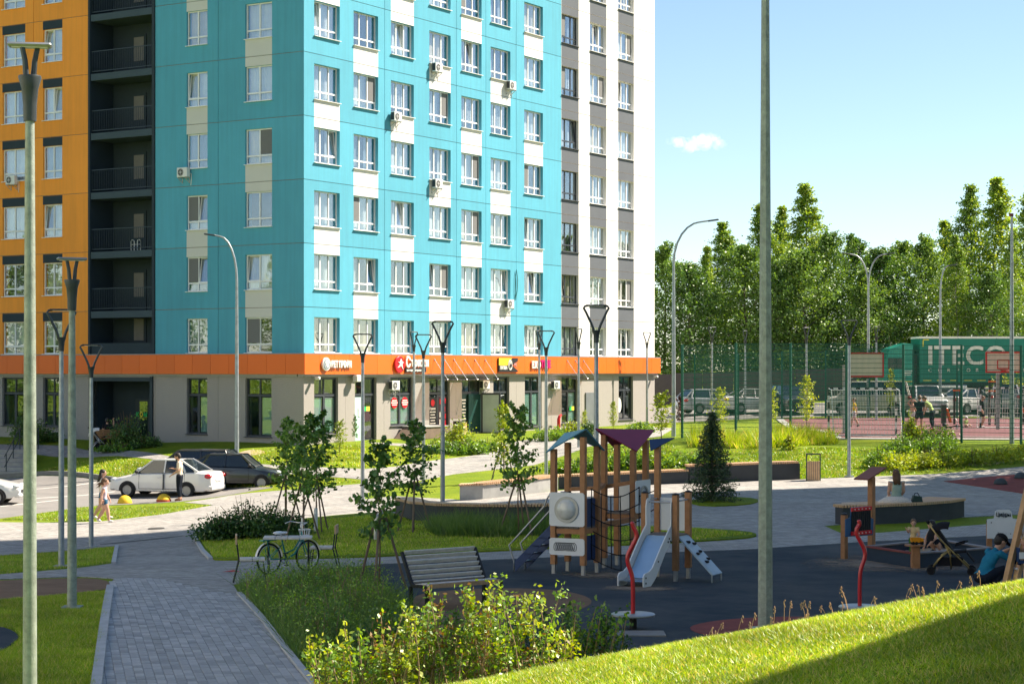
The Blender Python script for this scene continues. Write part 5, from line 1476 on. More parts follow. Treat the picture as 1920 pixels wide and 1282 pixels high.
# side plates, star plate and hand beams between the towers
face_panel(A0, 1, .1, 1, .9, .98, 1.55, HPLN, "side_panel", out=-.03, ext=0)
pl, T3, _ = face_panel(A0, 1, .05, 1, .95, .30, .80, HPLN, "star_panel", out=-.03, ext=0)
face_panel(B0, 1, 0, 1, 1, 1.18, 1.85, HPLW, "ring_panel", out=.07)[0]
pr, T4, L4 = face_panel(B0, 0, 1, 1, 1, 1.18, 1.75, HPLW, "back_panel", out=.02)
m = MB(); m.lathe([(.17, 0), (.215, 0), (.215, .02), (.17, .02)], 28, mat=Matrix.Translation(L3(*(corner(B0, 1, .5) + E1 * .1).xy, 1.52)) @ Matrix.Rotation(math.atan2(E1.y, E1.x), 4, 'Z') @ Matrix.Rotation(PI / 2, 4, 'Y'), cap=False); m.build("window_ring", PGREY, tower)
a = corner(A0, 1, 1); b = corner(B0, 0, 0); c_ = corner(B0, 1, 0)
MB().beam(L3(a.x, a.y, 1.72), L3(b.x, b.y, 1.76), .1, .08).build("hand_beam", PINE, tower); MB().beam(L3(b.x, b.y, 1.70), L3(c_.x, c_.y, 1.82), .1, .08).build("hand_beam", PINE, tower)
MB().beam(L3(a.x, a.y, .98), L3(c_.x, c_.y, 1.05), .12, .1).build("bridge_beam", PINE, tower)
a2 = corner(A0, 0, 1); MB().beam(L3(a2.x, a2.y, 1.70), L3(a.x, a.y, 1.74), .1, .08).build("hand_beam", PINE, tower)
# rope net from the tower A corner to tower B and the slide post
na, nb = corner(A0, 1, .6), corner(B0, 1, 0)
nb = nb + (corner(C0, 0, 1) - nb) * .25
def netp(u, v):
    x = na.x + (nb.x - na.x) * u; y = na.y + (nb.y - na.y) * u - .30 * math.sin(PI * u) * (1 - v) 
    z = .18 + 1.55 * v - .18 * math.sin(PI * u) * (.4 + .6 * v) + (.15 * (1 - v) * (1 - 2 * u))
    return L3(x, y, z)
for i in range(6): MB().tube([netp(u / 12, i / 5) for u in range(13)], .011, 6).build("rope", ROPE, tower)
for j in range(6): MB().tube([netp(j / 5, v / 10) for v in range(11)], .011, 6).build("rope", ROPE, tower)
for i in range(6):
    m = MB()
    for j in range(6): c = netp(j / 5, i / 5); m.ell((c.x, c.y, c.z), (.02, .02, .02), 6)
    m.build("rope_knot", ROPE, tower)
x1 = corner(C0, 0, 1)
for z_, zz in ((1.75, 1.55), (.95, .7), (1.4, 1.1)):
    MB().tube([L3(nb.x, nb.y, zz), L3(x1.x, x1.y, z_)], .011, 6).build("rope", ROPE, tower)
# slide
sl = empty("slide", (0, 0, 0)); sl.parent = tower
s0, s1 = corner(C0, .12, 0), corner(C0, .88, 0)
LS = 1.42; dirv = -E2
prof = [(0, .90), (.12, .90), (.30, .78), (.85, .30), (1.08, .16), (1.25, .13), (1.42, .13)]
m = MB(); vs = []; fs = []
for (t_, z) in prof:
    for q in (s0, s1): p = q + dirv * t_; vs.append(L3(p.x, p.y, z))
for i in range(len(prof) - 1): fs.append((2 * i, 2 * i + 1, 2 * i + 3, 2 * i + 2))
m.add(vs, fs); m.build("slide_bed", SLIDEM, sl, True)
m = MB(); vs = []; fs = []
for (t_, z) in prof[1:5]:
    for f_ in (.06, .94): p = s0.lerp(s1, f_) + dirv * t_; vs.append(L3(p.x, p.y, z + .006))
for i in range(3): fs.append((2 * i, 2 * i + 1, 2 * i + 3, 2 * i + 2))
m.add(vs, fs); m.build("slide_sky_sheet", SLIDEB, sl, True)  # blue sheet paints the sky's reflection on the steel bed
outl = [(-.10, .86), (-.12, 1.50), (-.08, 1.60), (0, 1.63), (.07, 1.58), (.10, 1.45), (.10, 1.10), (.22, 1.02), (.60, .72), (1.02, .36), (1.18, .30), (1.40, .28), (1.46, .22), (1.46, .04), (1.30, .0), (1.10, .02), (.85, .16), (.35, .62), (.12, .78)]
for q, s in ((s0, -1), (s1, 1)):
    n = len(outl); vs = []
    for off in (0, .022):
        for (t_, z) in outl:
            p = q + dirv * t_ + E1 * (s * off); vs.append(L3(p.x, p.y, z))
    fs = [tuple(range(n)), tuple(range(n, 2 * n))[::-1]] + [(i, n + i, n + (i + 1) % n, (i + 1) % n) for i in range(n)]
    MB().add(vs, fs).build("slide_side", HPLW, sl)
    m = MB()
    for (t_, z) in ((.2, .86), (.14, .80), (.26, .80), (.75, .46), (1.36, .2), (1.36, .1)):
        p = q + dirv * t_ + E1 * (s * .03); m.lathe([(.018, -.006), (.018, .006)], 10, mat=Matrix.Translation(L3(p.x, p.y, z)) @ Matrix.Rotation(math.atan2(E1.y, E1.x), 4, 'Z') @ Matrix.Rotation(PI / 2, 4, 'Y'))
    m.build("bolt", BLACKM, sl)
p0 = corner(C0, 0, .05); p1 = corner(C0, 1, .05)
MB().tube([L3(p0.x, p0.y, 1.55), L3(p1.x, p1.y, 1.55)], .018, 8).build("grab_bar", PGREY, sl)
p0 = corner(C0, 1, .1); p1 = corner(C0, 1, .95); MB().tube([L3(p0.x, p0.y, 1.58), L3(p1.x, p1.y, 1.58)], .018, 8).build("grab_bar", PGREY, tower)
p0 = corner(C0, 0, .1); p1 = corner(C0, 0, .95); MB().tube([L3(p0.x, p0.y, 1.58), L3(p1.x, p1.y, 1.58)], .018, 8).build("grab_bar", PGREY, tower)
face_panel(C0, .05, 1, .95, 1, .95, 1.60, HPLW, "back_panel", out=.0, ext=0)
# climbing board with black holds on the right
cl0, cl1 = corner(C0, 1, .15), corner(C0, 1, .92)
top0, top1 = L3(cl0.x, cl0.y, .86), L3(cl1.x, cl1.y, .86); dn = Vector((E1.x * .72, E1.y * .72, -.72))
cb_ = MB(); cb_.plate([top0, top0 + dn, top1 + dn, top1], .03); cbo2 = cb_.build("climbing_board", M("climb_board_blue", (.36, .45, .52), .5, .06, 3), tower)
for k, (f, g) in enumerate(((.2, .3), (.26, .7), (.5, .25), (.46, .62), (.72, .36), (.66, .75))):
    c = top0 + dn * f + (top1 - top0) * g + Vector((.02, .02, .05))
    MB().box(c, (.10, .07, .05), rz=.6 * k, bev=.015).build("climbing_hold", BLACKM, cbo2)
for g in (0, 1):
    c = top0 + dn + (top1 - top0) * g; MB().tube([c + Vector((0, 0, .02)), Vector((c.x, c.y, -.05))], .015, 6).build("board_foot", PGREY, tower)

# red bent spinner poles
def spinner(p, label, H=1.5, flip=1):
    e = empty("spinner_toy", p, 0, label, "spinner", "red bent spinner poles")
    z0 = .22
    MB().tube([(0, 0, -.05), (0, 0, z0)], .06, 12).build("axle", BLACKM, e)
    m = MB(); m.lathe([(0, 0), (.33, 0), (.345, .012), (.345, .03), (.33, .04), (0, .04)], 32, (0, 0, z0)); autosmooth(m.build("foot_disc", M("disc_grey", (.30, .32, .33), .4, .1, 4, metal=.3), e))
    pts = [(0, 0, z0 + .03), (0, 0, z0 + .5), (-.02 * flip, 0, z0 + .66), (-.085 * flip, 0, z0 + .82), (-.09 * flip, 0, z0 + .94), (-.02 * flip, 0, z0 + 1.08), (.05 * flip, 0, z0 + 1.2), (.055 * flip, 0, z0 + 1.3), (0, 0, z0 + H - .05), (-.01, 0, z0 + H)]
    # round the bends
    for _ in range(2):
        q = [pts[0]]
        for i in range(len(pts) - 1):
            a, b = Vector(pts[i]), Vector(pts[i + 1]); q += [tuple(a.lerp(b, .25)), tuple(a.lerp(b, .75))]
        q.append(pts[-1]); pts = q
    m = MB(); m.tube(pts, .034, 12); m.ell((-.01, 0, z0 + H), (.036, .036, .03), 10); autosmooth(m.build("pole", M("spinner_red", (.45, .008, .02), .35, .05, 3, spec=.5, coat=.3), e), 60)
    return e
p = at(1187, 30.3); spinner(p, "red bent pole on a round grey disc in front of the slide", 1.44)
p = at(1612, 31.9); spinner(p, "red bent pole with its disc half hidden by the grass bank", 1.42, -1)
p = at(1187, 29.6); o = MB().box((0, 0, .02), (.85, .55, .03)).build("floor_plate", KERB_D, None, loc=p + Vector((.05, -.1, .01))); tag(o, "grey slab under the front red spinner pole", "slab")

# sand pit with table stump
sp = empty("sand_pit", G(1740, 1052), 0, "dark blue framed sand pit with wooden corner table", "sand pit"); so_ = sp.location.copy()
cor = [G(1628, 1052), G(1716, 1066), G(1856, 1055), G(1758, 1038)]
for i in range(4):
    a, b = cor[i] - so_, cor[(i + 1) % 4] - so_
    MB().beam(a + Vector((0, 0, .16)), b + Vector((0, 0, .16)), .06, .30).build("side_board", M("pit_navy", (.015, .03, .055), .6, .15, 5), sp)
    MB().beam(a + Vector((0, 0, .325)), b + Vector((0, 0, .325)), .16, .03).build("rim_board", M("pit_rim", (.20, .17, .16), .6, .15, 5) if i else RUB_RED, sp)
m = MB(); m.add([tuple(c - so_ + Vector((0, 0, .16))) for c in cor], [(0, 1, 2, 3)]); m.build("sand", SAND, sp)
MB().box((cor[1] - so_) + Vector((0, -.02, .23)), (.17, .17, .52), bev=.012).build("table_post", PINE, sp); MB().lathe([(0, 0), (.22, 0), (.22, .025), (0, .025)], 24, (cor[1] - so_) + Vector((0, 0, .485))).build("table_disc", PINE, sp)
# toy lorry on the little table
tp = cor[1] + Vector((.03, -.02, .51)); ty = empty("toy_truck", tp, R(5), "small orange and black toy tipper truck on the sand pit table", "toy")
TO = M("toy_orange", (.75, .28, .01), .4, .05, 4)
MB().prism([(-.12, .05), (.05, .05), (.08, .15), (-.14, .15)], -.05, .05, mat=Matrix.Rotation(PI / 2, 4, 'X')).build("tipper_body", TO, ty); MB().box((.105, 0, .09), (.07, .09, .1), bev=.012).build("cab", TO, ty); MB().box((0, 0, .045), (.26, .07, .025)).build("chassis", BLACKM, ty)
for x in (-.09, -.02, .1):
    for y in (-.045, .045): MB().lathe([(.033, -.012), (.033, .012)], 12, mat=Matrix.Translation((x, y, .033)) @ Matrix.Rotation(PI / 2, 4, 'X')).build("wheel", BLACKM, ty)

# play panel with red strips on two posts (one carries a little roof)
pa, pb = G(1583, 1049), G(1634, 1043)
e = empty("activity_stand", pa, math.atan2(pb.y - pa.y, pb.x - pa.x), "blue play panel with black bars and red strips between wooden posts", "play panel")
W = (pb - pa).length; H1 = hpx(965, pa.y) - pa.z; H2 = hpx(893, pb.y) - pb.z
MB().box((0, 0, H1 / 2), (.12, .12, H1), bev=.008).build("post", PINE, e); MB().lathe([(.07, 0), (.07, .03), (.02, .05)], 10, (0, 0, H1)).build("post_cap", BLACKM, e); MB().box((W, 0, H2 / 2), (.13, .13, H2), bev=.008).build("post", PINE, e)
MB().plate([(W - .38, -.2, H2 - .06), (W + .30, -.2, H2 + .18), (W + .30, .2, H2 + .18), (W - .38, .2, H2 - .06)], .03).build("roof_board", M("roof_brown", (.20, .06, .035), .6, .1, 4), e)
z0, z1 = hpx(1005, pa.y) - pa.z, hpx(951, pa.y) - pa.z
zm_ = (z0 + z1) / 2
MB().prism([(-.08, z0), (W - .08, z0 - .02), (W - .06, zm_ + .02), (W - .18, zm_ + .06), (W - .2, z1), (.12, z1), (.1, zm_ + .1), (-.08, zm_ + .06)], .075, .10, mat=Matrix.Rotation(PI / 2, 4, 'X')).build("panel_board", M("panel_blue", (.015, .085, .20), .45, .08, 3), e)
for i in range(9): MB().box((.17 + i * (W - .40) / 8, -.12, zm_), (.022, .02, z1 - z0 - .16)).build("bar", BLACKM, e)
MB().box((W / 2 - .04, -.115, zm_), (W - .30, .01, z1 - z0 - .1)).build("bar_field", M("panel_black", (.01, .01, .012), .6, .1, 3), e)
for zz in (z1 - .045, z0 + .06):
    s_ = MB().box((W / 2 - .04, -.125, zz), (W - .26, .03, .085)).build("red_strip", SRED, e)
    for i in range(5): disc(s_, (W / 2 - .04 + (i - 2) * (W - .34) / 5, zz), .012, .008, LETW, "stud", out=.142)
# white number board
pa, pb = G(1853, 1048), G(1912, 1044)
e = empty("number_board", pa, 0, "white play board headed with Cyrillic lettering on a wooden post", "play panel")
z0, z1 = hpx(1009, pa.y) - pa.z, hpx(955, pa.y) - pa.z; W = .72
MB().prism([(-.03, z0), (W, z0), (W, z0 + .42), (.53, z0 + .44), (.50, z1 - .04), (.46, z1), (.19, z1), (.15, z1 - .04), (.12, z0 + .44), (-.03, z0 + .42)], 0, .02, mat=Matrix.Rotation(PI / 2, 4, 'X')).build("board", HPLW, e)
letters(e, "Цифры", .17, z1 - .15, .095, BLACKM, .022, .78, .0)
for (x, z, ch) in ((.2, .40, "-"), (.3, .39, "+"), (.38, .39, "2"), (.47, .40, "+"), (.05, .28, "x"), (.62, .26, "x"), (.2, .08, "2"), (.3, .07, "+"), (.38, .08, "-"), (.47, .07, "+")): letters(e, ch, x, z0 + z * 1.2, .045, BLACKM, .022, .8, .001, "symbol")
for x in (.0, .66): MB().box((x + .04, .08, (z0 + .35) / 2), (.11, .11, z0 + .35), bev=.008).build("post", PINE, e); MB().lathe([(.065, 0), (.065, .03), (.02, .05)], 10, (x + .04, .08, z0 + .35)).build("post_cap", BLACKM, e)
# swing frame at the right edge: leaning beams and seat
pf = at(1893, 35.6); e = empty("swing_frame", pf, 0, "leaning wooden swing frame legs at the right edge with a blue baby seat", "swing")
for dx, (px0, py0, px1, py1) in enumerate(((1931, 900, 1880, 1098), (1949, 900, 1898, 1094))):
    d0 = 35.6 + dx * .0; a = Vector(((px0 - CX) / FPX * (d0 + .5), d0 + .5, hpx(py0, d0 + .5))) - pf; b = Vector(((px1 - CX) / FPX * d0, d0, gz((px1 - CX) / FPX * d0, d0) - .02)) - pf
    MB().beam(b, b + (a - b) * 1.18, .10, .10).build("frame_leg", M("swing_wood", (.42, .24, .11), .6, .2, 7, .2, 50, col2=(.52, .31, .16)), e)
MB().beam(Vector((.62, .6, 2.25)), Vector((2.8, -.3, 2.25)), .12, .12).build("top_beam", PINE, e)
se = Vector((.33, .15, .62)); 
MB().box(se, (.30, .26, .06)).build("seat_pan", HPLN, e); 
for (dx, dy) in ((-.15, 0), (.15, 0)): MB().box(se + Vector((dx, dy, .13)), (.03, .26, .26)).build("seat_guard", HPLN, e)
MB().box(se + Vector((0, -.13, .12)), (.30, .03, .12)).build("seat_front", HPLW, e)
for dx in (-.14, .14): MB().tube([se + Vector((dx, 0, .2)), Vector((se.x + dx + .6, .35, 2.2))], .008, 6).build("chain", PGREY, e)

# ------------------------------------------------------------------ sports court: goals, boards, bars
WB1 = M("goal_white", (.72, .71, .69), .5, .06, 4); WB2 = M("goal_black", (.02, .02, .022), .5, .1, 4)
def goal(p, rz, label, W=3.0, H=2.0, D=1.0):
    e = empty("football_goal", p, rz, label, "goal", "football goals")
    n = 9
    def bar(a, b, k):
        a = Vector(a); b = Vector(b)
        for i in range(k): MB().beam(a.lerp(b, i / k), a.lerp(b, (i + 1) / k), .08, .08).build("bar_piece", WB1 if i % 2 else WB2, e)
    bar((-W / 2, 0, H), (W / 2, 0, H), 15); bar((-W / 2, 0, 0), (-W / 2, 0, H), 7); bar((W / 2, 0, 0), (W / 2, 0, H), 7)
    for s in (-1, 1): MB().tube([(s * W / 2, 0, H), (s * W / 2, D * .55, H - .05), (s * W / 2, D, .03), (s * W / 2, 0, .03)], .025, 8).build("rear_stay", WB1, e)
    MB().tube([(-W / 2, D, .03), (W / 2, D, .03)], .025, 8).build("ground_bar", WB1, e)
    m = MB()
    for i in range(25):
        x = -W / 2 + W * i / 24; m.tube([(x, .03, H), (x, D * .55, H - .06), (x, D * .97, .05)], .006, 4)
    for j in range(9):
        f = j / 8; m.tube([(-W / 2, D * (.55 + .42 * f), H - .06 - (H - .1) * f), (W / 2, D * (.55 + .42 * f), H - .06 - (H - .1) * f)], .006, 4)
    for s in (-1, 1):
        for j in range(8): z = H * (j + .5) / 8; m.tube([(s * W / 2, 0, z), (s * W / 2, D * (.97 - .42 * z / H), z)], .006, 4)
    o = m.build("net", WB1, e); o['kind'] = 'stuff'
    return e
pg = at(1617, 84.5); goal(pg, R(3), "football goal with striped bars near the court front, left of the kids", 2.95, 2.02, -1.0)
pg = at(1895, 98); goal(pg, R(-3), "farther football goal with striped crossbar behind the dark clothed player", 3.0, 2.05, 1.0)
def board(p, zc, w, h, label, rz=0, grid=False, arm=True):
    e = empty("basketball_board", p, rz, label, "basketball board", "basketball boards")
    MB().box((0, 0, zc), (w, .05, h)).build("backboard", M("backboard_cream", (.70, .58, .44), .6, .05, 3), e)
    m = MB()
    for s in (-1, 1): m.box((s * w / 2, -.01, zc), (.07, .08, h + .07)); m.box((0, -.01, zc + s * h / 2), (w, .08, .07))
    if grid:
        for x in (-.32, .32): m.box((x, .035, zc), (.06, .05, h))
        m.box((0, .035, zc - h * .28), (.64, .05, .06))
    m.build("board_frame", SRED, e)
    m = MB()
    if not grid:
        for s in (-1, 1): m.box((s * .27, -.04, zc - .1), (.05, .02, .42)); m.box((0, -.04, zc - .1 + s * .2), (.58, .02, .05))
        torus(m, (0, -.3, zc - .38), .22, .015, 'Z', 20, 6); m.box((0, -.06, zc - .4), (.2, .1, .1))
    else: m.box((0, .08, zc - .46), (.35, .12, .26))
    m.build("rim_mount", SRED if not grid else BLACKM, e)
    post = MB(); post.box((0 if not grid else -.75, .9, zc / 2), (.14, .14, zc)); post.beam((0 if not grid else -.75, .9, zc - .1), (0, .05, zc - .1), .1, .1); post.beam((0 if not grid else -.75, .9, zc - .7), (0, .05, zc - .3), .06, .06); post.build("stand", GALV, e)
    return e
d = 84.5; p = at(1622, d); board(p, hpx(684, d) - p.z, 1.55, 1.0, "basketball board seen from behind on the left, with red grid frame", R(0), True)
d = 92.0; p = at(1881, d); board(p, hpx(679, d) - p.z, 1.62, .93, "basketball board with red target square in front of the lorry", R(2))
GYM = M("gym_dark", (.03, .025, .025), .5, .1, 4); GYO = M("gym_orange", (.70, .13, .02), .5, .06, 4)
for k, (px, d, lab) in enumerate(((1795, 105, "pair of dark exercise posts left of the far goal"), (1861, 104, "pair of dark exercise posts with orange clamps behind the player"))):
    p = at(px, d); e = empty("exercise_posts", p, 0, lab, "gym posts", "exercise posts")
    for x in (-.16, .16): MB().box((x, 0, .95 + .3 * k), (.11, .11, 1.9 + .6 * k)).build("post", GYM, e)
    for z in ((1.85,) if k == 0 else (2.35, 1.85)): MB().box((0, -.06, z), (.5, .06, .07)).build("clamp", GYO, e)
for (px, d, lab, s) in ((1778, 104, "orange and black exercise board beside the white sedan", 1), (1912, 104, "leaning orange exercise bench at the right edge of the court", -1)):
    p = at(px, d); e = empty("exercise_bench", p, 0, lab, "gym bench", "exercise benches")
    MB().beam((-.1 * s, 0, .9 if s > 0 else .95), (.12 if s > 0 else .45, 0, .15), .4, .1).build("bench_board", GYO, e); MB().box((-.25 * s, 0, .6), (.22, .3, 1.0)).build("frame", GYM, e)
# ------------------------------------------------------------------ cars
CGLASS = M("car_glass", (.015, .022, .026), .04, .2, 2, spec=.9); RIM = M("wheel_rim", (.30, .30, .30), .35, .1, 6, metal=.25); PLAST = M("car_plastic", (.02, .02, .022), .6, .1, 6)
TAIL = M("tail_light", (.45, .01, .015), .15, .1, 6, spec=.7); HEADL = M("head_light", (.55, .58, .6), .08, .15, 8, spec=.8); PLATE = M("number_plate", (.75, .75, .74), .4, .05, 6); TRIM = M("chrome_trim", (.6, .6, .6), .2, .05, 4, metal=.9)
def paint(name, col): return M("car_paint_" + name, col, .28, .04, 1.5, spec=.5, coat=.7)
SEDAN = dict(L=4.26, W=1.70, top=[(0, .50), (.03, .62), (.12, .72), (.6, .82), (1.05, .92), (1.25, .96), (3.35, 1.02), (3.75, 1.03), (4.15, 1.0), (4.22, .9), (4.26, .62), (4.25, .42)], g=(1.02, 1.80, 2.95, 3.72), roof=1.49, wb=(.82, 3.30), wr=.30)
HATCH = dict(L=4.12, W=1.66, top=[(0, .48), (.03, .60), (.15, .72), (.9, .84), (1.15, .90), (3.4, .96), (3.85, .98), (4.05, .93), (4.12, .6), (4.11, .42)], g=(1.02, 1.62, 2.95, 3.70), roof=1.40, wb=(.78, 3.24), wr=.285)
ESTATE = dict(L=4.4, W=1.72, top=[(0, .50), (.04, .64), (.14, .74), (.7, .86), (1.1, .95), (3.9, 1.04), (4.25, 1.03), (4.38, .8), (4.4, .5)], g=(1.05, 1.75, 3.75, 4.28), roof=1.50, wb=(.85, 3.45), wr=.31)
SUV = dict(L=4.5, W=1.86, top=[(0, .62), (.04, .82), (.14, .92), (.8, 1.02), (1.15, 1.07), (4.1, 1.12), (4.4, 1.1), (4.5, .8), (4.5, .5)], g=(1.1, 1.75, 3.6, 4.35), roof=1.70, wb=(.9, 3.55), wr=.36)
VAN = dict(L=4.9, W=1.95, top=[(0, .62), (.04, .85), (.14, .98), (.6, 1.1), (.85, 1.18), (4.7, 1.2), (4.86, 1.1), (4.9, .6)], g=(.7, 1.45, 4.6, 4.82), roof=1.95, wb=(.9, 3.9), wr=.34)
def make_car(name, label, p, rz, S, col, cat="car", group="parked cars", plate=True, ajar=False, tint=CGLASS):
    e = empty(name, p, rz, label, cat, group)
    L, W = S['L'], S['W']; hw = W / 2; tz = S['top']
    X = lambda x: L / 2 - x                       # front at +x
    def topz(x):
        for (a, za), (b, zb) in zip(tz, tz[1:]):
            if a <= x <= b: return za + (zb - za) * (x - a) / max(1e-6, b - a)
        return tz[-1][1]
    xs_ = sorted(set([t[0] for t in tz] + list(np.linspace(0, L, 26))))
    vs = []; fs = []; n = 0
    for x in xs_:
        t = min(1, min(x, L - x) / .55); w = hw * (.80 + .20 * math.sin(t * PI / 2)); z = topz(x)
        zb = .24 if .25 < x < L - .25 else .30
        zm = min(z - .03, .60)
        sec = [(0, z + .025), (w * .55, z + .018), (w * .86, z - .012), (w * .955, z - .07 if z > .7 else z - .02), (w, zm + .04 if zm + .04 < z - .08 else z - .09), (w * .995, .42), (w * .965, zb + .03), (w * .90, zb), (0, zb)]
        ring = [(X(x), y, zz) for y, zz in sec] + [(X(x), -y, zz) for y, zz in sec[-2:0:-1]]
        n = len(ring); vs += ring
    k = len(xs_)
    for i in range(k - 1):
        for j in range(n): fs.append((i * n + j, i * n + (j + 1) % n, (i + 1) * n + (j + 1) % n, (i + 1) * n + j))
    fs += [tuple(range(n)), tuple((k - 1) * n + j for j in range(n))[::-1]]
    body = MB().add(vs, fs).build("body", col, e); autosmooth(body, 32)
    # cabin
    g0, g1, g2, g3 = S['g']; rz_ = S['roof']; b0, b3 = topz(g0) - .01, topz(g3) - .01
    wb_, wt = hw * .90, hw * .70
    st = [(g0, b0, wb_ * .93), (g1, rz_ - .03, wt * .97), ((g1 + g2) / 2, rz_, wt), (g2, rz_ - .025, wt * .97), (g3, b3, wb_ * .93)]
    def side(y):
        return
    glass = MB()
    A = lambda i, s, zoff=0, k_=1.0: (X(st[i][0]), s * st[i][2] * k_, st[i][1] + zoff)
    belt = lambda x, s: (X(x), s * wb_, topz(x) - .02)
    glass.add([A(0, 1), A(0, -1), A(1, -1), A(1, 1)], [(0, 1, 2, 3)]); ws = glass.build("windscreen", tint, e)
    MB().add([A(4, 1), A(4, -1), A(3, -1), A(3, 1)], [(3, 2, 1, 0)]).build("rear_window", tint, e)
    mids = [g1 + (g2 - g1) * .47]
    for s in (-1, 1):
        pt = lambda i: Vector(A(i, s)) 
        low = lambda x: Vector(belt(x, s))
        xa, xm, xc = g0 + .10, mids[0], g2 + (g3 - g2) * .30
        up = lambda x: Vector((X(x), s * (wt * .985), rz_ - .02 - .02 * abs(x - (g1 + g2) / 2)))
        MB().add([tuple(low(xa + .12)), tuple(low(xm - .03)), tuple(up(xm - .03)), tuple(up(g1 + .06)),], [(0, 1, 2, 3)]).build("door_window", tint, e)
        MB().add([tuple(low(xm + .03)), tuple(low(xc)), tuple(up(g2 - .08)), tuple(up(xm + .03))], [(0, 1, 2, 3)]).build("door_window", tint, e)
        MB().add([tuple(low(xc + .07)), tuple(low(g3 - .12)), tuple(up(g2 + .02))], [(0, 1, 2)]).build("quarter_window", tint, e)
        pl_ = MB()
        pl_.beam(low(xa), up(g1), .05, .05); pl_.beam(low(xm), up(xm), .05, .06); pl_.beam(low(xc + .035), up(g2 - .03), .06, .07); pl_.beam(Vector(A(4, s)), Vector(A(3, s)), .07, .06); pl_.beam(Vector(A(0, s)), Vector(A(1, s)), .055, .05); pl_.beam(up(g1), up(g2), .05, .04); pl_.beam(low(g3 - .14), Vector(A(4, s)), .05, .1)
        pl_.build("pillar", col, e)
        sm_ = MB()
        for xd in (xm, g0 + .28, g2 + .25):
            sm_.tube([(X(xd), s * (hw + .001), .36), (X(xd), s * (hw + .002), .60), (X(xd), s * hw * .955, topz(xd) - .07)], .009, 4)
        sm_.tube([(X(g0 + .28), s * (hw + .001), .35), (X(g2 + .2), s * (hw + .001), .35)], .008, 4); sm_.build("door_seam", PLAST, e)
        for xh in (xm - .22, g2 + .05): MB().box((X(xh), s * (hw + .004), topz(xh) - .2), (.17, .03, .03), bev=.008).build("door_handle", col, e)
        mr = MB(); mr.ell((X(g0 + .22), s * (hw + .08), topz(g0 + .2) + .06), (.07, .10, .075), 10); mr.build("mirror", PLAST, e, True)
    rf = MB(); vs = []; fs = []
    rows = [g1 - .02, g1 + .15, (g1 + g2) / 2, g2 - .15, g2 + .02]
    for x in rows:
        f = 1 - .06 * (abs(x - (g1 + g2) / 2) / ((g2 - g1) / 2)) ** 2
        for y, dz in ((-wt * 1.01, -.035), (-wt * .85, -.004), (0, .02), (wt * .85, -.004), (wt * 1.01, -.035)): vs.append((X(x), y, rz_ * f + rz_ * (1 - f) * .75 + dz))
    for i in range(4):
        for j in range(4): fs.append((i * 5 + j, i * 5 + j + 1, (i + 1) * 5 + j + 1, (i + 1) * 5 + j))
    rf.add(vs, fs); rf.build("roof", col, e, True)
    it = MB(); it.box((X((g0 + g3) / 2), 0, .93), (g3 - g0 - .5, W * .78, .1)); it.build("seats", PLAST, e)
    # wheels
    r_ = S['wr']
    for xw in S['wb']:
        for s in (-1, 1):
            w = empty("wheel", (X(xw), s * (hw - .10), r_)); w.parent = e
            m = MB(); m.lathe([(r_ * .62, -.10), (r_ * .92, -.10), (r_, -.07), (r_, .07), (r_ * .92, .10), (r_ * .62, .10), (r_ * .62, -.10)], 28, mat=Matrix.Rotation(PI / 2, 4, 'X'), cap=False); autosmooth(m.build("tyre", TYRE, w))
            m = MB(); m.lathe([(0, -.082), (r_ * .2, -.084), (r_ * .5, -.072), (r_ * .62, -.09), (r_ * .66, -.09)], 28, mat=Matrix.Rotation(PI / 2 * s, 4, 'X') @ Matrix.Diagonal((1, 1, 1, 1)), cap=False)
            for a in range(10): m.box((0, 0, 0), (r_ * .12, r_ * .34, .014), mat=Matrix.Rotation(PI / 2 * s, 4, 'X') @ Matrix.Rotation(2 * PI * a / 10, 4, 'Z') @ Matrix.Translation((0, r_ * .40, -.080)))
            m.build("rim", RIM, w)
            m = MB(); pts = [(X(xw) + (r_ + .06) * math.cos(R(a)), s * (hw + .003), r_ + (r_ + .05) * math.sin(R(a))) for a in range(-8, 190, 12)]
            vs2 = pts + [(X(xw), s * (hw + .003), r_)]
            m.add(vs2, [(i, i + 1, len(pts)) for i in range(len(pts) - 1)]); m.build("wheel_arch", PLAST, e)
            w.location.y = s * (hw - .06)
    # ends
    for s in (-1, 1):
        m = MB(); m.ell((X(.16), s * hw * .68, .68 + (.12 if S['roof'] > 1.6 else 0)), (.16, .20, .085), 12); m.build("headlight", HEADL, e, True)
        zt_ = topz(L - .12) - .16
        m = MB(); m.ell((X(L - .14), s * hw * .80, zt_ + .01), (.16, .135, .10), 14); m.build("tail_light", TAIL, e, True)
    autosmooth(MB().box((X(.10), 0, .36), (.26, W * .84, .2), bev=.06).build("front_bumper", col, e)); MB().box((X(.0), 0, .5), (.06, W * .5, .10), bev=.02).build("grille", PLAST, e)
    autosmooth(MB().box((X(L - .11), 0, .40), (.28, W * .88, .26), bev=.07).build("rear_bumper", col, e))
    if plate: MB().box((X(L) - .02, 0, .70), (.02, .50, .11)).build("number_plate", PLATE, e); MB().box((X(0) + .04, 0, .42), (.02, .50, .11)).build("number_plate", PLATE, e)
    if ajar:
        m = MB(); xd = mids[0]; m.plate([(X(xd) + .02, hw + .00, .33), (X(xd) - .02, hw + .10, .33), (X(xd) - .02, hw + .06, 1.0), (X(xd) + .02, hw - .02, 1.0)], .02); m.build("ajar_door_edge", PLAST, e)
    return e
PWHITE = paint("white", (.70, .69, .67)); PBLACK = paint("black", (.012, .016, .020)); PSILV = paint("silver", (.33, .35, .36)); PDARK = paint("dark", (.03, .032, .035)); PBEIGE = paint("cream", (.62, .55, .46))
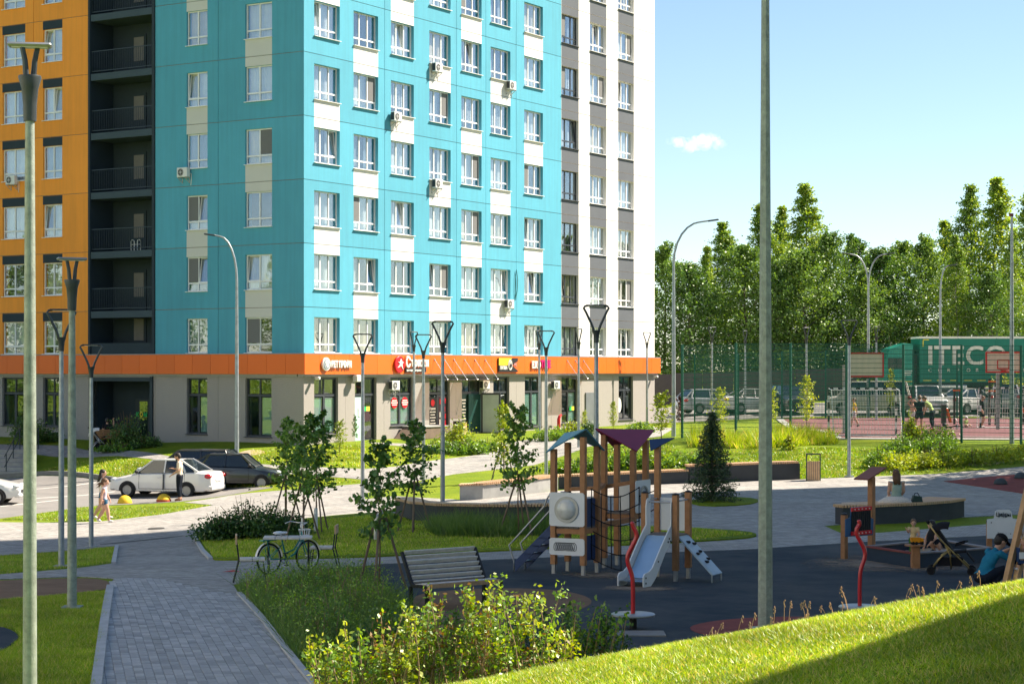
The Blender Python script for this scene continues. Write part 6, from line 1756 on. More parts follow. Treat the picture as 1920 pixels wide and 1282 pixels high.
pc = G(300, 933); make_car("parked_car", "white saloon car with a door ajar beside the man", pc + Vector((0.15, .80, 0)), R(180 - 14), SEDAN, PWHITE, ajar=True)
pc = G(432, 918); make_car("parked_car", "black hatchback parked behind the white saloon, facing right", pc + Vector((0, .9, 0)), R(-4), HATCH, PBLACK)
pc = G(350, 915); make_car("parked_car", "dark estate car mostly hidden behind the white saloon", pc + Vector((-.05, 1.9, 0)), R(180 - 6), ESTATE, PDARK)
pc = G(-82, 948); make_car("parked_car", "white car cut off by the left edge of the picture", pc + Vector((.05, .9, 0)), R(4), SEDAN, PWHITE)
def far_car(px, d, rz, S, col, lab, name="parked_car"):
    make_car(name, lab, at(px, d) + Vector((0, 0, .02)), rz, S, col, "car", "cars parked behind the court")
far_car(1733, 115, R(-86), SUV, PWHITE, "white off-road car seen head on behind the boys on the court")
far_car(1818, 116, R(35), SEDAN, PWHITE, "white saloon seen from behind beyond the exercise posts")
far_car(1886, 117, R(75), SUV, PSILV, "silver car seen from behind beyond the far goal")
far_car(1931, 116, R(100), SUV, PWHITE, "white car at the right edge beyond the court")
far_car(1628, 115, R(172), VAN, PBEIGE, "cream van behind the yellow shirted boy")
far_car(1415, 118, R(12), SEDAN, PWHITE, "white saloon behind the shrubs left of the mast")
far_car(1335, 119, R(20), ESTATE, PSILV, "silver car behind the fence corner and young trees")
far_car(1480, 117, R(-80), SUV, PDARK, "dark car behind the fence right of the mast")

# ------------------------------------------------------------------ lorry
LG = M("lorry_green", (.010, .19, .135), .45, .06, 1.2, spec=.45, dirt=.2); LT = M("lorry_cab_teal", (.012, .30, .22), .35, .05, 1.5, spec=.5, coat=.4); TARPT = M("lorry_letter", (.82, .76, .68), .6, .08, 5)
pt = at(1722, 131); lo = empty("lorry", pt + Vector((0, 0, 0)), R(2), "green articulated lorry with large pale lettering on its trailer", "lorry")
zt0, zt1 = hpx(717, 131) - pt.z, hpx(634, 131) - pt.z
TLn = 13.0
MB().box((TLn / 2 + .1, 1.25, (zt0 + zt1) / 2), (TLn, 2.5, zt1 - zt0)).build("trailer_curtain", LG, lo)
MB().box((TLn / 2 + .1, 1.25, zt1 + .05), (TLn + .04, 2.54, .14)).build("roof_rail", TARPT, lo); MB().box((TLn / 2 + .1, 1.25, zt0 - .1), (TLn, 2.4, .2)).build("trailer_chassis", PLAST, lo)
for i in range(1, 5): MB().box((.1 + TLn * i / 5, -.008, (zt0 + zt1) / 2), (.06, .03, zt1 - zt0)).build("curtain_strap", LG, lo)
for i in range(14): MB().box((.6 + i * .92, -.012, zt0 + .14), (.55, .012, .06)).build("reflector_strip", YEL, lo)
m = MB(); m.box((.32, -.012, zt1 - .32), (.06, .012, .5)); m.box((.5, -.012, zt1 - .1), (.42, .012, .06)); m.build("corner_mark", YEL, lo)
u_ = lambda px: (px - 1722) / FPX * 131
zc = hpx(683, 131) - pt.z
letters(lo, "ITECO", u_(1741), zc, 1.28, TARPT, .03, 1.02, .035)
cx2 = u_(1741)
for i, ch in enumerate("CORPORATION"): letters(lo, ch, cx2 + i * .645, zc - .50, .24, TARPT, .03, 1.0, .002)
MB().tube([(.4, .3, .55), (3.3, .3, .55)], .32, 14).build("fuel_tank", TRIM, lo)
cab = empty("cab", (0, 0, 0)); cab.parent = lo
hc = hpx(655, 131) - pt.z
MB().prism([(-2.35, .55), (-.35, .55), (-.35, hc + .35), (-.8, hc + .42), (-1.9, hc + .05), (-2.2, hc - .75), (-2.4, hc - 1.4)], -2.45, -.05, mat=Matrix.Rotation(PI / 2, 4, 'X')).build("cab_body", LT, cab)
MB().box((-1.55, .04, hc - .95), (1.0, .03, .75)).build("side_window", CGLASS, cab); MB().box((-1.35, .035, .95), (2.0, .02, .08)).build("stripe", YEL, cab)
letters(cab, "NODE", -.95, hc - 1.55, .16, TARPT, -.03, .9, .004) if False else None
for i in range(3): MB().box((-.72, .035, hc - 1.45 - i * .13), (.6 - .08 * i, .012, .07)).build("text_line", TARPT, cab)
MB().box((-.18, 1.25, 1.6), (.3, 2.0, 2.4)).build("cab_gap_frame", PLAST, cab)
for x in (-1.75, 4.1, 9.4, 10.7, 12.0):
    for y in (.2, 2.3):
        w = empty("wheel", (x, y, .5)); w.parent = lo
        m = MB(); m.lathe([(.28, -.14), (.46, -.14), (.5, -.1), (.5, .1), (.46, .14), (.28, .14), (.28, -.14)], 24, mat=Matrix.Rotation(PI / 2, 4, 'X'), cap=False); m.build("tyre", TYRE, w)
        m = MB(); m.lathe([(.0, -.10), (.12, -.12), (.28, -.06), (.29, -.06)], 20, mat=Matrix.Rotation(-PI / 2, 4, 'X'), cap=False); m.build("rim", PLAST, w)
# ------------------------------------------------------------------ people
SKIN = M("skin", (.52, .30, .21), .55, .06, 8, spec=.35)
def cloth(name, col, v=.08): return M("cloth_" + name, col, .9, v, 9, .15, 80, spec=.15)
HAIRD = M("hair_dark", (.02, .014, .011), .5, .25, 30, .4, 120); HAIRB = M("hair_brown", (.11, .055, .025), .5, .25, 30, .4, 120); HAIRL = M("hair_blond", (.36, .22, .10), .5, .25, 30, .4, 120)
BASEJ = dict(pel=(0, 0, .53), ch=(.0, 0, .70), nk=(0, 0, .825), hd=(.012, 0, .925), sl=(0, .105, .795), sr=(0, -.105, .795), el=(-.01, .135, .63), er=(-.01, -.135, .63), wl=(.03, .14, .475), wr=(.03, -.14, .475),
             hl=(0, .052, .515), hr=(0, -.052, .515), kl=(.012, .057, .285), kr=(.012, -.057, .285), al=(-.01, .057, .045), ar=(-.01, -.057, .045), tl=(.09, .065, .016), tr=(.09, -.065, .016))
def ell_tube(mb, pts, lat, ra, rb, n=12):
    """tube with elliptical sections: ra across (along lat), rb in the other direction"""
    P = [Vector(p) for p in pts]; k = len(P); vs = []
    for i in range(k):
        d = (P[min(i + 1, k - 1)] - P[max(i - 1, 0)]).normalized(); l = Vector(lat); l = (l - d * l.dot(d)).normalized(); f = d.cross(l)
        for j in range(n):
            a = 2 * PI * j / n; vs.append(P[i] + l * (ra[i] * math.cos(a)) + f * (rb[i] * math.sin(a)))
    fs = [(i * n + j, i * n + (j + 1) % n, (i + 1) * n + (j + 1) % n, (i + 1) * n + j) for i in range(k - 1) for j in range(n)]
    fs += [tuple(range(n))[::-1], tuple((k - 1) * n + j for j in range(n))]
    mb.add(vs, fs)
def person(label, p, rz, H, pose=None, top=None, bottom=None, shoes=None, hair=HAIRD, sleeve=.55, legs=1.9, hairstyle='short', group=None, child=False, voxel=None, face_dir=None, skin=SKIN, skirt=None, strap=False, cap=None, name="person"):
    J = {k: Vector(v) for k, v in BASEJ.items()}
    for k, v in (pose or {}).items(): J[k] = Vector(v)
    hs = 1.28 if child else 1.0                     # heads are relatively larger on children
    e = empty(name, p, rz, label, "person", group)
    mb = MB()
    lat = (J['sl'] - J['sr']).normalized(); latp = (J['hl'] - J['hr']).normalized()
    up = (J['nk'] - J['ch']).normalized(); pe, ch, nk = J['pel'], J['ch'], J['nk']
    ell_tube(mb, [pe - (ch - pe) * .28, pe, pe.lerp(ch, .5), ch, ch.lerp(nk, .62), nk - up * .012], lat.lerp(latp, .3), [.062, .088, .076, .096, .098, .045], [.05, .062, .054, .064, .052, .036])
    # neck and head
    hd = J['hd']; hx = (hd - nk).normalized()
    ell_tube(mb, [nk - up * .03, nk.lerp(hd, .6)], lat, [.034, .031], [.034, .031], 10)
    fd = Vector(face_dir).normalized() if face_dir else Vector((1, 0, 0)); fd = (fd - hx * fd.dot(hx)).normalized(); sd_ = hx.cross(fd)
    Hm = Matrix(((fd.x, sd_.x, hx.x, hd.x), (fd.y, sd_.y, hx.y, hd.y), (fd.z, sd_.z, hx.z, hd.z), (0, 0, 0, 1)))
    mb.ell((0, 0, .012), (.064 * hs, .052 * hs, .062 * hs), 16, mat=Hm); mb.ell((.018 * hs, 0, -.03 * hs), (.042 * hs, .038 * hs, .045 * hs), 12, mat=Hm)
    mb.ell((.064 * hs, 0, -.012 * hs), (.014 * hs, .010 * hs, .017 * hs), 8, mat=Hm)
    for s in (-1, 1): mb.ell((-.004, s * .053 * hs, -.008), (.014 * hs, .008 * hs, .019 * hs), 8, mat=Hm)
    # limbs
    kf = 1.12 if child else 1.0
    for s in 'lr':
        S_, E_, W_ = J['s' + s], J['e' + s], J['w' + s]
        ell_tube(mb, [S_ + (ch - S_) * .15, S_, S_.lerp(E_, .5), E_, E_.lerp(W_, .35), W_], (0, 0.3, 1), [.036, .040 * kf, .033 * kf, .027 * kf, .027 * kf, .019 * kf], [.036, .040 * kf, .033 * kf, .027 * kf, .027 * kf, .019 * kf], 10)
        hdv = (W_ - E_).normalized(); mb.ell((0, 0, 0), (.030 * kf, .020 * kf, .013 * kf), 8, mat=Matrix.Translation(W_ + hdv * .025) @ hdv.to_track_quat('X', 'Z').to_matrix().to_4x4())
        Hh, K_, A_, T_ = J['h' + s], J['k' + s], J['a' + s], J['t' + s]
        ell_tube(mb, [Hh + (pe - Hh) * .3, Hh, Hh.lerp(K_, .5), K_, K_.lerp(A_, .3), K_.lerp(A_, .7), A_], (0, 1, 0.2), [.055, .064 * kf, .055 * kf, .041 * kf, .042 * kf, .031 * kf, .025 * kf], [.055, .064 * kf, .057 * kf, .042 * kf, .044 * kf, .032 * kf, .026 * kf], 12)
        fv = (T_ - A_); mb.tube([A_ - Vector((fv.x, fv.y, 0)).normalized() * .022 + Vector((0, 0, -.012)), A_.lerp(T_, .45) + Vector((0, 0, -.004)), T_], [.030, .030, .020], 10)
    me0 = mb.mesh("tmp", [SKIN]); ob = bpy.data.objects.new("tmp", me0); COL.objects.link(ob)
    md = ob.modifiers.new("r", 'REMESH'); md.mode = 'VOXEL'; md.voxel_size = voxel or .0095
    sm_ = ob.modifiers.new("s", 'SMOOTH'); sm_.iterations = 3; sm_.factor = .5
    me = bpy.data.meshes.new_from_object(ob.evaluated_get(bpy.context.evaluated_depsgraph_get()))
    bpy.data.objects.remove(ob)
    # material by nearest limb
    mats = [skin, top or skin, bottom or skin, shoes or skin]
    segs = []
    def sg(a, b, lab, f=None, other=0): segs.append((np.array(a), np.array(b), lab, f, other))
    sg(pe - (ch - pe) * .25, pe.lerp(ch, .10), 2); sg(pe.lerp(ch, .22), nk - up * .03, 1); sg(nk + up * .012, hd, 0); sg(hd - fd * .02, hd + fd * .05, 0); sg(hd + hx * .03, hd + hx * .04, 0)
    for s in 'lr':
        S_, E_, W_ = J['s' + s], J['e' + s], J['w' + s]
        sg(S_, E_, 1, sleeve, 0); sg(E_, W_, 1 if sleeve > 1 else 0, (sleeve - 1) if sleeve > 1 else None, 0); sg(W_, W_ + (W_ - E_).normalized() * .05, 0)
        Hh, K_, A_, T_ = J['h' + s], J['k' + s], J['a' + s], J['t' + s]
        sg(Hh, K_, 2, min(1.01, legs), 0); sg(K_, A_, 2 if legs > 1 else 0, legs - 1 if legs > 1 else None, 0); sg(A_ - Vector((0, 0, .01)), T_, 3)
    rad = {0: .05}
    npol = len(me.polygons); C = np.empty(npol * 3); me.polygons.foreach_get('center', C); C = C.reshape(-1, 3)
    best = np.full(npol, 1e9); lab_ = np.zeros(npol, int)
    for (a, b, lb_, f, ot) in segs:
        d = b - a; L2 = max(d @ d, 1e-9); t = np.clip(((C - a) @ d) / L2, 0, 1); q = a + t[:, None] * d; dist = np.linalg.norm(C - q, axis=1)
        if lb_ == 1 and f is None and dist is not None: dist = dist * .62
        if lb_ == 2 and f is None: dist = dist * .66
        l_ = np.full(npol, lb_) if f is None else np.where(t <= f, lb_, ot)
        w = dist < best; best[w] = dist[w]; lab_[w] = l_[w]
    for q in mats: me.materials.append(q) if False else None
    me.materials.clear()
    for q in mats: me.materials.append(q)
    me.polygons.foreach_set('material_index', lab_.astype(np.int32)); me.polygons.foreach_set('use_smooth', [True] * npol)
    # fingers, eyes, mouth added to the same skin
    bm = bmesh.new(); bm.from_mesh(me)
    fx = MB()
    for s in 'lr':
        E_, W_ = J['e' + s], J['w' + s]; hv = (W_ - E_).normalized(); sv = hv.cross(Vector((0, 0, 1)) if abs(hv.z) < .9 else Vector((1, 0, 0))).normalized(); nv = sv.cross(hv)
        for i in range(4):
            o_ = W_ + hv * .045 + sv * ((i - 1.5) * .0095); ln = (.036, .042, .040, .031)[i]
            fx.tube([o_, o_ + hv * ln * .5 - nv * .004, o_ + hv * ln * .8 - nv * .014], [.0052, .0048, .0036], 5)
        o_ = W_ + hv * .02 + sv * .018; fx.tube([o_, o_ + sv * .014 + hv * .016, o_ + sv * .014 + hv * .034], [.006, .0055, .004], 5)
    me.update(); bm.free()
    base = len(me.vertices)
    fm = fx.mesh("f", [skin])
    bm = bmesh.new(); bm.from_mesh(me); bm.from_mesh(fm)
    ey = MB()
    for s in (-1, 1): ey.ell((.056 * hs, s * .021 * hs, .006 * hs), (.008, .008, .006), 8, mat=Hm)
    ey.ell((.055 * hs, 0, -.043 * hs), (.008, .016, .004), 8, mat=Hm)
    em = ey.mesh("e", [HAIRD]); nb = len(bm.faces); bm.from_mesh(em); bm.faces.ensure_lookup_table()
    for i in range(nb, len(bm.faces)): bm.faces[i].material_index = 4
    bm.to_mesh(me); bm.free(); me.materials.append(HAIRD)
    for v in me.vertices: v.co *= H
    o = bpy.data.objects.new("body", me); COL.objects.link(o); o.parent = e
    # hair
    hm = MB(); HS_ = H
    if hairstyle != 'none':
        hm.ell((-.010 * hs, 0, .022 * hs), (.066 * hs, .058 * hs, .060 * hs), 16, mat=Hm); hm.ell((-.03 * hs, 0, -.005), (.046 * hs, .054 * hs, .055 * hs), 12, mat=Hm)
    if hairstyle == 'long':
        for k in range(9):
            a = (k - 4) / 4 * 1.25; b0 = Hm @ Vector((-.045 * math.cos(a) - .01, .05 * math.sin(a), .0)); b1 = b0 + Vector((-fd.x * .02, -fd.y * .02, -.09)); b2 = b1 + Vector((-fd.x * .035 * (1 + .3 * math.sin(k)), -fd.y * .035, -.085 + .01 * math.sin(k * 2)))
            hm.tube([b0, b1, b2], [.022, .021, .008], 7)
    if hairstyle == 'wild':
        for k in range(12):
            a = k * 2.4; b0 = Hm @ Vector((-.04, .035 * math.sin(a), .02 * math.cos(a))); hm.tube([b0, b0 + Vector((-.05, .02 * math.sin(a), -.03)), b0 + Vector((-.13 - .03 * math.sin(k), .03 * math.sin(a * 1.3), -.09 - .05 * math.cos(k)))], [.022, .017, .004], 6)
    if hairstyle == 'beard': hm.ell((.03, 0, -.052), (.036, .037, .026), 10, mat=Hm)
    if hm.v:
        h_ = hm.build("hair", hair, e, True)
        for v in h_.data.vertices: v.co *= H
    if cap:
        cm = MB(); cm.ell((-.004, 0, .03 * hs), (.072 * hs, .063 * hs, .055 * hs), 16, mat=Hm, zmin=-.1); cm.add([(.03, -.045, .028), (.13, -.035, .016), (.13, .035, .016), (.03, .045, .028), (.03, -.045, .034), (.13, -.035, .022), (.13, .035, .022), (.03, .045, .034)], [(0, 1, 2, 3), (7, 6, 5, 4), (0, 4, 5, 1), (1, 5, 6, 2), (2, 6, 7, 3)], 0, Hm)
        c_ = cm.build("cap", cap, e, True)
        for v in c_.data.vertices: v.co *= H
    return e
NAVYC = cloth("navy", (.014, .018, .03)); WHT = cloth("white", (.66, .63, .62)); PEACH = cloth("peach", (.70, .55, .44)); DENIM = cloth("denim", (.03, .10, .17)); BLKC = cloth("black", (.014, .014, .017)); LILAC = cloth("lilac", (.55, .47, .52)); SAGE = cloth("sage", (.28, .37, .32))
CREAM = cloth("cream", (.62, .55, .47)); YELC = cloth("yellow", (.72, .48, .02)); BLUEC = cloth("blue", (.015, .15, .25)); GREENC = cloth("green", (.05, .16, .03)); LIME = cloth("lime", (.42, .55, .20)); GREYC = cloth("grey", (.5, .48, .5)); SHOEW = M("shoe_white", (.65, .62, .6), .6, .05, 6); SHOED = M("shoe_dark", (.03, .025, .025), .6, .1, 6); SHOER = M("shoe_pinkred", (.55, .12, .09), .6, .1, 6); SANDAL = M("sandal_tan", (.30, .15, .09), .6, .1, 6)
OFFS = Vector((0, 0, .014))
# man at the car, looking at his phone (faces left)
man = person("bearded man in peach shirt and dark trousers reading his phone by the white car", G(337, 939) + OFFS, R(176), 1.80, dict(hd=(.045, 0, .915), nk=(.012, 0, .825), er=(.02, -.125, .645), wr=(.165, -.06, .665), el=(.0, .135, .63), wl=(.13, .12, .545), ch=(.0, 0, .70), tl=(.09, .075, .016), kl=(.015, .06, .285)), PEACH, NAVYC, SANDAL, HAIRD, .75, 1.86, 'beard', face_dir=(1, 0, -.75))
ph = MB().box((0, 0, 0), (.012, .075, .15), bev=.006).build("mobile_phone", BLKC, None); ph.location = G(337, 939) + OFFS + Vector((-.36, .12, 1.24)); ph.rotation_euler = (0, R(-35), R(176)); tag(ph, "dark mobile phone in the bearded man's raised hand", "phone")
# two walkers heading right
wk = dict(kl=(.075, .05, .295), al=(.11, .05, .05), tl=(.205, .055, .03), kr=(-.03, -.05, .29), ar=(-.16, -.052, .075), tr=(-.085, -.056, .02), el=(-.05, .13, .64), wl=(-.06, .14, .49), er=(.03, -.13, .64), wr=(.10, -.13, .50))
wk2 = dict(kr=(.075, -.05, .295), ar=(.11, -.05, .05), tr=(.205, -.055, .03), kl=(-.03, .05, .29), al=(-.16, .052, .075), tl=(-.085, .056, .02), er=(-.05, -.13, .64), wr=(-.05, -.14, .49), el=(.03, .13, .64), wl=(.10, .13, .50))
person("dark haired woman in white top walking behind the girl, heading right", G(189, 975) + Vector((0, .25, .01)), R(6), 1.62, wk, WHT, DENIM, SHOEW, HAIRD, .5, .40, 'long', "two walkers on the paving")
person("girl in lilac tank top and denim shorts walking right, hair blowing", G(196, 980) + OFFS, R(2), 1.38, wk2, LILAC, DENIM, SHOEW, HAIRB, .12, .42, 'wild', "two walkers on the paving", child=True)
# woman on the seat wall, back to the camera
ps = G(1681, 981); sy = ps.y + .55
wz = gz(ps.x, sy) + .53
wsit = dict(pel=(0, 0, .06), ch=(.0, 0, .235), nk=(.01, 0, .36), hd=(.035, 0, .455), sl=(0, .1, .33), sr=(0, -.1, .33), el=(.02, .125, .17), er=(.02, -.125, .17), wl=(.13, .09, .08), wr=(.13, -.09, .08), hl=(.0, .055, .05), hr=(.0, -.055, .05), kl=(.24, .075, .065), kr=(.24, -.075, .065), al=(.26, .07, -.20), ar=(.26, -.07, -.20), tl=(.35, .075, -.225), tr=(.35, -.075, -.225))
px_ = (1681 - CX) / FPX * sy
ww = person("woman in green camisole and white skirt sitting on the seat wall, back turned", (px_, sy, wz), R(93), 1.66, wsit, SAGE, CREAM, SANDAL, HAIRB, .0, 1.5, 'long', face_dir=(1, 0, -.5))
sk = MB()
def skv(a, r0, z): return (r0[0] + r0[1] * math.cos(a), r0[2] * math.sin(a), z)
rings = [(.02, .16, .17, .16), (.06, .30, .34, .10), (.12, .40, .44, .03), (.20, .46, .50, -.035)]
vs = []; nn = 32
for (cx3, rx, ry, z) in rings:
    for j in range(nn):
        a = 2 * PI * j / nn; w_ = 1 + .05 * math.sin(j * 2.7) + .03 * math.sin(j * 5.1); vs.append((cx3 + rx * w_ * math.cos(a), ry * w_ * math.sin(a), z + .012 * math.sin(j * 3.1)))
fs = [(i * nn + j, i * nn + (j + 1) % nn, (i + 1) * nn + (j + 1) % nn, (i + 1) * nn + j) for i in range(3) for j in range(nn)]
sk.add(vs, fs); sk.build("skirt", M("skirt_print", (.58, .53, .47), .9, .25, 45, .2, 80), ww, True)
hb = empty("handbag", (px_ + .55, sy + .02, wz - .02), R(10), "dark green handbag standing beside the sitting woman", "handbag")
autosmooth(MB().prism([(-.16, 0), (.16, 0), (.12, .17), (-.10, .2)], -.06, .06, mat=Matrix.Rotation(PI / 2, 4, 'X')).build("bag_body", M("bag_green", (.015, .04, .035), .5, .15, 6), hb)); MB().tube([(-.08, 0, .18), (-.06, 0, .25), (.02, 0, .27), (.08, 0, .17)], .012, 6).build("strap", BLKC, hb)
# toddler behind the little table
pt_ = cor[1] + Vector((.05, .42, 0)); pt_.z = gz(pt_.x, pt_.y) + .16
person("toddler in yellow shirt and green trousers at the sand pit table", pt_, R(-98), .84, dict(er=(.06, -.13, .68), wr=(.10, -.17, .76), el=(.05, .14, .62), wl=(.15, .07, .55), hd=(.012, 0, .915)), cloth("pale_yellow", (.68, .50, .26)), GREENC, SHOED, HAIRB, .5, 1.9, 'short', child=True, face_dir=(1, 0, -.3), voxel=.012)
# child leaning at the sand pit behind the pushchair
pk = G(1762, 1053); pk.z += .17
squat = dict(pel=(-.02, 0, .17), ch=(.08, 0, .33), nk=(.15, 0, .44), hd=(.19, 0, .54), sl=(.14, .10, .42), sr=(.14, -.10, .42), el=(.22, .13, .29), er=(.2, -.14, .28), wl=(.32, .08, .18), wr=(.27, -.12, .12), hl=(-.02, .055, .16), hr=(-.02, -.055, .16), kl=(.19, .10, .26), kr=(.19, -.10, .26), al=(.03, .09, .045), ar=(.03, -.09, .045), tl=(.13, .10, .016), tr=(.13, -.10, .016))
person("dark haired child in white shirt squatting at the sand pit rim", pk + Vector((.06, .35, 0)), R(-150), 1.12, squat, WHT, NAVYC, SHOED, HAIRD, .5, 1.3, 'short', child=True)
# crouching man
pm_ = at(1842, 35.9)
person("crouching man in blue shirt, navy trousers and dark cap at the swing", pm_ + OFFS, R(22), 1.80, dict(squat, hd=(.225, 0, .53), nk=(.17, 0, .44), el=(.27, .15, .36), wl=(.37, .06, .44), er=(.28, -.15, .33), wr=(.38, -.05, .40)), BLUEC, NAVYC, SHOED, HAIRD, .72, 1.9, 'short', face_dir=(1, 0, .05), cap=BLKC)
# child in the swing seat
swp = pf + se
person("small fair haired child sitting in the baby swing seat", swp + Vector((0, .02, .0)), R(190), .82, dict(wsit, kl=(.16, .07, .02), kr=(.16, -.07, .02), al=(.2, .07, -.16), ar=(.2, -.07, -.16), tl=(.28, .07, -.15), tr=(.28, -.07, -.15), hd=(.02, 0, .45)), cloth("pink", (.5, .25, .22)), NAVYC, SHOEW, HAIRL, .5, 1.5, 'short', child=True, voxel=.012)
# court
person("boy in yellow shirt and pale shorts walking left behind the goal", at(1602, 100.5) + Vector((0, 0, .04)), R(178), 1.5, wk, YELC, GREYC, SHOED, HAIRB, .6, .75, 'short', "players on the court")
person("bare chested boy in white shorts holding his head on the court", at(1711, 101) + Vector((0, 0, .04)), R(-100), 1.42, dict(el=(.03, .17, .86), wl=(.03, .06, .97), er=(.03, -.17, .86), wr=(.03, -.06, .97)), None, WHT, SHOEW, HAIRB, 0, .7, 'short', "players on the court")
person("boy in dark navy shirt and shorts seen from behind on the court", at(1724, 88.5) + Vector((0, 0, .04)), R(75), 1.62, dict(hd=(.04, 0, .915), el=(.04, .135, .63), wl=(.12, .09, .52), er=(.04, -.135, .63), wr=(.12, -.09, .52), kl=(.02, .09, .285), al=(-.02, .12, .045), tl=(.08, .13, .016), kr=(.0, -.06, .285)), NAVYC, NAVYC, SHOED, HAIRB, .7, .78, 'short', "players on the court", face_dir=(1, 0, -.5))
person("youth in lime green shirt and dark trousers bending over on the court", at(1748, 89.0) + Vector((0, 0, .04)), R(150), 1.66, dict(ch=(.08, 0, .69), nk=(.17, 0, .79), hd=(.23, 0, .87), sl=(.15, .105, .77), sr=(.15, -.105, .77), el=(.20, .13, .62), er=(.20, -.13, .62), wl=(.24, .07, .50), wr=(.24, -.07, .50), kl=(.02, .07, .285), al=(-.06, .09, .045), tl=(.04, .1, .016)), LIME, NAVYC, SHOER, HAIRB, .85, 1.85, 'short', "players on the court", face_dir=(1, 0, -.9))
person("small child in white sun hat sitting on the court floor", at(1811, 99.5) + Vector((0, 0, .05)), R(-70), 1.0, dict(wsit, pel=(0, 0, .09), kl=(.2, .09, .12), kr=(.2, -.09, .12), al=(.36, .1, .04), ar=(.36, -.1, .04), tl=(.4, .1, .1), tr=(.4, -.1, .1)), LIME, GREYC, SHOEW, HAIRL, .5, .9, 'short', "players on the court", child=True, cap=WHT, voxel=.012)
person("player in black shirt and shorts standing in profile on the court", at(1842, 98.6) + Vector((0, 0, .04)), R(-15), 1.62, dict(el=(-.07, .13, .64), wl=(-.03, .15, .50), er=(-.06, -.14, .64), wr=(.02, -.15, .50), kl=(.05, .05, .29), al=(-.03, .05, .045), tl=(.07, .055, .016), kr=(.04, -.07, .29), ar=(-.09, -.08, .05), tr=(.01, -.085, .016)), BLKC, BLKC, SHOEW, HAIRB, .75, .75, 'short', "players on the court")
# person on the bench by the entrance
pb_ = at(206, 88.8)
bench2 = empty("entrance_bench", pb_, R(-12), "brown wooden bench with its back to the square near the entrance", "bench")
BRN = M("bench_brown", (.22, .11, .045), .6, .15, 6)
for k, z in enumerate((.52, .62, .72, .82)): MB().box((0, -.24, z), (1.5, .03, .085)).build("back_slat", BRN, bench2)
for k in range(4): MB().box((0, -.17 + k * .11, .45), (1.5, .09, .03)).build("seat_slat", BRN, bench2)
for x in (-.62, .62): MB().box((x, -.05, .22), (.05, .42, .44)).build("leg", BLACKM, bench2); MB().box((x, -.265, .6), (.05, .04, .6)).build("back_post", BLACKM, bench2)
person("person in black clothing sitting on the bench by the dark entrance", pb_ + Vector((-.12, .02, .5)), R(100), 1.66, dict(wsit, er=(.06, -.17, .30), wr=(.08, -.17, .45)), BLKC, BLKC, SHOED, HAIRD, .5, 1.9, 'short')
# ------------------------------------------------------------------ pushchairs
GOLD = M("gold_tube", (.36, .26, .10), .3, .1, 4, metal=.7)
def pushchair(p, rz, label, hood, fabric, tube):
    e = empty("pushchair", p, rz, label, "pushchair")
    for s in (-1, 1):
        y = s * .22
        MB().tube([(-.42, y, 1.02), (-.20, y, .72), (.10, y, .42), (.40, y, .12)], .016, 8).build("side_tube", tube, e, True)
        MB().tube([(-.36, y, .12), (-.18, y, .36), (.02, y, .52)], .016, 8).build("rear_leg", tube, e, True)
        MB().tube([(.02, y, .12), (.0, y, .40), (-.1, y, .6)], .014, 8).build("mid_leg", tube, e, True)
        for x in (-.38, .42):
            for dy in (-.035, .035):
                w = empty("wheel", (x, y + dy, .085)); w.parent = e
                m = MB(); torus(m, (0, 0, 0), .07, .016, 'Y', 20, 6); m.build("tyre", TYRE, w, True)
                m = MB(); m.lathe([(.0, -.01), (.058, -.01), (.058, .01), (0, .01)], 12, mat=Matrix.Rotation(PI / 2, 4, 'X')); m.build("hub", BLKC, w)
    MB().tube([(-.42, -.22, 1.02), (-.46, -.2, 1.06), (-.47, 0, 1.075), (-.46, .2, 1.06), (-.42, .22, 1.02)], .018, 8).build("handle", BLKC, e, True)
    m = MB(); m.plate([(-.30, -.2, .92), (.02, -.2, .46), (.02, .2, .46), (-.30, .2, .92)], .05); m.plate([(.02, -.2, .42), (.32, -.2, .46), (.32, .2, .46), (.02, .2, .42)], .05); m.plate([(.32, -.16, .44), (.46, -.16, .26), (.46, .16, .26), (.32, .16, .44)], .03); m.build("seat", fabric, e)
    vs = []; fs = []; na_, nb_ = 8, 10
    for i in range(na_ + 1):
        a = R(75 + 115 * i / na_)
        for j in range(nb_ + 1):
            b = PI * j / nb_; yy = -.23 * math.cos(b); rr = .20 + .13 * math.sin(b)
            vs.append((-.10 + rr * 1.15 * math.cos(a), yy, .72 + rr * 1.05 * math.sin(a)))
    for i in range(na_):
        for j in range(nb_): fs.append((i * 11 + j, i * 11 + j + 1, (i + 1) * 11 + j + 1, (i + 1) * 11 + j))
    MB().add(vs, fs).build("hood", hood, e, True)
    m = MB(); m.prism([(-.26, .18), (.22, .18), (.26, .34), (-.22, .36)], -.17, .17, mat=Matrix.Rotation(PI / 2, 4, 'X')); m.build("shopping_basket", fabric, e)
    MB().tube([(.10, -.22, .60), (.28, -.2, .66), (.34, 0, .68), (.28, .2, .66), (.10, .22, .60)], .016, 8).build("bumper_bar", BLKC, e, True)
    return e
pp_ = G(1782, 1077); pushchair(pp_ + OFFS, R(-14), "black folding pushchair with gold tubes in front of the sand pit", BLKC, BLKC, GOLD)
pushchair(at(186, 87.6) + OFFS, R(20), "pushchair with white hood beside the entrance bench", WHT, BLKC, STEEL)
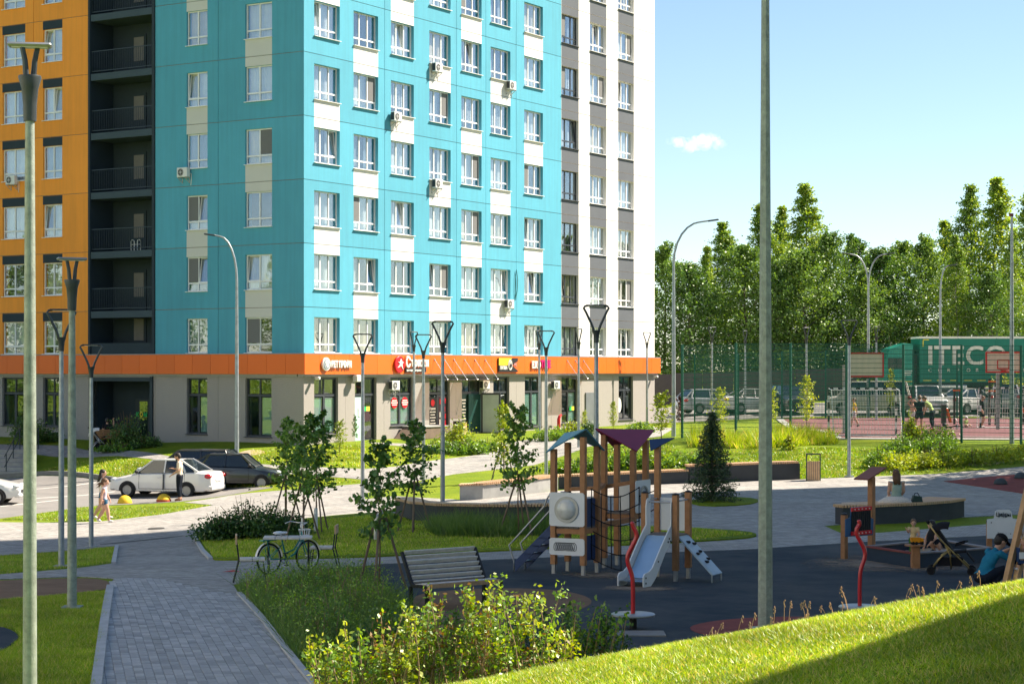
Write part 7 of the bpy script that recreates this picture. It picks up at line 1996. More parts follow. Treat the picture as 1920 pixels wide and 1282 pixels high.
# ------------------------------------------------------------------ vegetation
BARK = M("bark_grey", (.13, .11, .09), .9, .3, 9, .5, 40); BIRCH = M("bark_birch", (.42, .40, .36), .85, .4, 7, .3, 40); TWIG = M("twig_brown", (.14, .085, .05), .85, .2, 9); STAKE = M("stake_wood", (.17, .12, .085), .85, .2, 8, .2, 40)
LF_A = [leafmat("leaf_birch_a", (0.209, 0.330, 0.045), .42), leafmat("leaf_birch_b", (0.134, 0.245, 0.035), .38), leafmat("leaf_birch_c", (0.294, 0.392, 0.053), .45)]
LF_B = [leafmat("leaf_alder_a", (0.111, 0.209, 0.035), .32), leafmat("leaf_alder_b", (0.160, 0.281, 0.039), .35), leafmat("leaf_alder_c", (0.073, 0.151, 0.029), .3)]
LF_M = [leafmat("leaf_maple_a", (0.107, 0.227, 0.039), .35, scale=3), leafmat("leaf_maple_b", (0.173, 0.301, 0.048), .4, scale=3), leafmat("leaf_maple_c", (0.076, 0.161, 0.035), .3, scale=3)]
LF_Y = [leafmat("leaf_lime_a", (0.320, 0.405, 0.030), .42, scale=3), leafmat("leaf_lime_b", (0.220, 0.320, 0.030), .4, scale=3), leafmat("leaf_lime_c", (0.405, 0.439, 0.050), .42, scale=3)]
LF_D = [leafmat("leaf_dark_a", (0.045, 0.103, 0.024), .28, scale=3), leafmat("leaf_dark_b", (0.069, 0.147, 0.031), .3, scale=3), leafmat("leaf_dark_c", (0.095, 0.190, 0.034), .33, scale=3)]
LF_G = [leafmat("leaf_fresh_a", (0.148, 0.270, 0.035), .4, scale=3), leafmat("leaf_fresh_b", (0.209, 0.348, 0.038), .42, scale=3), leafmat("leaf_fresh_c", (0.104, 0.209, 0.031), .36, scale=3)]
LF_R = [leafmat("leaf_red_a", (0.072, 0.022, 0.019), .3, scale=3), leafmat("leaf_red_b", (0.108, 0.036, 0.024), .3, scale=3), leafmat("leaf_red_c", (0.042, 0.017, 0.014), .3, scale=3)]
LF_F = [leafmat("needle_a", (.045, .09, .03), .25, scale=3), leafmat("needle_b", (.065, .12, .04), .25, scale=3), leafmat("needle_c", (.03, .065, .025), .25, scale=3)]

def tree_meshes(seed, H, prof, nb, clumps, per, leaf, mats, barkm, trunk_r, z0=.18, droop=0.0, spread=.42, elev=(15, 65), lean=0.02):
    """trunk with limbs, and a crown of leaves gathered in clumps along the limbs"""
    rg = np.random.default_rng(seed); rr = random.Random(seed)
    mb = MB(); pts = []; n = 8
    off = [(rr.uniform(-1, 1) * lean * H * (i / n), rr.uniform(-1, 1) * lean * H * (i / n)) for i in range(n + 1)]
    for i in range(n + 1): pts.append((off[i][0], off[i][1], H * .935 * i / n))
    mb.tube(pts, [trunk_r * (1 - .93 * (i / n) ** .8) for i in range(n + 1)], 8)
    def tp(z):
        f = min(.999, z / (H * .935)) * n; i = int(f); t = f - i
        return Vector(pts[i]).lerp(Vector(pts[min(n, i + 1)]), t)
    C = []
    for b in range(nb):
        f = z0 + (1 - z0) * ((b + rr.random()) / nb) ** 1.0
        f = min(f, .985); L = prof(f) * rr.uniform(.65, 1.15); az = b * 2.399 + rr.uniform(-.5, .5)
        el = R(elev[0] + (elev[1] - elev[0]) * f + rr.uniform(-10, 10)); s = tp(H * f * .94)
        d = Vector((math.cos(az) * math.cos(el), math.sin(az) * math.cos(el), math.sin(el)))
        p1 = s + d * L * .55; p2 = s + d * L + Vector((0, 0, -droop * L))
        mb.tube([s, p1, p2], [max(.006, trunk_r * .30 * (1 - f * .7)), max(.005, trunk_r * .17 * (1 - f * .7)), .004], 5, caps=False)
        for k in range(clumps):
            t = .25 + .8 * (k + rr.random()) / clumps
            c = s.lerp(p1, t / .55) if t < .55 else p1.lerp(p2, min(1.1, (t - .55) / .45))
            rad = spread * (0.6 + .7 * rr.random()) * (1.15 - .92 * f)
            q = rg.normal(size=(per, 3)) * rad * np.array([1, 1, .75]); q[:, 2] -= droop * rad * np.abs(rg.normal(size=per)) * 1.5
            C.append(np.array(c) + q)
    C = np.concatenate(C)
    V, F = leaf_arrays(C, leaf, rg, up=.5, asp=.7, droop=(0, 0, -droop * 2))
    mi = rg.choice(3, size=len(F), p=[.4, .35, .25])
    return mb.mesh("trunk", [barkm]), fast_mesh("crown", V, F, mats, mi)
def plant_tree(name, label, p, mesh2, s=1.0, rz=0.0, group=None, cat="tree", sxy=None):
    e = empty(name, p, rz, label, cat, group); e.scale = (s * (sxy or 1), s * (sxy or 1), s)
    inst("trunk", mesh2[0], e); inst("crown", mesh2[1], e)
    return e
cone = lambda w: (lambda f: w * (1.02 - f) ** .88 * 1.22 * (1 if f > .3 else .55 + 1.5 * f))
rnd = lambda w: (lambda f: w * max(.15, math.sin(min(1, (f + .05)) * PI * .93)) ** .7)
BT = [tree_meshes(21 + i, 16, cone(3.5), 80, 6, 32, .165, LF_A, BIRCH, .17, .14, .30, .50, (4, 42)) for i in range(3)]
AT = [tree_meshes(41 + i, 11, rnd(3.6), 60, 7, 32, .18, LF_B, BARK, .18, .08, .06, .52, (5, 70)) for i in range(3)]
# photo column, top row, distance, kind, label
FT = [(1246, 470, 141, 'a', "bushy tree right beside the building end"), (1292, 505, 139, 'a', "dark bushy tree behind the fence corner"), (1326, 452, 147, 'b', "slim birch left of the mast, shorter"), (1362, 404, 149, 'b', "slim pointed birch left of the mast, taller"), (1398, 470, 140, 'a', "dense dark tree left of the mast"),
      (1428, 368, 151, 'b', "birch standing behind the mast"), (1470, 372, 153, 'b', "airy birch just right of the mast"), (1507, 328, 149, 'b', "tallest pointed birch right of the mast"), (1552, 445, 142, 'a', "leafy tree right of the tallest birch"), (1600, 455, 148, 'a', "leafy tree above the left basketball board"),
      (1648, 476, 141, 'a', "round tree behind the double lamp"), (1690, 462, 147, 'a', "round tree left of the lorry cab"), (1732, 456, 143, 'a', "leafy tree above the lorry cab"), (1776, 400, 152, 'b', "birch at the left of the right birch group"), (1818, 330, 147, 'b', "tall birch left in the right group"), (1866, 316, 149, 'b', "tallest birch in the right group"),
      (1900, 420, 141, 'b', "yellow green birch above the lorry lettering"), (1936, 322, 146, 'b', "tall birch cut by the right edge"), (1795, 430, 140, 'b', "sunlit lower birch above the lorry"), (1508, 480, 139, 'a', "low dark tree below the tallest birch"), (1450, 500, 139, 'a', "low dark tree behind the mast foot"), (1620, 520, 138.5, 'a', "low tree behind the left board"), (1860, 520, 138.5, 'a', "low tree behind the lorry trailer")]
for i, (px, top, d, k, lab) in enumerate(FT):
    p = at(px, d); h = hpx(top, d) - p.z + .3
    me2 = (BT if k == 'b' else AT)[i % 3]; base = 16 if k == 'b' else 11
    plant_tree("birch_tree" if k == 'b' else "broadleaf_tree", lab, p, me2, h / base, i * 1.7, "trees beyond the court", sxy=((.95, 1.2, 1.05, 1.35)[i % 4] if k == 'b' else (1.0, 1.2, .9)[i % 3]))
for i, (x, y, h, k) in enumerate(((44, 143, 15, 'b'), (50, 138, 12, 'a'), (57, 146, 16, 'b'), (64, 140, 12, 'a'), (72, 144, 15, 'b'))):
    plant_tree("birch_tree" if k == 'b' else "broadleaf_tree", ("first", "second", "third", "fourth", "fifth")[i] + " tree of the row continuing beyond the right edge of the picture", Vector((x, y, gz(x, y))), (BT if k == 'b' else AT)[i % 3], h / (16 if k == 'b' else 11), i * 2.1, "trees beyond the court")
for i, (x, y, h, k) in enumerate(((-62, 58, 12, 'a'), (-66, 68, 14, 'b'), (-63, 77, 11, 'a'), (-68, 86, 13, 'a'), (-60, 48, 12, 'a'), (-58, 38, 13, 'b'))):
    plant_tree("birch_tree" if k == 'b' else "broadleaf_tree", ("first", "second", "third", "fourth", "fifth", "sixth")[i] + " tree of the row west of the square, outside the picture", Vector((x, y, gz(x, y))), (BT if k == 'b' else AT)[i % 3], h / (16 if k == 'b' else 11), i * 2.1, "trees west of the square")
# trees added east of the square, outside the picture, to dapple the paving
for i, (x, y, h) in enumerate(((25.5, 71.5, 12.5), (29.0, 77.5, 14))):
    plant_tree("broadleaf_tree", ("unseen leafy tree added to dapple the square, nearer one", "unseen leafy tree added to dapple the square, farther one")[i], Vector((x, y, gz(x, y))), AT[i % 3], h / 11, i * 1.3, "trees east of the square")

# saplings with stakes
SP = [tree_meshes(61 + i, 3.6, (lambda f: .80 * max(.25, math.sin(min(1, f * 1.02) * PI * .9)) ** .6), 28, 3, 11, .14, LF_M, TWIG, .028, .34, .10, .155, (20, 60)) for i in range(3)]
SPL = [tree_meshes(71 + i, 3.2, (lambda f: .75 * max(.25, math.sin(min(1, f * 1.02) * PI * .9)) ** .6), 34, 3, 11, .12, LF_Y, TWIG, .03, .22, .05, .15, (20, 60)) for i in range(2)]
stake_n = 0
def sapling(px, py, top, lab, v=0, stakes=True, meshes=None, wrap=False, d=None, base=None, sxy=1.0):
    p = G(px, py) if d is None else at(px, d)
    h = hpx(top, p.y) - p.z; ms = (meshes or SP); b = base or 3.6
    e = plant_tree("sapling", lab, p, ms[v % len(ms)], h / b, v * 1.3 + px, "young trees on the square", "tree", sxy)
    if stakes:
        st = empty("stake_tripod", p, px * .1, lab.replace("young", "stakes of the young") if False else "wooden stakes propping the " + lab, "stakes", "tree stakes"); 
        for k in range(3):
            a = 2 * PI * k / 3 + .4; MB().tube([(.55 * math.cos(a), .55 * math.sin(a), -.1), (.06 * math.cos(a + .4), .06 * math.sin(a + .4), 1.45 + .06 * k)], .024, 6).build("stake", STAKE, st)
        MB().tube([(.10, 0, 1.32), (0, .10, 1.35), (-.10, 0, 1.33), (0, -.10, 1.32), (.10, 0, 1.32)], .014, 5).build("tie", STAKE, st)
    if wrap: MB().tube([(0, 0, .05), (0, 0, .75)], .05, 8).build("trunk_wrap", PVC, e)
    return p
sapling(537, 984, 782, "young maple above the black car's front", 0)
sapling(568, 1018, 790, "young maple in the middle of the left clump", 1, wrap=True)
sapling(592, 1000, 770, "young maple right in the left clump", 2, wrap=True, sxy=1.15)
sapling(712, 1108, 822, "young tree with white guard tube left of the bench", 1, sxy=.95)
sapling(776, 1000, 786, "young maple before the salon window", 0, sxy=1.1)
sapling(944, 904, 756, "young tree near the open shop door", 2, meshes=SPL, base=3.2, sxy=.8)
sapling(972, 1006, 755, "young maple left of the play tower", 2, sxy=.9)
gt = MB(); gt.tube([(0, 0, .95), (0, 0, 1.28), (.05, 0, 1.4), (.13, .02, 1.46)], .035, 8); p_ = G(712, 1108); o = gt.build("guard_tube", PVC, None, True, p_ + Vector((-.07, -.05, 0))); tag(o, "white curved plastic tube tied to the young tree by the bench", "tube")
for (px, d, top, lab, v, ms, b, sx) in ((1240, 84, 735, "sunlit young tree at the building's far corner", 0, SPL, 3.2, 1.35), (1350, 88, 725, "sunlit young tree behind the fence left of the mast", 1, SPL, 3.2, 1.0), (1447, 92, 728, "sunlit young tree right of the mast behind the fence", 0, SPL, 3.2, .9), (1512, 90, 704, "dense young tree beside the football goal", 1, SPL, 3.2, .95), (1275, 87, 742, "dark red leaved young tree at the fence corner", 0, None, 3.6, .8),
        (1150, 98, 752, "thin young tree before the last shop window", 1, SPL, 3.2, .8), (1095, 96, 770, "small young tree before the grey cabinet door", 0, SPL, 3.2, .9), (1670, 113, 690, "small young tree in front of the lorry cab", 1, SPL, 3.2, .55), (666, 86.5, 778, "slim young tree by the mint door", 1, SP, 3.6, .6), (637, 85.0, 788, "bushy young tree below the first shop window", 0, SPL, 3.2, 1.25)):
    if ms is None:
        ms = [(SP[0][0], SP[0][1].copy())]; ms[0][1].materials.clear()
        for q in LF_R: ms[0][1].materials.append(q)
    sapling(px, 0, top, lab, v, False, ms, d=d, base=b, sxy=sx)

# fir
def fir_mesh(seed, H, W):
    rg = np.random.default_rng(seed); mb = MB(); mb.tube([(0, 0, 0), (0, 0, H * .6), (0, 0, H)], [.05, .03, .006], 8); C = []; D = []
    for k in range(34):
        f = .06 + .92 * k / 34; nb_ = 9 if f < .8 else 6; L = W * (1 - f) ** .85 + .05
        for b in range(nb_):
            a = b * 2 * PI / nb_ + k * .7 + rg.uniform(-.2, .2); l = L * rg.uniform(.75, 1.12); e_ = R(-8 + 45 * f + rg.uniform(-6, 6))
            d = np.array([math.cos(a) * math.cos(e_), math.sin(a) * math.cos(e_), math.sin(e_)]); s = np.array([0, 0, H * f])
            mb.tube([tuple(s), tuple(s + d * l)], [.010, .003], 4, caps=False)
            n = int(44 * l / W) + 12; t = rg.random(n) ** .7 * l
            q = s + d * t[:, None] + rg.normal(size=(n, 3)) * .028; q[:, 2] -= .03; C.append(q)
    C = np.concatenate(C); V, F = leaf_arrays(C, .10, rg, up=.3, asp=.30)
    return mb.mesh("trunk", [BARK]), fast_mesh("crown", V, F, LF_F, rg.choice(3, size=len(F)))
p = G(1335, 942); h = hpx(768, p.y) - p.z; plant_tree("fir_tree", "small dark fir tree on the grass island behind the tower", p, fir_mesh(5, 3.0, .98), h / 3.0)

# shrubs -------------------------------------------------------------
def bush_mesh(seed, w, dpt, h, n, leaf, mats, stems=14, flat=.0, p=(.4, .35, .25)):
    rg = np.random.default_rng(seed); mb = MB()
    for i in range(stems):
        a = rg.uniform(0, 2 * PI); r_ = rg.uniform(.1, .85); mb.tube([(.1 * w * math.cos(a), .1 * dpt * math.sin(a), 0), (w / 2 * r_ * .6 * math.cos(a), dpt / 2 * r_ * .6 * math.sin(a), h * .5), (w / 2 * r_ * math.cos(a), dpt / 2 * r_ * math.sin(a), h * rg.uniform(.75, 1.0) * (1 - .35 * r_ ** 2))], [.012, .009, .004], 4, caps=False)
    nc = max(10, n // 16); u = rg.normal(size=(nc, 3)); u /= np.linalg.norm(u, axis=1, keepdims=True); rad = rg.random(nc) ** .33
    c = u * rad[:, None] * np.array([w / 2, dpt / 2, h * .55]); c[:, 2] = np.abs(c[:, 2]) * rg.choice([1, 1, .6], nc) + h * .25 * rg.random(nc)
    c[:, 2] *= (1 + .25 * np.sin(c[:, 0] * 5.1 + seed) * np.cos(c[:, 1] * 4.3))
    C = (c[:, None, :] + rg.normal(size=(nc, 16, 3)) * min(w, h) * .10).reshape(-1, 3); C[:, 2] = np.maximum(C[:, 2], .02)
    V, F = leaf_arrays(C, leaf, rg, up=.6, asp=.6)
    return mb.mesh("stems", [TWIG]), fast_mesh("foliage", V, F, mats, rg.choice(3, size=len(F), p=p))
def shrub(p, w, dpt, h, n, leaf, mats, label, seed, name="shrub", group=None, cat="shrub", rz=0):
    e = empty(name, p, rz, label, cat, group); a, b = bush_mesh(seed, w, dpt, h, n, leaf, mats)
    inst("stems", a, e); inst("foliage", b, e); return e
rose = "dark green rose hedge"
for i, (px, py, w, h) in enumerate(((405, 1018, 1.4, 1.0), (455, 1014, 1.6, 1.25), (503, 1012, 1.5, 1.1), (540, 1010, 1.2, .9))):
    shrub(G(px, py) + Vector((0, .3, 0)), w, 1.2, h, 2400, .085, LF_D, ("leftmost bush of the dark rose hedge by the path", "tallest bush in the dark rose hedge", "third bush of the dark rose hedge", "rightmost bush of the dark rose hedge beneath the maples")[i], 100 + i, "rose_bush", "rose hedge")
for i, (px, py, w, h) in enumerate(((1075, 889, 1.8, .75), (1130, 885, 2.0, .95), (1185, 882, 2.0, 1.0), (1240, 880, 2.0, .95), (1290, 876, 1.6, .7))):
    shrub(G(px, py) + Vector((0, .5, 0)), w, 1.6, h, 2200, .12, LF_G, "sunlit leafy bush above the seat wall, " + ("leftmost of five", "second of five", "middle of five", "fourth of five", "last of five beside the fir")[i], 120 + i, "hedge_bush", "hedge above the seat wall")
for i, (px, py, w, h, ms) in enumerate(((1655, 880, 1.4, 1.0, LF_G), (1690, 884, 1.6, .8, LF_Y), (1735, 880, 1.8, .85, LF_Y), (1780, 876, 1.9, .8, LF_Y), (1825, 872, 1.8, .75, LF_Y), (1875, 866, 2.0, .7, LF_Y), (1920, 860, 1.8, .65, LF_Y), (1700, 852, 1.8, .9, LF_G), (1760, 850, 1.8, .85, LF_G), (1760, 835, 1.6, 1.0, LF_G))):
    shrub(G(px, py) + Vector((0, .4, 0)), w, 1.5, h, 1700, .10, ms, ("dark green bush at the left end of the flower bed", "yellow green bush behind the sitting woman", "second yellow bush right of the sitting woman", "third yellow bush of the sunny bed", "fourth yellow bush of the sunny bed", "fifth yellow bush of the sunny bed", "yellow bush at the right edge of the picture", "green bush behind the yellow bed, left", "green bush behind the yellow bed, middle", "feathery green bush close to the court fence")[i], 140 + i, "spirea_bush", "sunny shrub bed")
for i, (px, d, w, h, ms, n, lab) in enumerate(((858, 88.5, 1.6, 1.45, LF_Y, 1800, "tall round bush before the green shop door"), (822, 86, 1.5, .7, LF_G, 1300, "low bush right of the shop ramp"), (850, 85.5, 1.6, .75, LF_G, 1300, "low bush beneath the round bush"), (885, 86, 1.6, .8, LF_G, 1300, "low bush before the open glass door"), (915, 87, 1.4, .7, LF_G, 1200, "low bush at the right of the shop planting"),
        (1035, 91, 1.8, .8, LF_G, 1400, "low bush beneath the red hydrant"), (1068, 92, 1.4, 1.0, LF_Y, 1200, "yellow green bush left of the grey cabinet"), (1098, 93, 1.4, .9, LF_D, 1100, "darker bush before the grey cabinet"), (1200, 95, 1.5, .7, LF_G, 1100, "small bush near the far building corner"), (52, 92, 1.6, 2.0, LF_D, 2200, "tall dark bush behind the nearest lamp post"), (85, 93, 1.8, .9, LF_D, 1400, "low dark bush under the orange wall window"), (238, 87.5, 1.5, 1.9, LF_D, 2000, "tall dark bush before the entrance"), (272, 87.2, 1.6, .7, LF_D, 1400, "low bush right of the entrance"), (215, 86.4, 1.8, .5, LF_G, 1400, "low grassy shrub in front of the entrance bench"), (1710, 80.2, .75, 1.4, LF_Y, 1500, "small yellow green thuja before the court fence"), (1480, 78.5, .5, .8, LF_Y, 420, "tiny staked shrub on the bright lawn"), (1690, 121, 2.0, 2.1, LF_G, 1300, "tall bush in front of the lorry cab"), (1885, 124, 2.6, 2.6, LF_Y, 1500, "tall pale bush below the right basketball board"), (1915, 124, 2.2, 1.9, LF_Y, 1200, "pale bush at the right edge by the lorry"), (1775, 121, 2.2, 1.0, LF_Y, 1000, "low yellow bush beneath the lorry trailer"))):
    shrub(at(px, d), w, w * .8, h, n, .11, ms, lab, 170 + i, "bush", "bushes by the buildings" if i < 14 else "bushes by the court")

# blade beds -----------------------------------------------------------
GB = [leafmat("blade_a", (.165, .30, .012), .45, .3, .8), leafmat("blade_b", (.29, .40, .022), .45, .3, .8), leafmat("blade_c", (.55, .48, .13), .45, .3, .8)]
GBD = [leafmat("herb_a", (.10, .19, .03), .4, .3, 2), leafmat("herb_b", (.10, .18, .03), .4, .3, 2), leafmat("herb_c", (.20, .28, .06), .4, .3, 2)]
def blades(name, pts, h, w, mats, seed, lean=.5, p=(.45, .4, .15), parent=None, off=0.0, zf=gza, patch=.25):
    rg = np.random.default_rng(seed); n = len(pts); X_, Y_ = pts[:, 0], pts[:, 1]; Z_ = zf(X_, Y_) + off
    pz = .5 + .5 * np.sin(X_ * 1.9 + 1.3 * np.sin(Y_ * 1.7 + seed)) * np.sin(Y_ * 2.3 + 1.1 * np.sin(X_ * 2.9)); hh = h * (.5 + .75 * rg.random(n)) * (1 - patch + 2 * patch * pz); a = rg.uniform(0, 2 * PI, n); lx, ly = rg.normal(size=n) * lean * hh, rg.normal(size=n) * lean * hh
    V = np.empty((n, 3, 3)); V[:, 0] = np.stack([X_ - np.cos(a) * w, Y_ - np.sin(a) * w, Z_], -1); V[:, 1] = np.stack([X_ + np.cos(a) * w, Y_ + np.sin(a) * w, Z_], -1); V[:, 2] = np.stack([X_ + lx, Y_ + ly, Z_ + hh], -1)
    o = bpy.data.objects.new(name, fast_mesh(name, V.reshape(-1, 3), np.arange(n * 3).reshape(n, 3), mats, rg.choice(3, size=n, p=p))); COL.objects.link(o)
    return o
def scatter(poly, n, seed, near_bias=0.0):
    rg = np.random.default_rng(seed); P = np.array([(q[0], q[1]) for q in poly]); lo_, hi_ = P.min(0), P.max(0); out = []
    tot = 0
    while tot < n:
        q = rg.uniform(lo_, hi_, size=(n * 2, 2)); ins = np.zeros(len(q), bool); j = len(P) - 1
        for i in range(len(P)):
            c = ((P[i, 1] > q[:, 1]) != (P[j, 1] > q[:, 1])) & (q[:, 0] < (P[j, 0] - P[i, 0]) * (q[:, 1] - P[i, 1]) / (P[j, 1] - P[i, 1] + 1e-12) + P[i, 0]); ins ^= c; j = i
        q = q[ins]; out.append(q); tot += len(q)
    return np.concatenate(out)[:n]
V2 = lambda *a: [Vector((x, y, 0)) for x, y in a]
g = blades("bank_grass", scatter(V2((-1.6, 13.6), (3.9, 12.2), (6.6, 23.0), (-1.4, 24.2)), 190000, 1), .042, .0055, GB, 1, .7); tag(g, "short sunlit and shaded grass on the bank in the foreground", "grass", kind='stuff')
lawn_w = [G(*q) for q in ((-40, 1128), (0, 1127), (204, 1108), (190, 1185), (176, 1290), (-40, 1290))]
pts_l = scatter(lawn_w, 60000, 2)
dk = [G(*q) for q in ((-60, 1170), (25, 1180), (42, 1196), (20, 1214), (0, 1226), (-60, 1240))]
keep = np.array([not inside(x, y, dk) for x, y in pts_l]); g = blades("lawn_grass", pts_l[keep], .06, .006, GB, 2); tag(g, "shaded mown grass left of the path", "grass", kind='stuff')
isl = [G(*q) for q in ((372, 1010), (500, 985), (735, 966), (770, 980), (1040, 986), (1300, 994), (1415, 1005), (1300, 1016), (960, 1031), (660, 1045), (400, 1049))]
g = blades("lawn_grass", scatter(isl, 50000, 3), .06, .009, GB, 3, off=.05); tag(g, "mown grass on the long island between path and square", "grass", kind='stuff')
strip = [G(*q) for q in ((-40, 1046), (0, 1043), (215, 1026), (211, 1054), (0, 1076), (-40, 1080))]
g = blades("lawn_grass", scatter(strip, 20000, 4), .06, .009, GB, 4); tag(g, "narrow strip of shaded grass beside the lamp posts", "grass", kind='stuff')
lit = [G(*q) for q in ((0, 975), (160, 951), (395, 947), (310, 964), (180, 976))]
g = blades("lawn_grass", scatter(lit, 14000, 5), .06, .012, GB, 5); tag(g, "sunlit grass strip before the parked cars", "grass", kind='stuff')
for k, (poly, n, lab) in enumerate((([(865, 934), (1000, 874), (1240, 822), (1280, 850), (1560, 840), (1920, 845), (1920, 868), (1700, 888), (1510, 897), (1290, 900), (1040, 912)], 60000, "sunlit lawn slope above the seat walls"), ([(60, 888), (150, 866), (330, 866), (480, 884), (630, 898), (676, 904), (500, 914), (250, 903)], 22000, "sunlit bank behind the parked cars"), ([(470, 866), (470, 845), (680, 836), (890, 848), (740, 872), (685, 876)], 20000, "sunlit lawn before the building corner"))):
    g = blades("lawn_grass", scatter([G(*q) for q in poly], n, 10 + k), .08, .02, GB, 10 + k); tag(g, lab, "grass", kind='stuff')
bed = [G(*q) for q in ((800, 992), (1036, 992), (1030, 1006), (940, 1012), (820, 1010))]
g = blades("tall_grass_bed", scatter(bed, 8000, 20), .46, .010, GBD, 20, .45, patch=.4); tag(g, "tall green perennial bed below the low curved seat wall", "tall grass", kind='stuff')
bed = [G(*q) for q in ((1292, 838), (1300, 826), (1560, 822), (1572, 832), (1420, 842))]
g = blades("tall_grass_bed", scatter(bed, 9000, 21), .55, .018, GB, 21, .4, off=-.05, patch=.55); tag(g, "sunlit ornamental grass bed in front of the mesh fence", "tall grass", kind='stuff')
bed = [G(*q) for q in ((447, 1108), (490, 1096), (560, 1090), (640, 1084), (700, 1090), (770, 1150), (740, 1195), (560, 1240), (535, 1210), (495, 1160))]
g = blades("herb_bed", scatter(bed, 11000, 22), .30, .006, GBD, 22, .6, patch=.8); tag(g, "feathery shaded herb bed right of the path", "ground cover", kind='stuff')
rgx = np.random.default_rng(31); sc_ = scatter(bed, 900, 23); hz = .15 + .40 * rgx.random(900)
Cc = np.concatenate([np.stack([sc_[:, 0], sc_[:, 1], gza(sc_[:, 0], sc_[:, 1]) + hz * f], -1) + rgx.normal(size=(900, 3)) * .05 for f in (.5, .75, 1.0, 1.1, .9)])
V_, F_ = leaf_arrays(Cc, .042, rgx); ho = bpy.data.objects.new("herb_leaves", fast_mesh("herb_leaves", V_, F_, LF_G, rgx.choice(3, size=len(F_)))); COL.objects.link(ho); tag(ho, "small leaves of the shaded herb bed right of the path", "ground cover", kind='stuff')

LF_SH = [LF_Y[1], LF_G[1], leafmat('leaf_rust', (.22, .12, .03), .35, scale=3)]
# upright leafy shoots in front of the bench
def shoot_shrub(p, n, hmax, label, seed, mats, spread=.35, leaf=.062):
    rg = np.random.default_rng(seed); rr = random.Random(seed); e = empty("leafy_shrub", p, 0, label, "shrub", "shrubs in front of the bench")
    mb = MB(); C = []
    for i in range(n):
        a = rr.uniform(0, 2 * PI); r_ = spread * math.sqrt(rr.random()); b = Vector((r_ * math.cos(a), r_ * math.sin(a) * .8, -.05)); h = hmax * rr.uniform(.4, 1.08); lx = Vector((rr.uniform(-.25, .25), rr.uniform(-.2, .2), 1)).normalized()
        m_ = b + lx * h * .5; t_ = b + lx * h + Vector((rr.uniform(-.06, .06), rr.uniform(-.06, .06), 0)); mb.tube([b, m_, t_], [.010, .008, .004], 5, caps=False)
        k = int(h * 52)
        f = .18 + .85 * rg.random(k) ** .55; q = np.array(b)[None] + np.outer(f, np.array(t_ - b)) + rg.normal(size=(k, 3)) * .045; C.append(q)
        if rr.random() < .6:
            s_ = b.lerp(t_, rr.uniform(.4, .7)); d_ = Vector((rr.uniform(-1, 1), rr.uniform(-1, 1), .8)).normalized() * .22; mb.tube([s_, s_ + d_], [.004, .002], 4, caps=False); C.append(np.array(s_ + d_) + rg.normal(size=(12, 3)) * .04)
    C = np.concatenate(C); V, F = leaf_arrays(C, leaf, rg, up=.5, asp=.6)
    inst("stems", mb.mesh("stems", [M("stem_tan", (.28, .19, .11), .8, .2, 9)]), e); inst("foliage", fast_mesh("foliage", V, F, mats, rg.choice(3, size=len(F))), e)
names_ = ("at the left end by the path kerb", "second from the path kerb", "third from the path kerb", "left of the bench leg", "below the bench's left leg", "below the middle of the bench", "tallest, before the bench seat", "below the bench's right leg", "right of the bench, lit", "right of the bench before the brown spot")
for i, (px, d, h, n) in enumerate(((622, 21.9, .78, 15), (668, 21.6, .88, 16), (716, 22.0, .95, 16), (765, 21.7, .95, 16), (812, 22.1, 1.12, 17), (858, 21.8, 1.15, 17), (905, 22.2, 1.18, 17), (950, 22.0, 1.1, 15), (1000, 22.3, .95, 13), (1045, 22.6, 1.0, 10))):
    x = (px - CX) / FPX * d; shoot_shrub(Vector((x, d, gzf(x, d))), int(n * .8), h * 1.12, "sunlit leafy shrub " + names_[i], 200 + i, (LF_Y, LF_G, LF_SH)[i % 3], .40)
for i, (px, d, h) in enumerate(((700, 24.6, .8), (790, 24.8, .85), (880, 25.0, .85), (975, 25.0, .8), (1060, 24.6, .95), (1105, 24.9, 1.0), (1140, 25.2, .8))):
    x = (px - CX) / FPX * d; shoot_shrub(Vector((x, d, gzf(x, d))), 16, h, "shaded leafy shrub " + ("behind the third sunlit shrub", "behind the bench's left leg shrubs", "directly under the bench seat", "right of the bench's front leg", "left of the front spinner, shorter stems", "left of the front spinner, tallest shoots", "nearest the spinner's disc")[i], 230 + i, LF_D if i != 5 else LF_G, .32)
for i, (px, py, h) in enumerate(((490, 1128, .55), (545, 1120, .5), (598, 1112, .6), (640, 1128, .7), (560, 1160, .55), (625, 1165, .65), (680, 1150, .7), (590, 1200, .5))):
    p = G(px, py); shoot_shrub(p, 12, h, "feathery plant in the shaded herb bed, " + ("by the path bend", "below the bicycle's rear wheel", "below the bicycle's basket", "near the white guard tube", "beside the kerb, middle", "in the middle of the bed", "left of the bench leg", "beside the kerb, nearest the camera")[i], 260 + i, (LF_G, LF_M)[i % 2], .38, .045)
# seed stalks on the crest
sk_ = MB(); rgs = random.Random(3)
for i in range(42):
    x = rgs.uniform(1.6, 5.9); y = 19.6 + rgs.uniform(-.5, .9); z = gzf(x, y); h = rgs.uniform(.07, .22) * (1.3 if rgs.random() < .2 else 1); lx, ly = rgs.uniform(-.06, .06), rgs.uniform(-.05, .05)
    sk_.tube([(x, y, z), (x + lx * .6, y + ly, z + h * .6), (x + lx * 1.3, y + ly, z + h)], [.003, .0025, .002], 4, caps=False)
    for k in range(6): sk_.ell((x + lx * 1.3 + rgs.uniform(-.012, .012), y + ly, z + h - .012 * k), (.006, .006, .010), 5)
o = sk_.build("seed_stalks", leafmat("seed_head", (.42, .30, .17), .3)); tag(o, "dry grass seed stalks along the crest of the bank", "grass", kind='stuff')
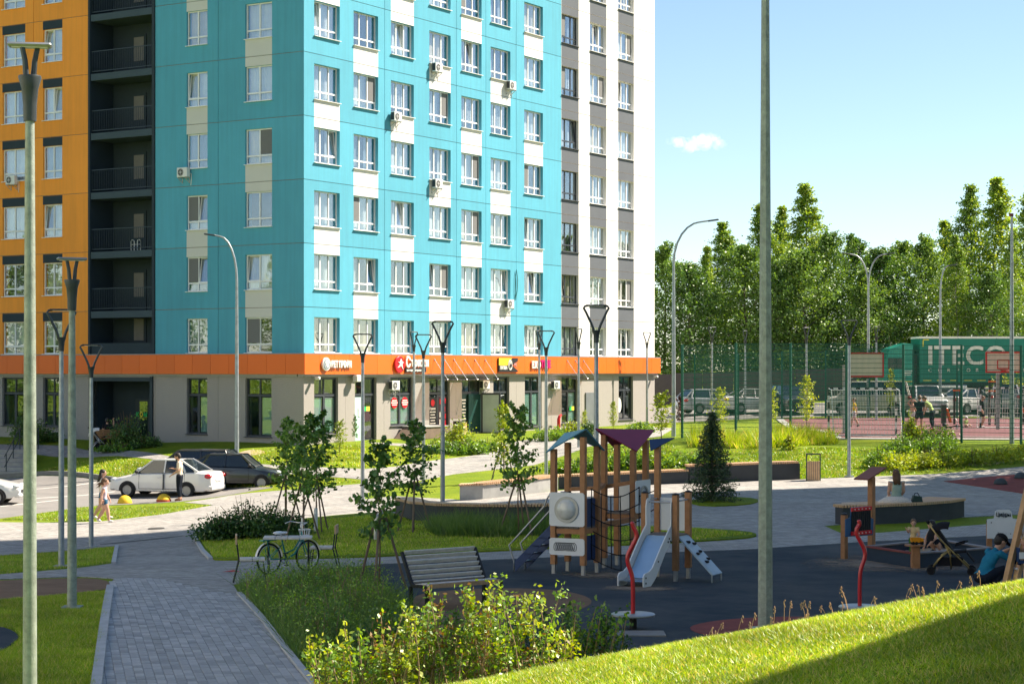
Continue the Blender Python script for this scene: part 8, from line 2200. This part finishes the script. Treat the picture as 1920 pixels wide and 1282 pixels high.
# bare earth patches
for (poly, nm) in (([(1790, 872), (1830, 863), (1880, 862), (1890, 868), (1840, 874)], "earth_patch"), ([(440, 852), (470, 843), (500, 846), (490, 853), (455, 856)], "earth_patch")):
    drape(nm, smooth_poly([G(*q) for q in poly], 2), SAND, .03)

# ------------------------------------------------------------------ steps up to the terrace at the left
p0 = G(20, 891); st = empty("terrace_steps", p0, R(4), "grey concrete steps with dark railing at the left edge", "steps")
ztop = gz(-21.5, 90.8) - p0.z; nst = 6
for i in range(nst): MB().box((-1.0, .25 + i * .55, ztop * (i + 1) / nst - .5), (3.1, .60, 1.0)).build("step", CONC, st)
for x in (.62, -.2):
    m = MB(); 
    for (y, z) in ((.05, 0), (1.7, ztop * .5), (3.3, ztop)): m.tube([(x, y, z), (x, y, z + .95)], .024, 6)
    for dz in (.95, .5): m.tube([(x, -.35, dz - .12), (x, .05, dz), (x, 3.3, ztop + dz), (x, 3.6, ztop + dz)], .022, 6)
    m.build("handrail", RAILM, st)

# ------------------------------------------------------------------ blocks outside the picture (two set to shade the square, one to bounce light)
def block(label, poly, H, col, name="unseen_block"):
    e = empty(name, (poly[0][0], poly[0][1], 0), 0, label, "building", "neighbouring blocks")
    q = [(x - poly[0][0], y - poly[0][1]) for x, y in poly]
    MB().prism(q, -1, H).build("wall", col, e)
    c = (sum(x for x, _ in q) / len(q), sum(y for _, y in q) / len(q))
    MB().prism([(c[0] + (x - c[0]) * 1.002, c[1] + (y - c[1]) * 1.002) for x, y in q], H + .002, H + .4).build("roof_edge", GRAPH, e)
block("tall pale block east of the playground, outside the picture", [(40, 43.5), (54, 43.5), (54, 75.9), (40, 75.9)], 73, WHITE)
s_h = Vector((math.sin(SUN_AZ), math.cos(SUN_AZ)))
Q1 = Vector((1.89, 15.67)) + s_h * ((20.4 - 2.475) / math.tan(SUN_EL)); ed_ = Vector((.779, .627))
a_ = Q1 - ed_ * 9; b_ = Q1 + ed_ * 16; nn_ = Vector((.627, -.779))
block("lower block beside the viewpoint, outside the picture", [tuple(a_), tuple(a_ + nn_ * 16), tuple(b_ + nn_ * 16), tuple(b_)], 20, WHITE)

block("long pale unseen block added west of the square to bounce light", [(-74, -45), (-60, -45), (-60, 44), (-74, 44)], 46, WHITE)  # added unseen; its pale sunlit side throws fill onto the shaded facade
# ------------------------------------------------------------------ clouds
def cloud_mat():
    m = bpy.data.materials.new("cloud_vapour"); m.use_nodes = True; N = m.node_tree.nodes; L = m.node_tree.links; N.remove(N['Principled BSDF'])
    v = N.new('ShaderNodeVolumePrincipled'); v.inputs['Color'].default_value = (1, 1, 1, 1); v.inputs['Anisotropy'].default_value = .2
    tc = N.new('ShaderNodeTexCoord'); n = N.new('ShaderNodeTexNoise'); n.inputs['Scale'].default_value = .11; n.inputs['Detail'].default_value = 6; n.inputs['Roughness'].default_value = .65; L.new(tc.outputs['Object'], n.inputs['Vector'])
    r = N.new('ShaderNodeMapRange'); r.inputs[1].default_value = .44; r.inputs[2].default_value = .68; r.inputs[3].default_value = 0; r.inputs[4].default_value = .16
    L.new(n.outputs['Fac'], r.inputs[0])
    ds = N.new('ShaderNodeVectorMath'); ds.operation = 'DISTANCE'; ds.inputs[1].default_value = (.5, .5, .5); L.new(tc.outputs['Generated'], ds.inputs[0])
    fo = N.new('ShaderNodeMapRange'); fo.inputs[1].default_value = .52; fo.inputs[2].default_value = .1; L.new(ds.outputs['Value'], fo.inputs[0])
    mu = N.new('ShaderNodeMath'); mu.operation = 'MULTIPLY'; L.new(r.outputs[0], mu.inputs[0]); L.new(fo.outputs[0], mu.inputs[1]); L.new(mu.outputs[0], v.inputs['Density']); L.new(v.outputs[0], N['Material Output'].inputs['Volume'])
    return m
CLOUD = cloud_mat()
def cloud(px, py, wpx, hpx_, lab, seed):
    D = 2200; c = Vector(((px - CX) / FPX * D, D, hpx(py, D))); k = D / FPX; rr = random.Random(seed); mb = MB()
    for i in range(7):
        f = (i + .5) / 7 - .5; r_ = hpx_ * k * .5 * (1.0 - 1.1 * abs(f)) * rr.uniform(.75, 1.15)
        mb.ell((f * wpx * k, rr.uniform(-8, 8), rr.uniform(-.1, .25) * hpx_ * k), (wpx * k / 7 * 1.1, r_ * 1.3, r_), 14)
    o = mb.build("cloud", CLOUD, None, True, c); tag(o, lab, "cloud", "small clouds", 'stuff')
cloud(1305, 270, 104, 40, "small white cloud right of the building", 1)
SC.cycles.volume_bounces = 2
SC.cycles.volume_step_rate = 2.0
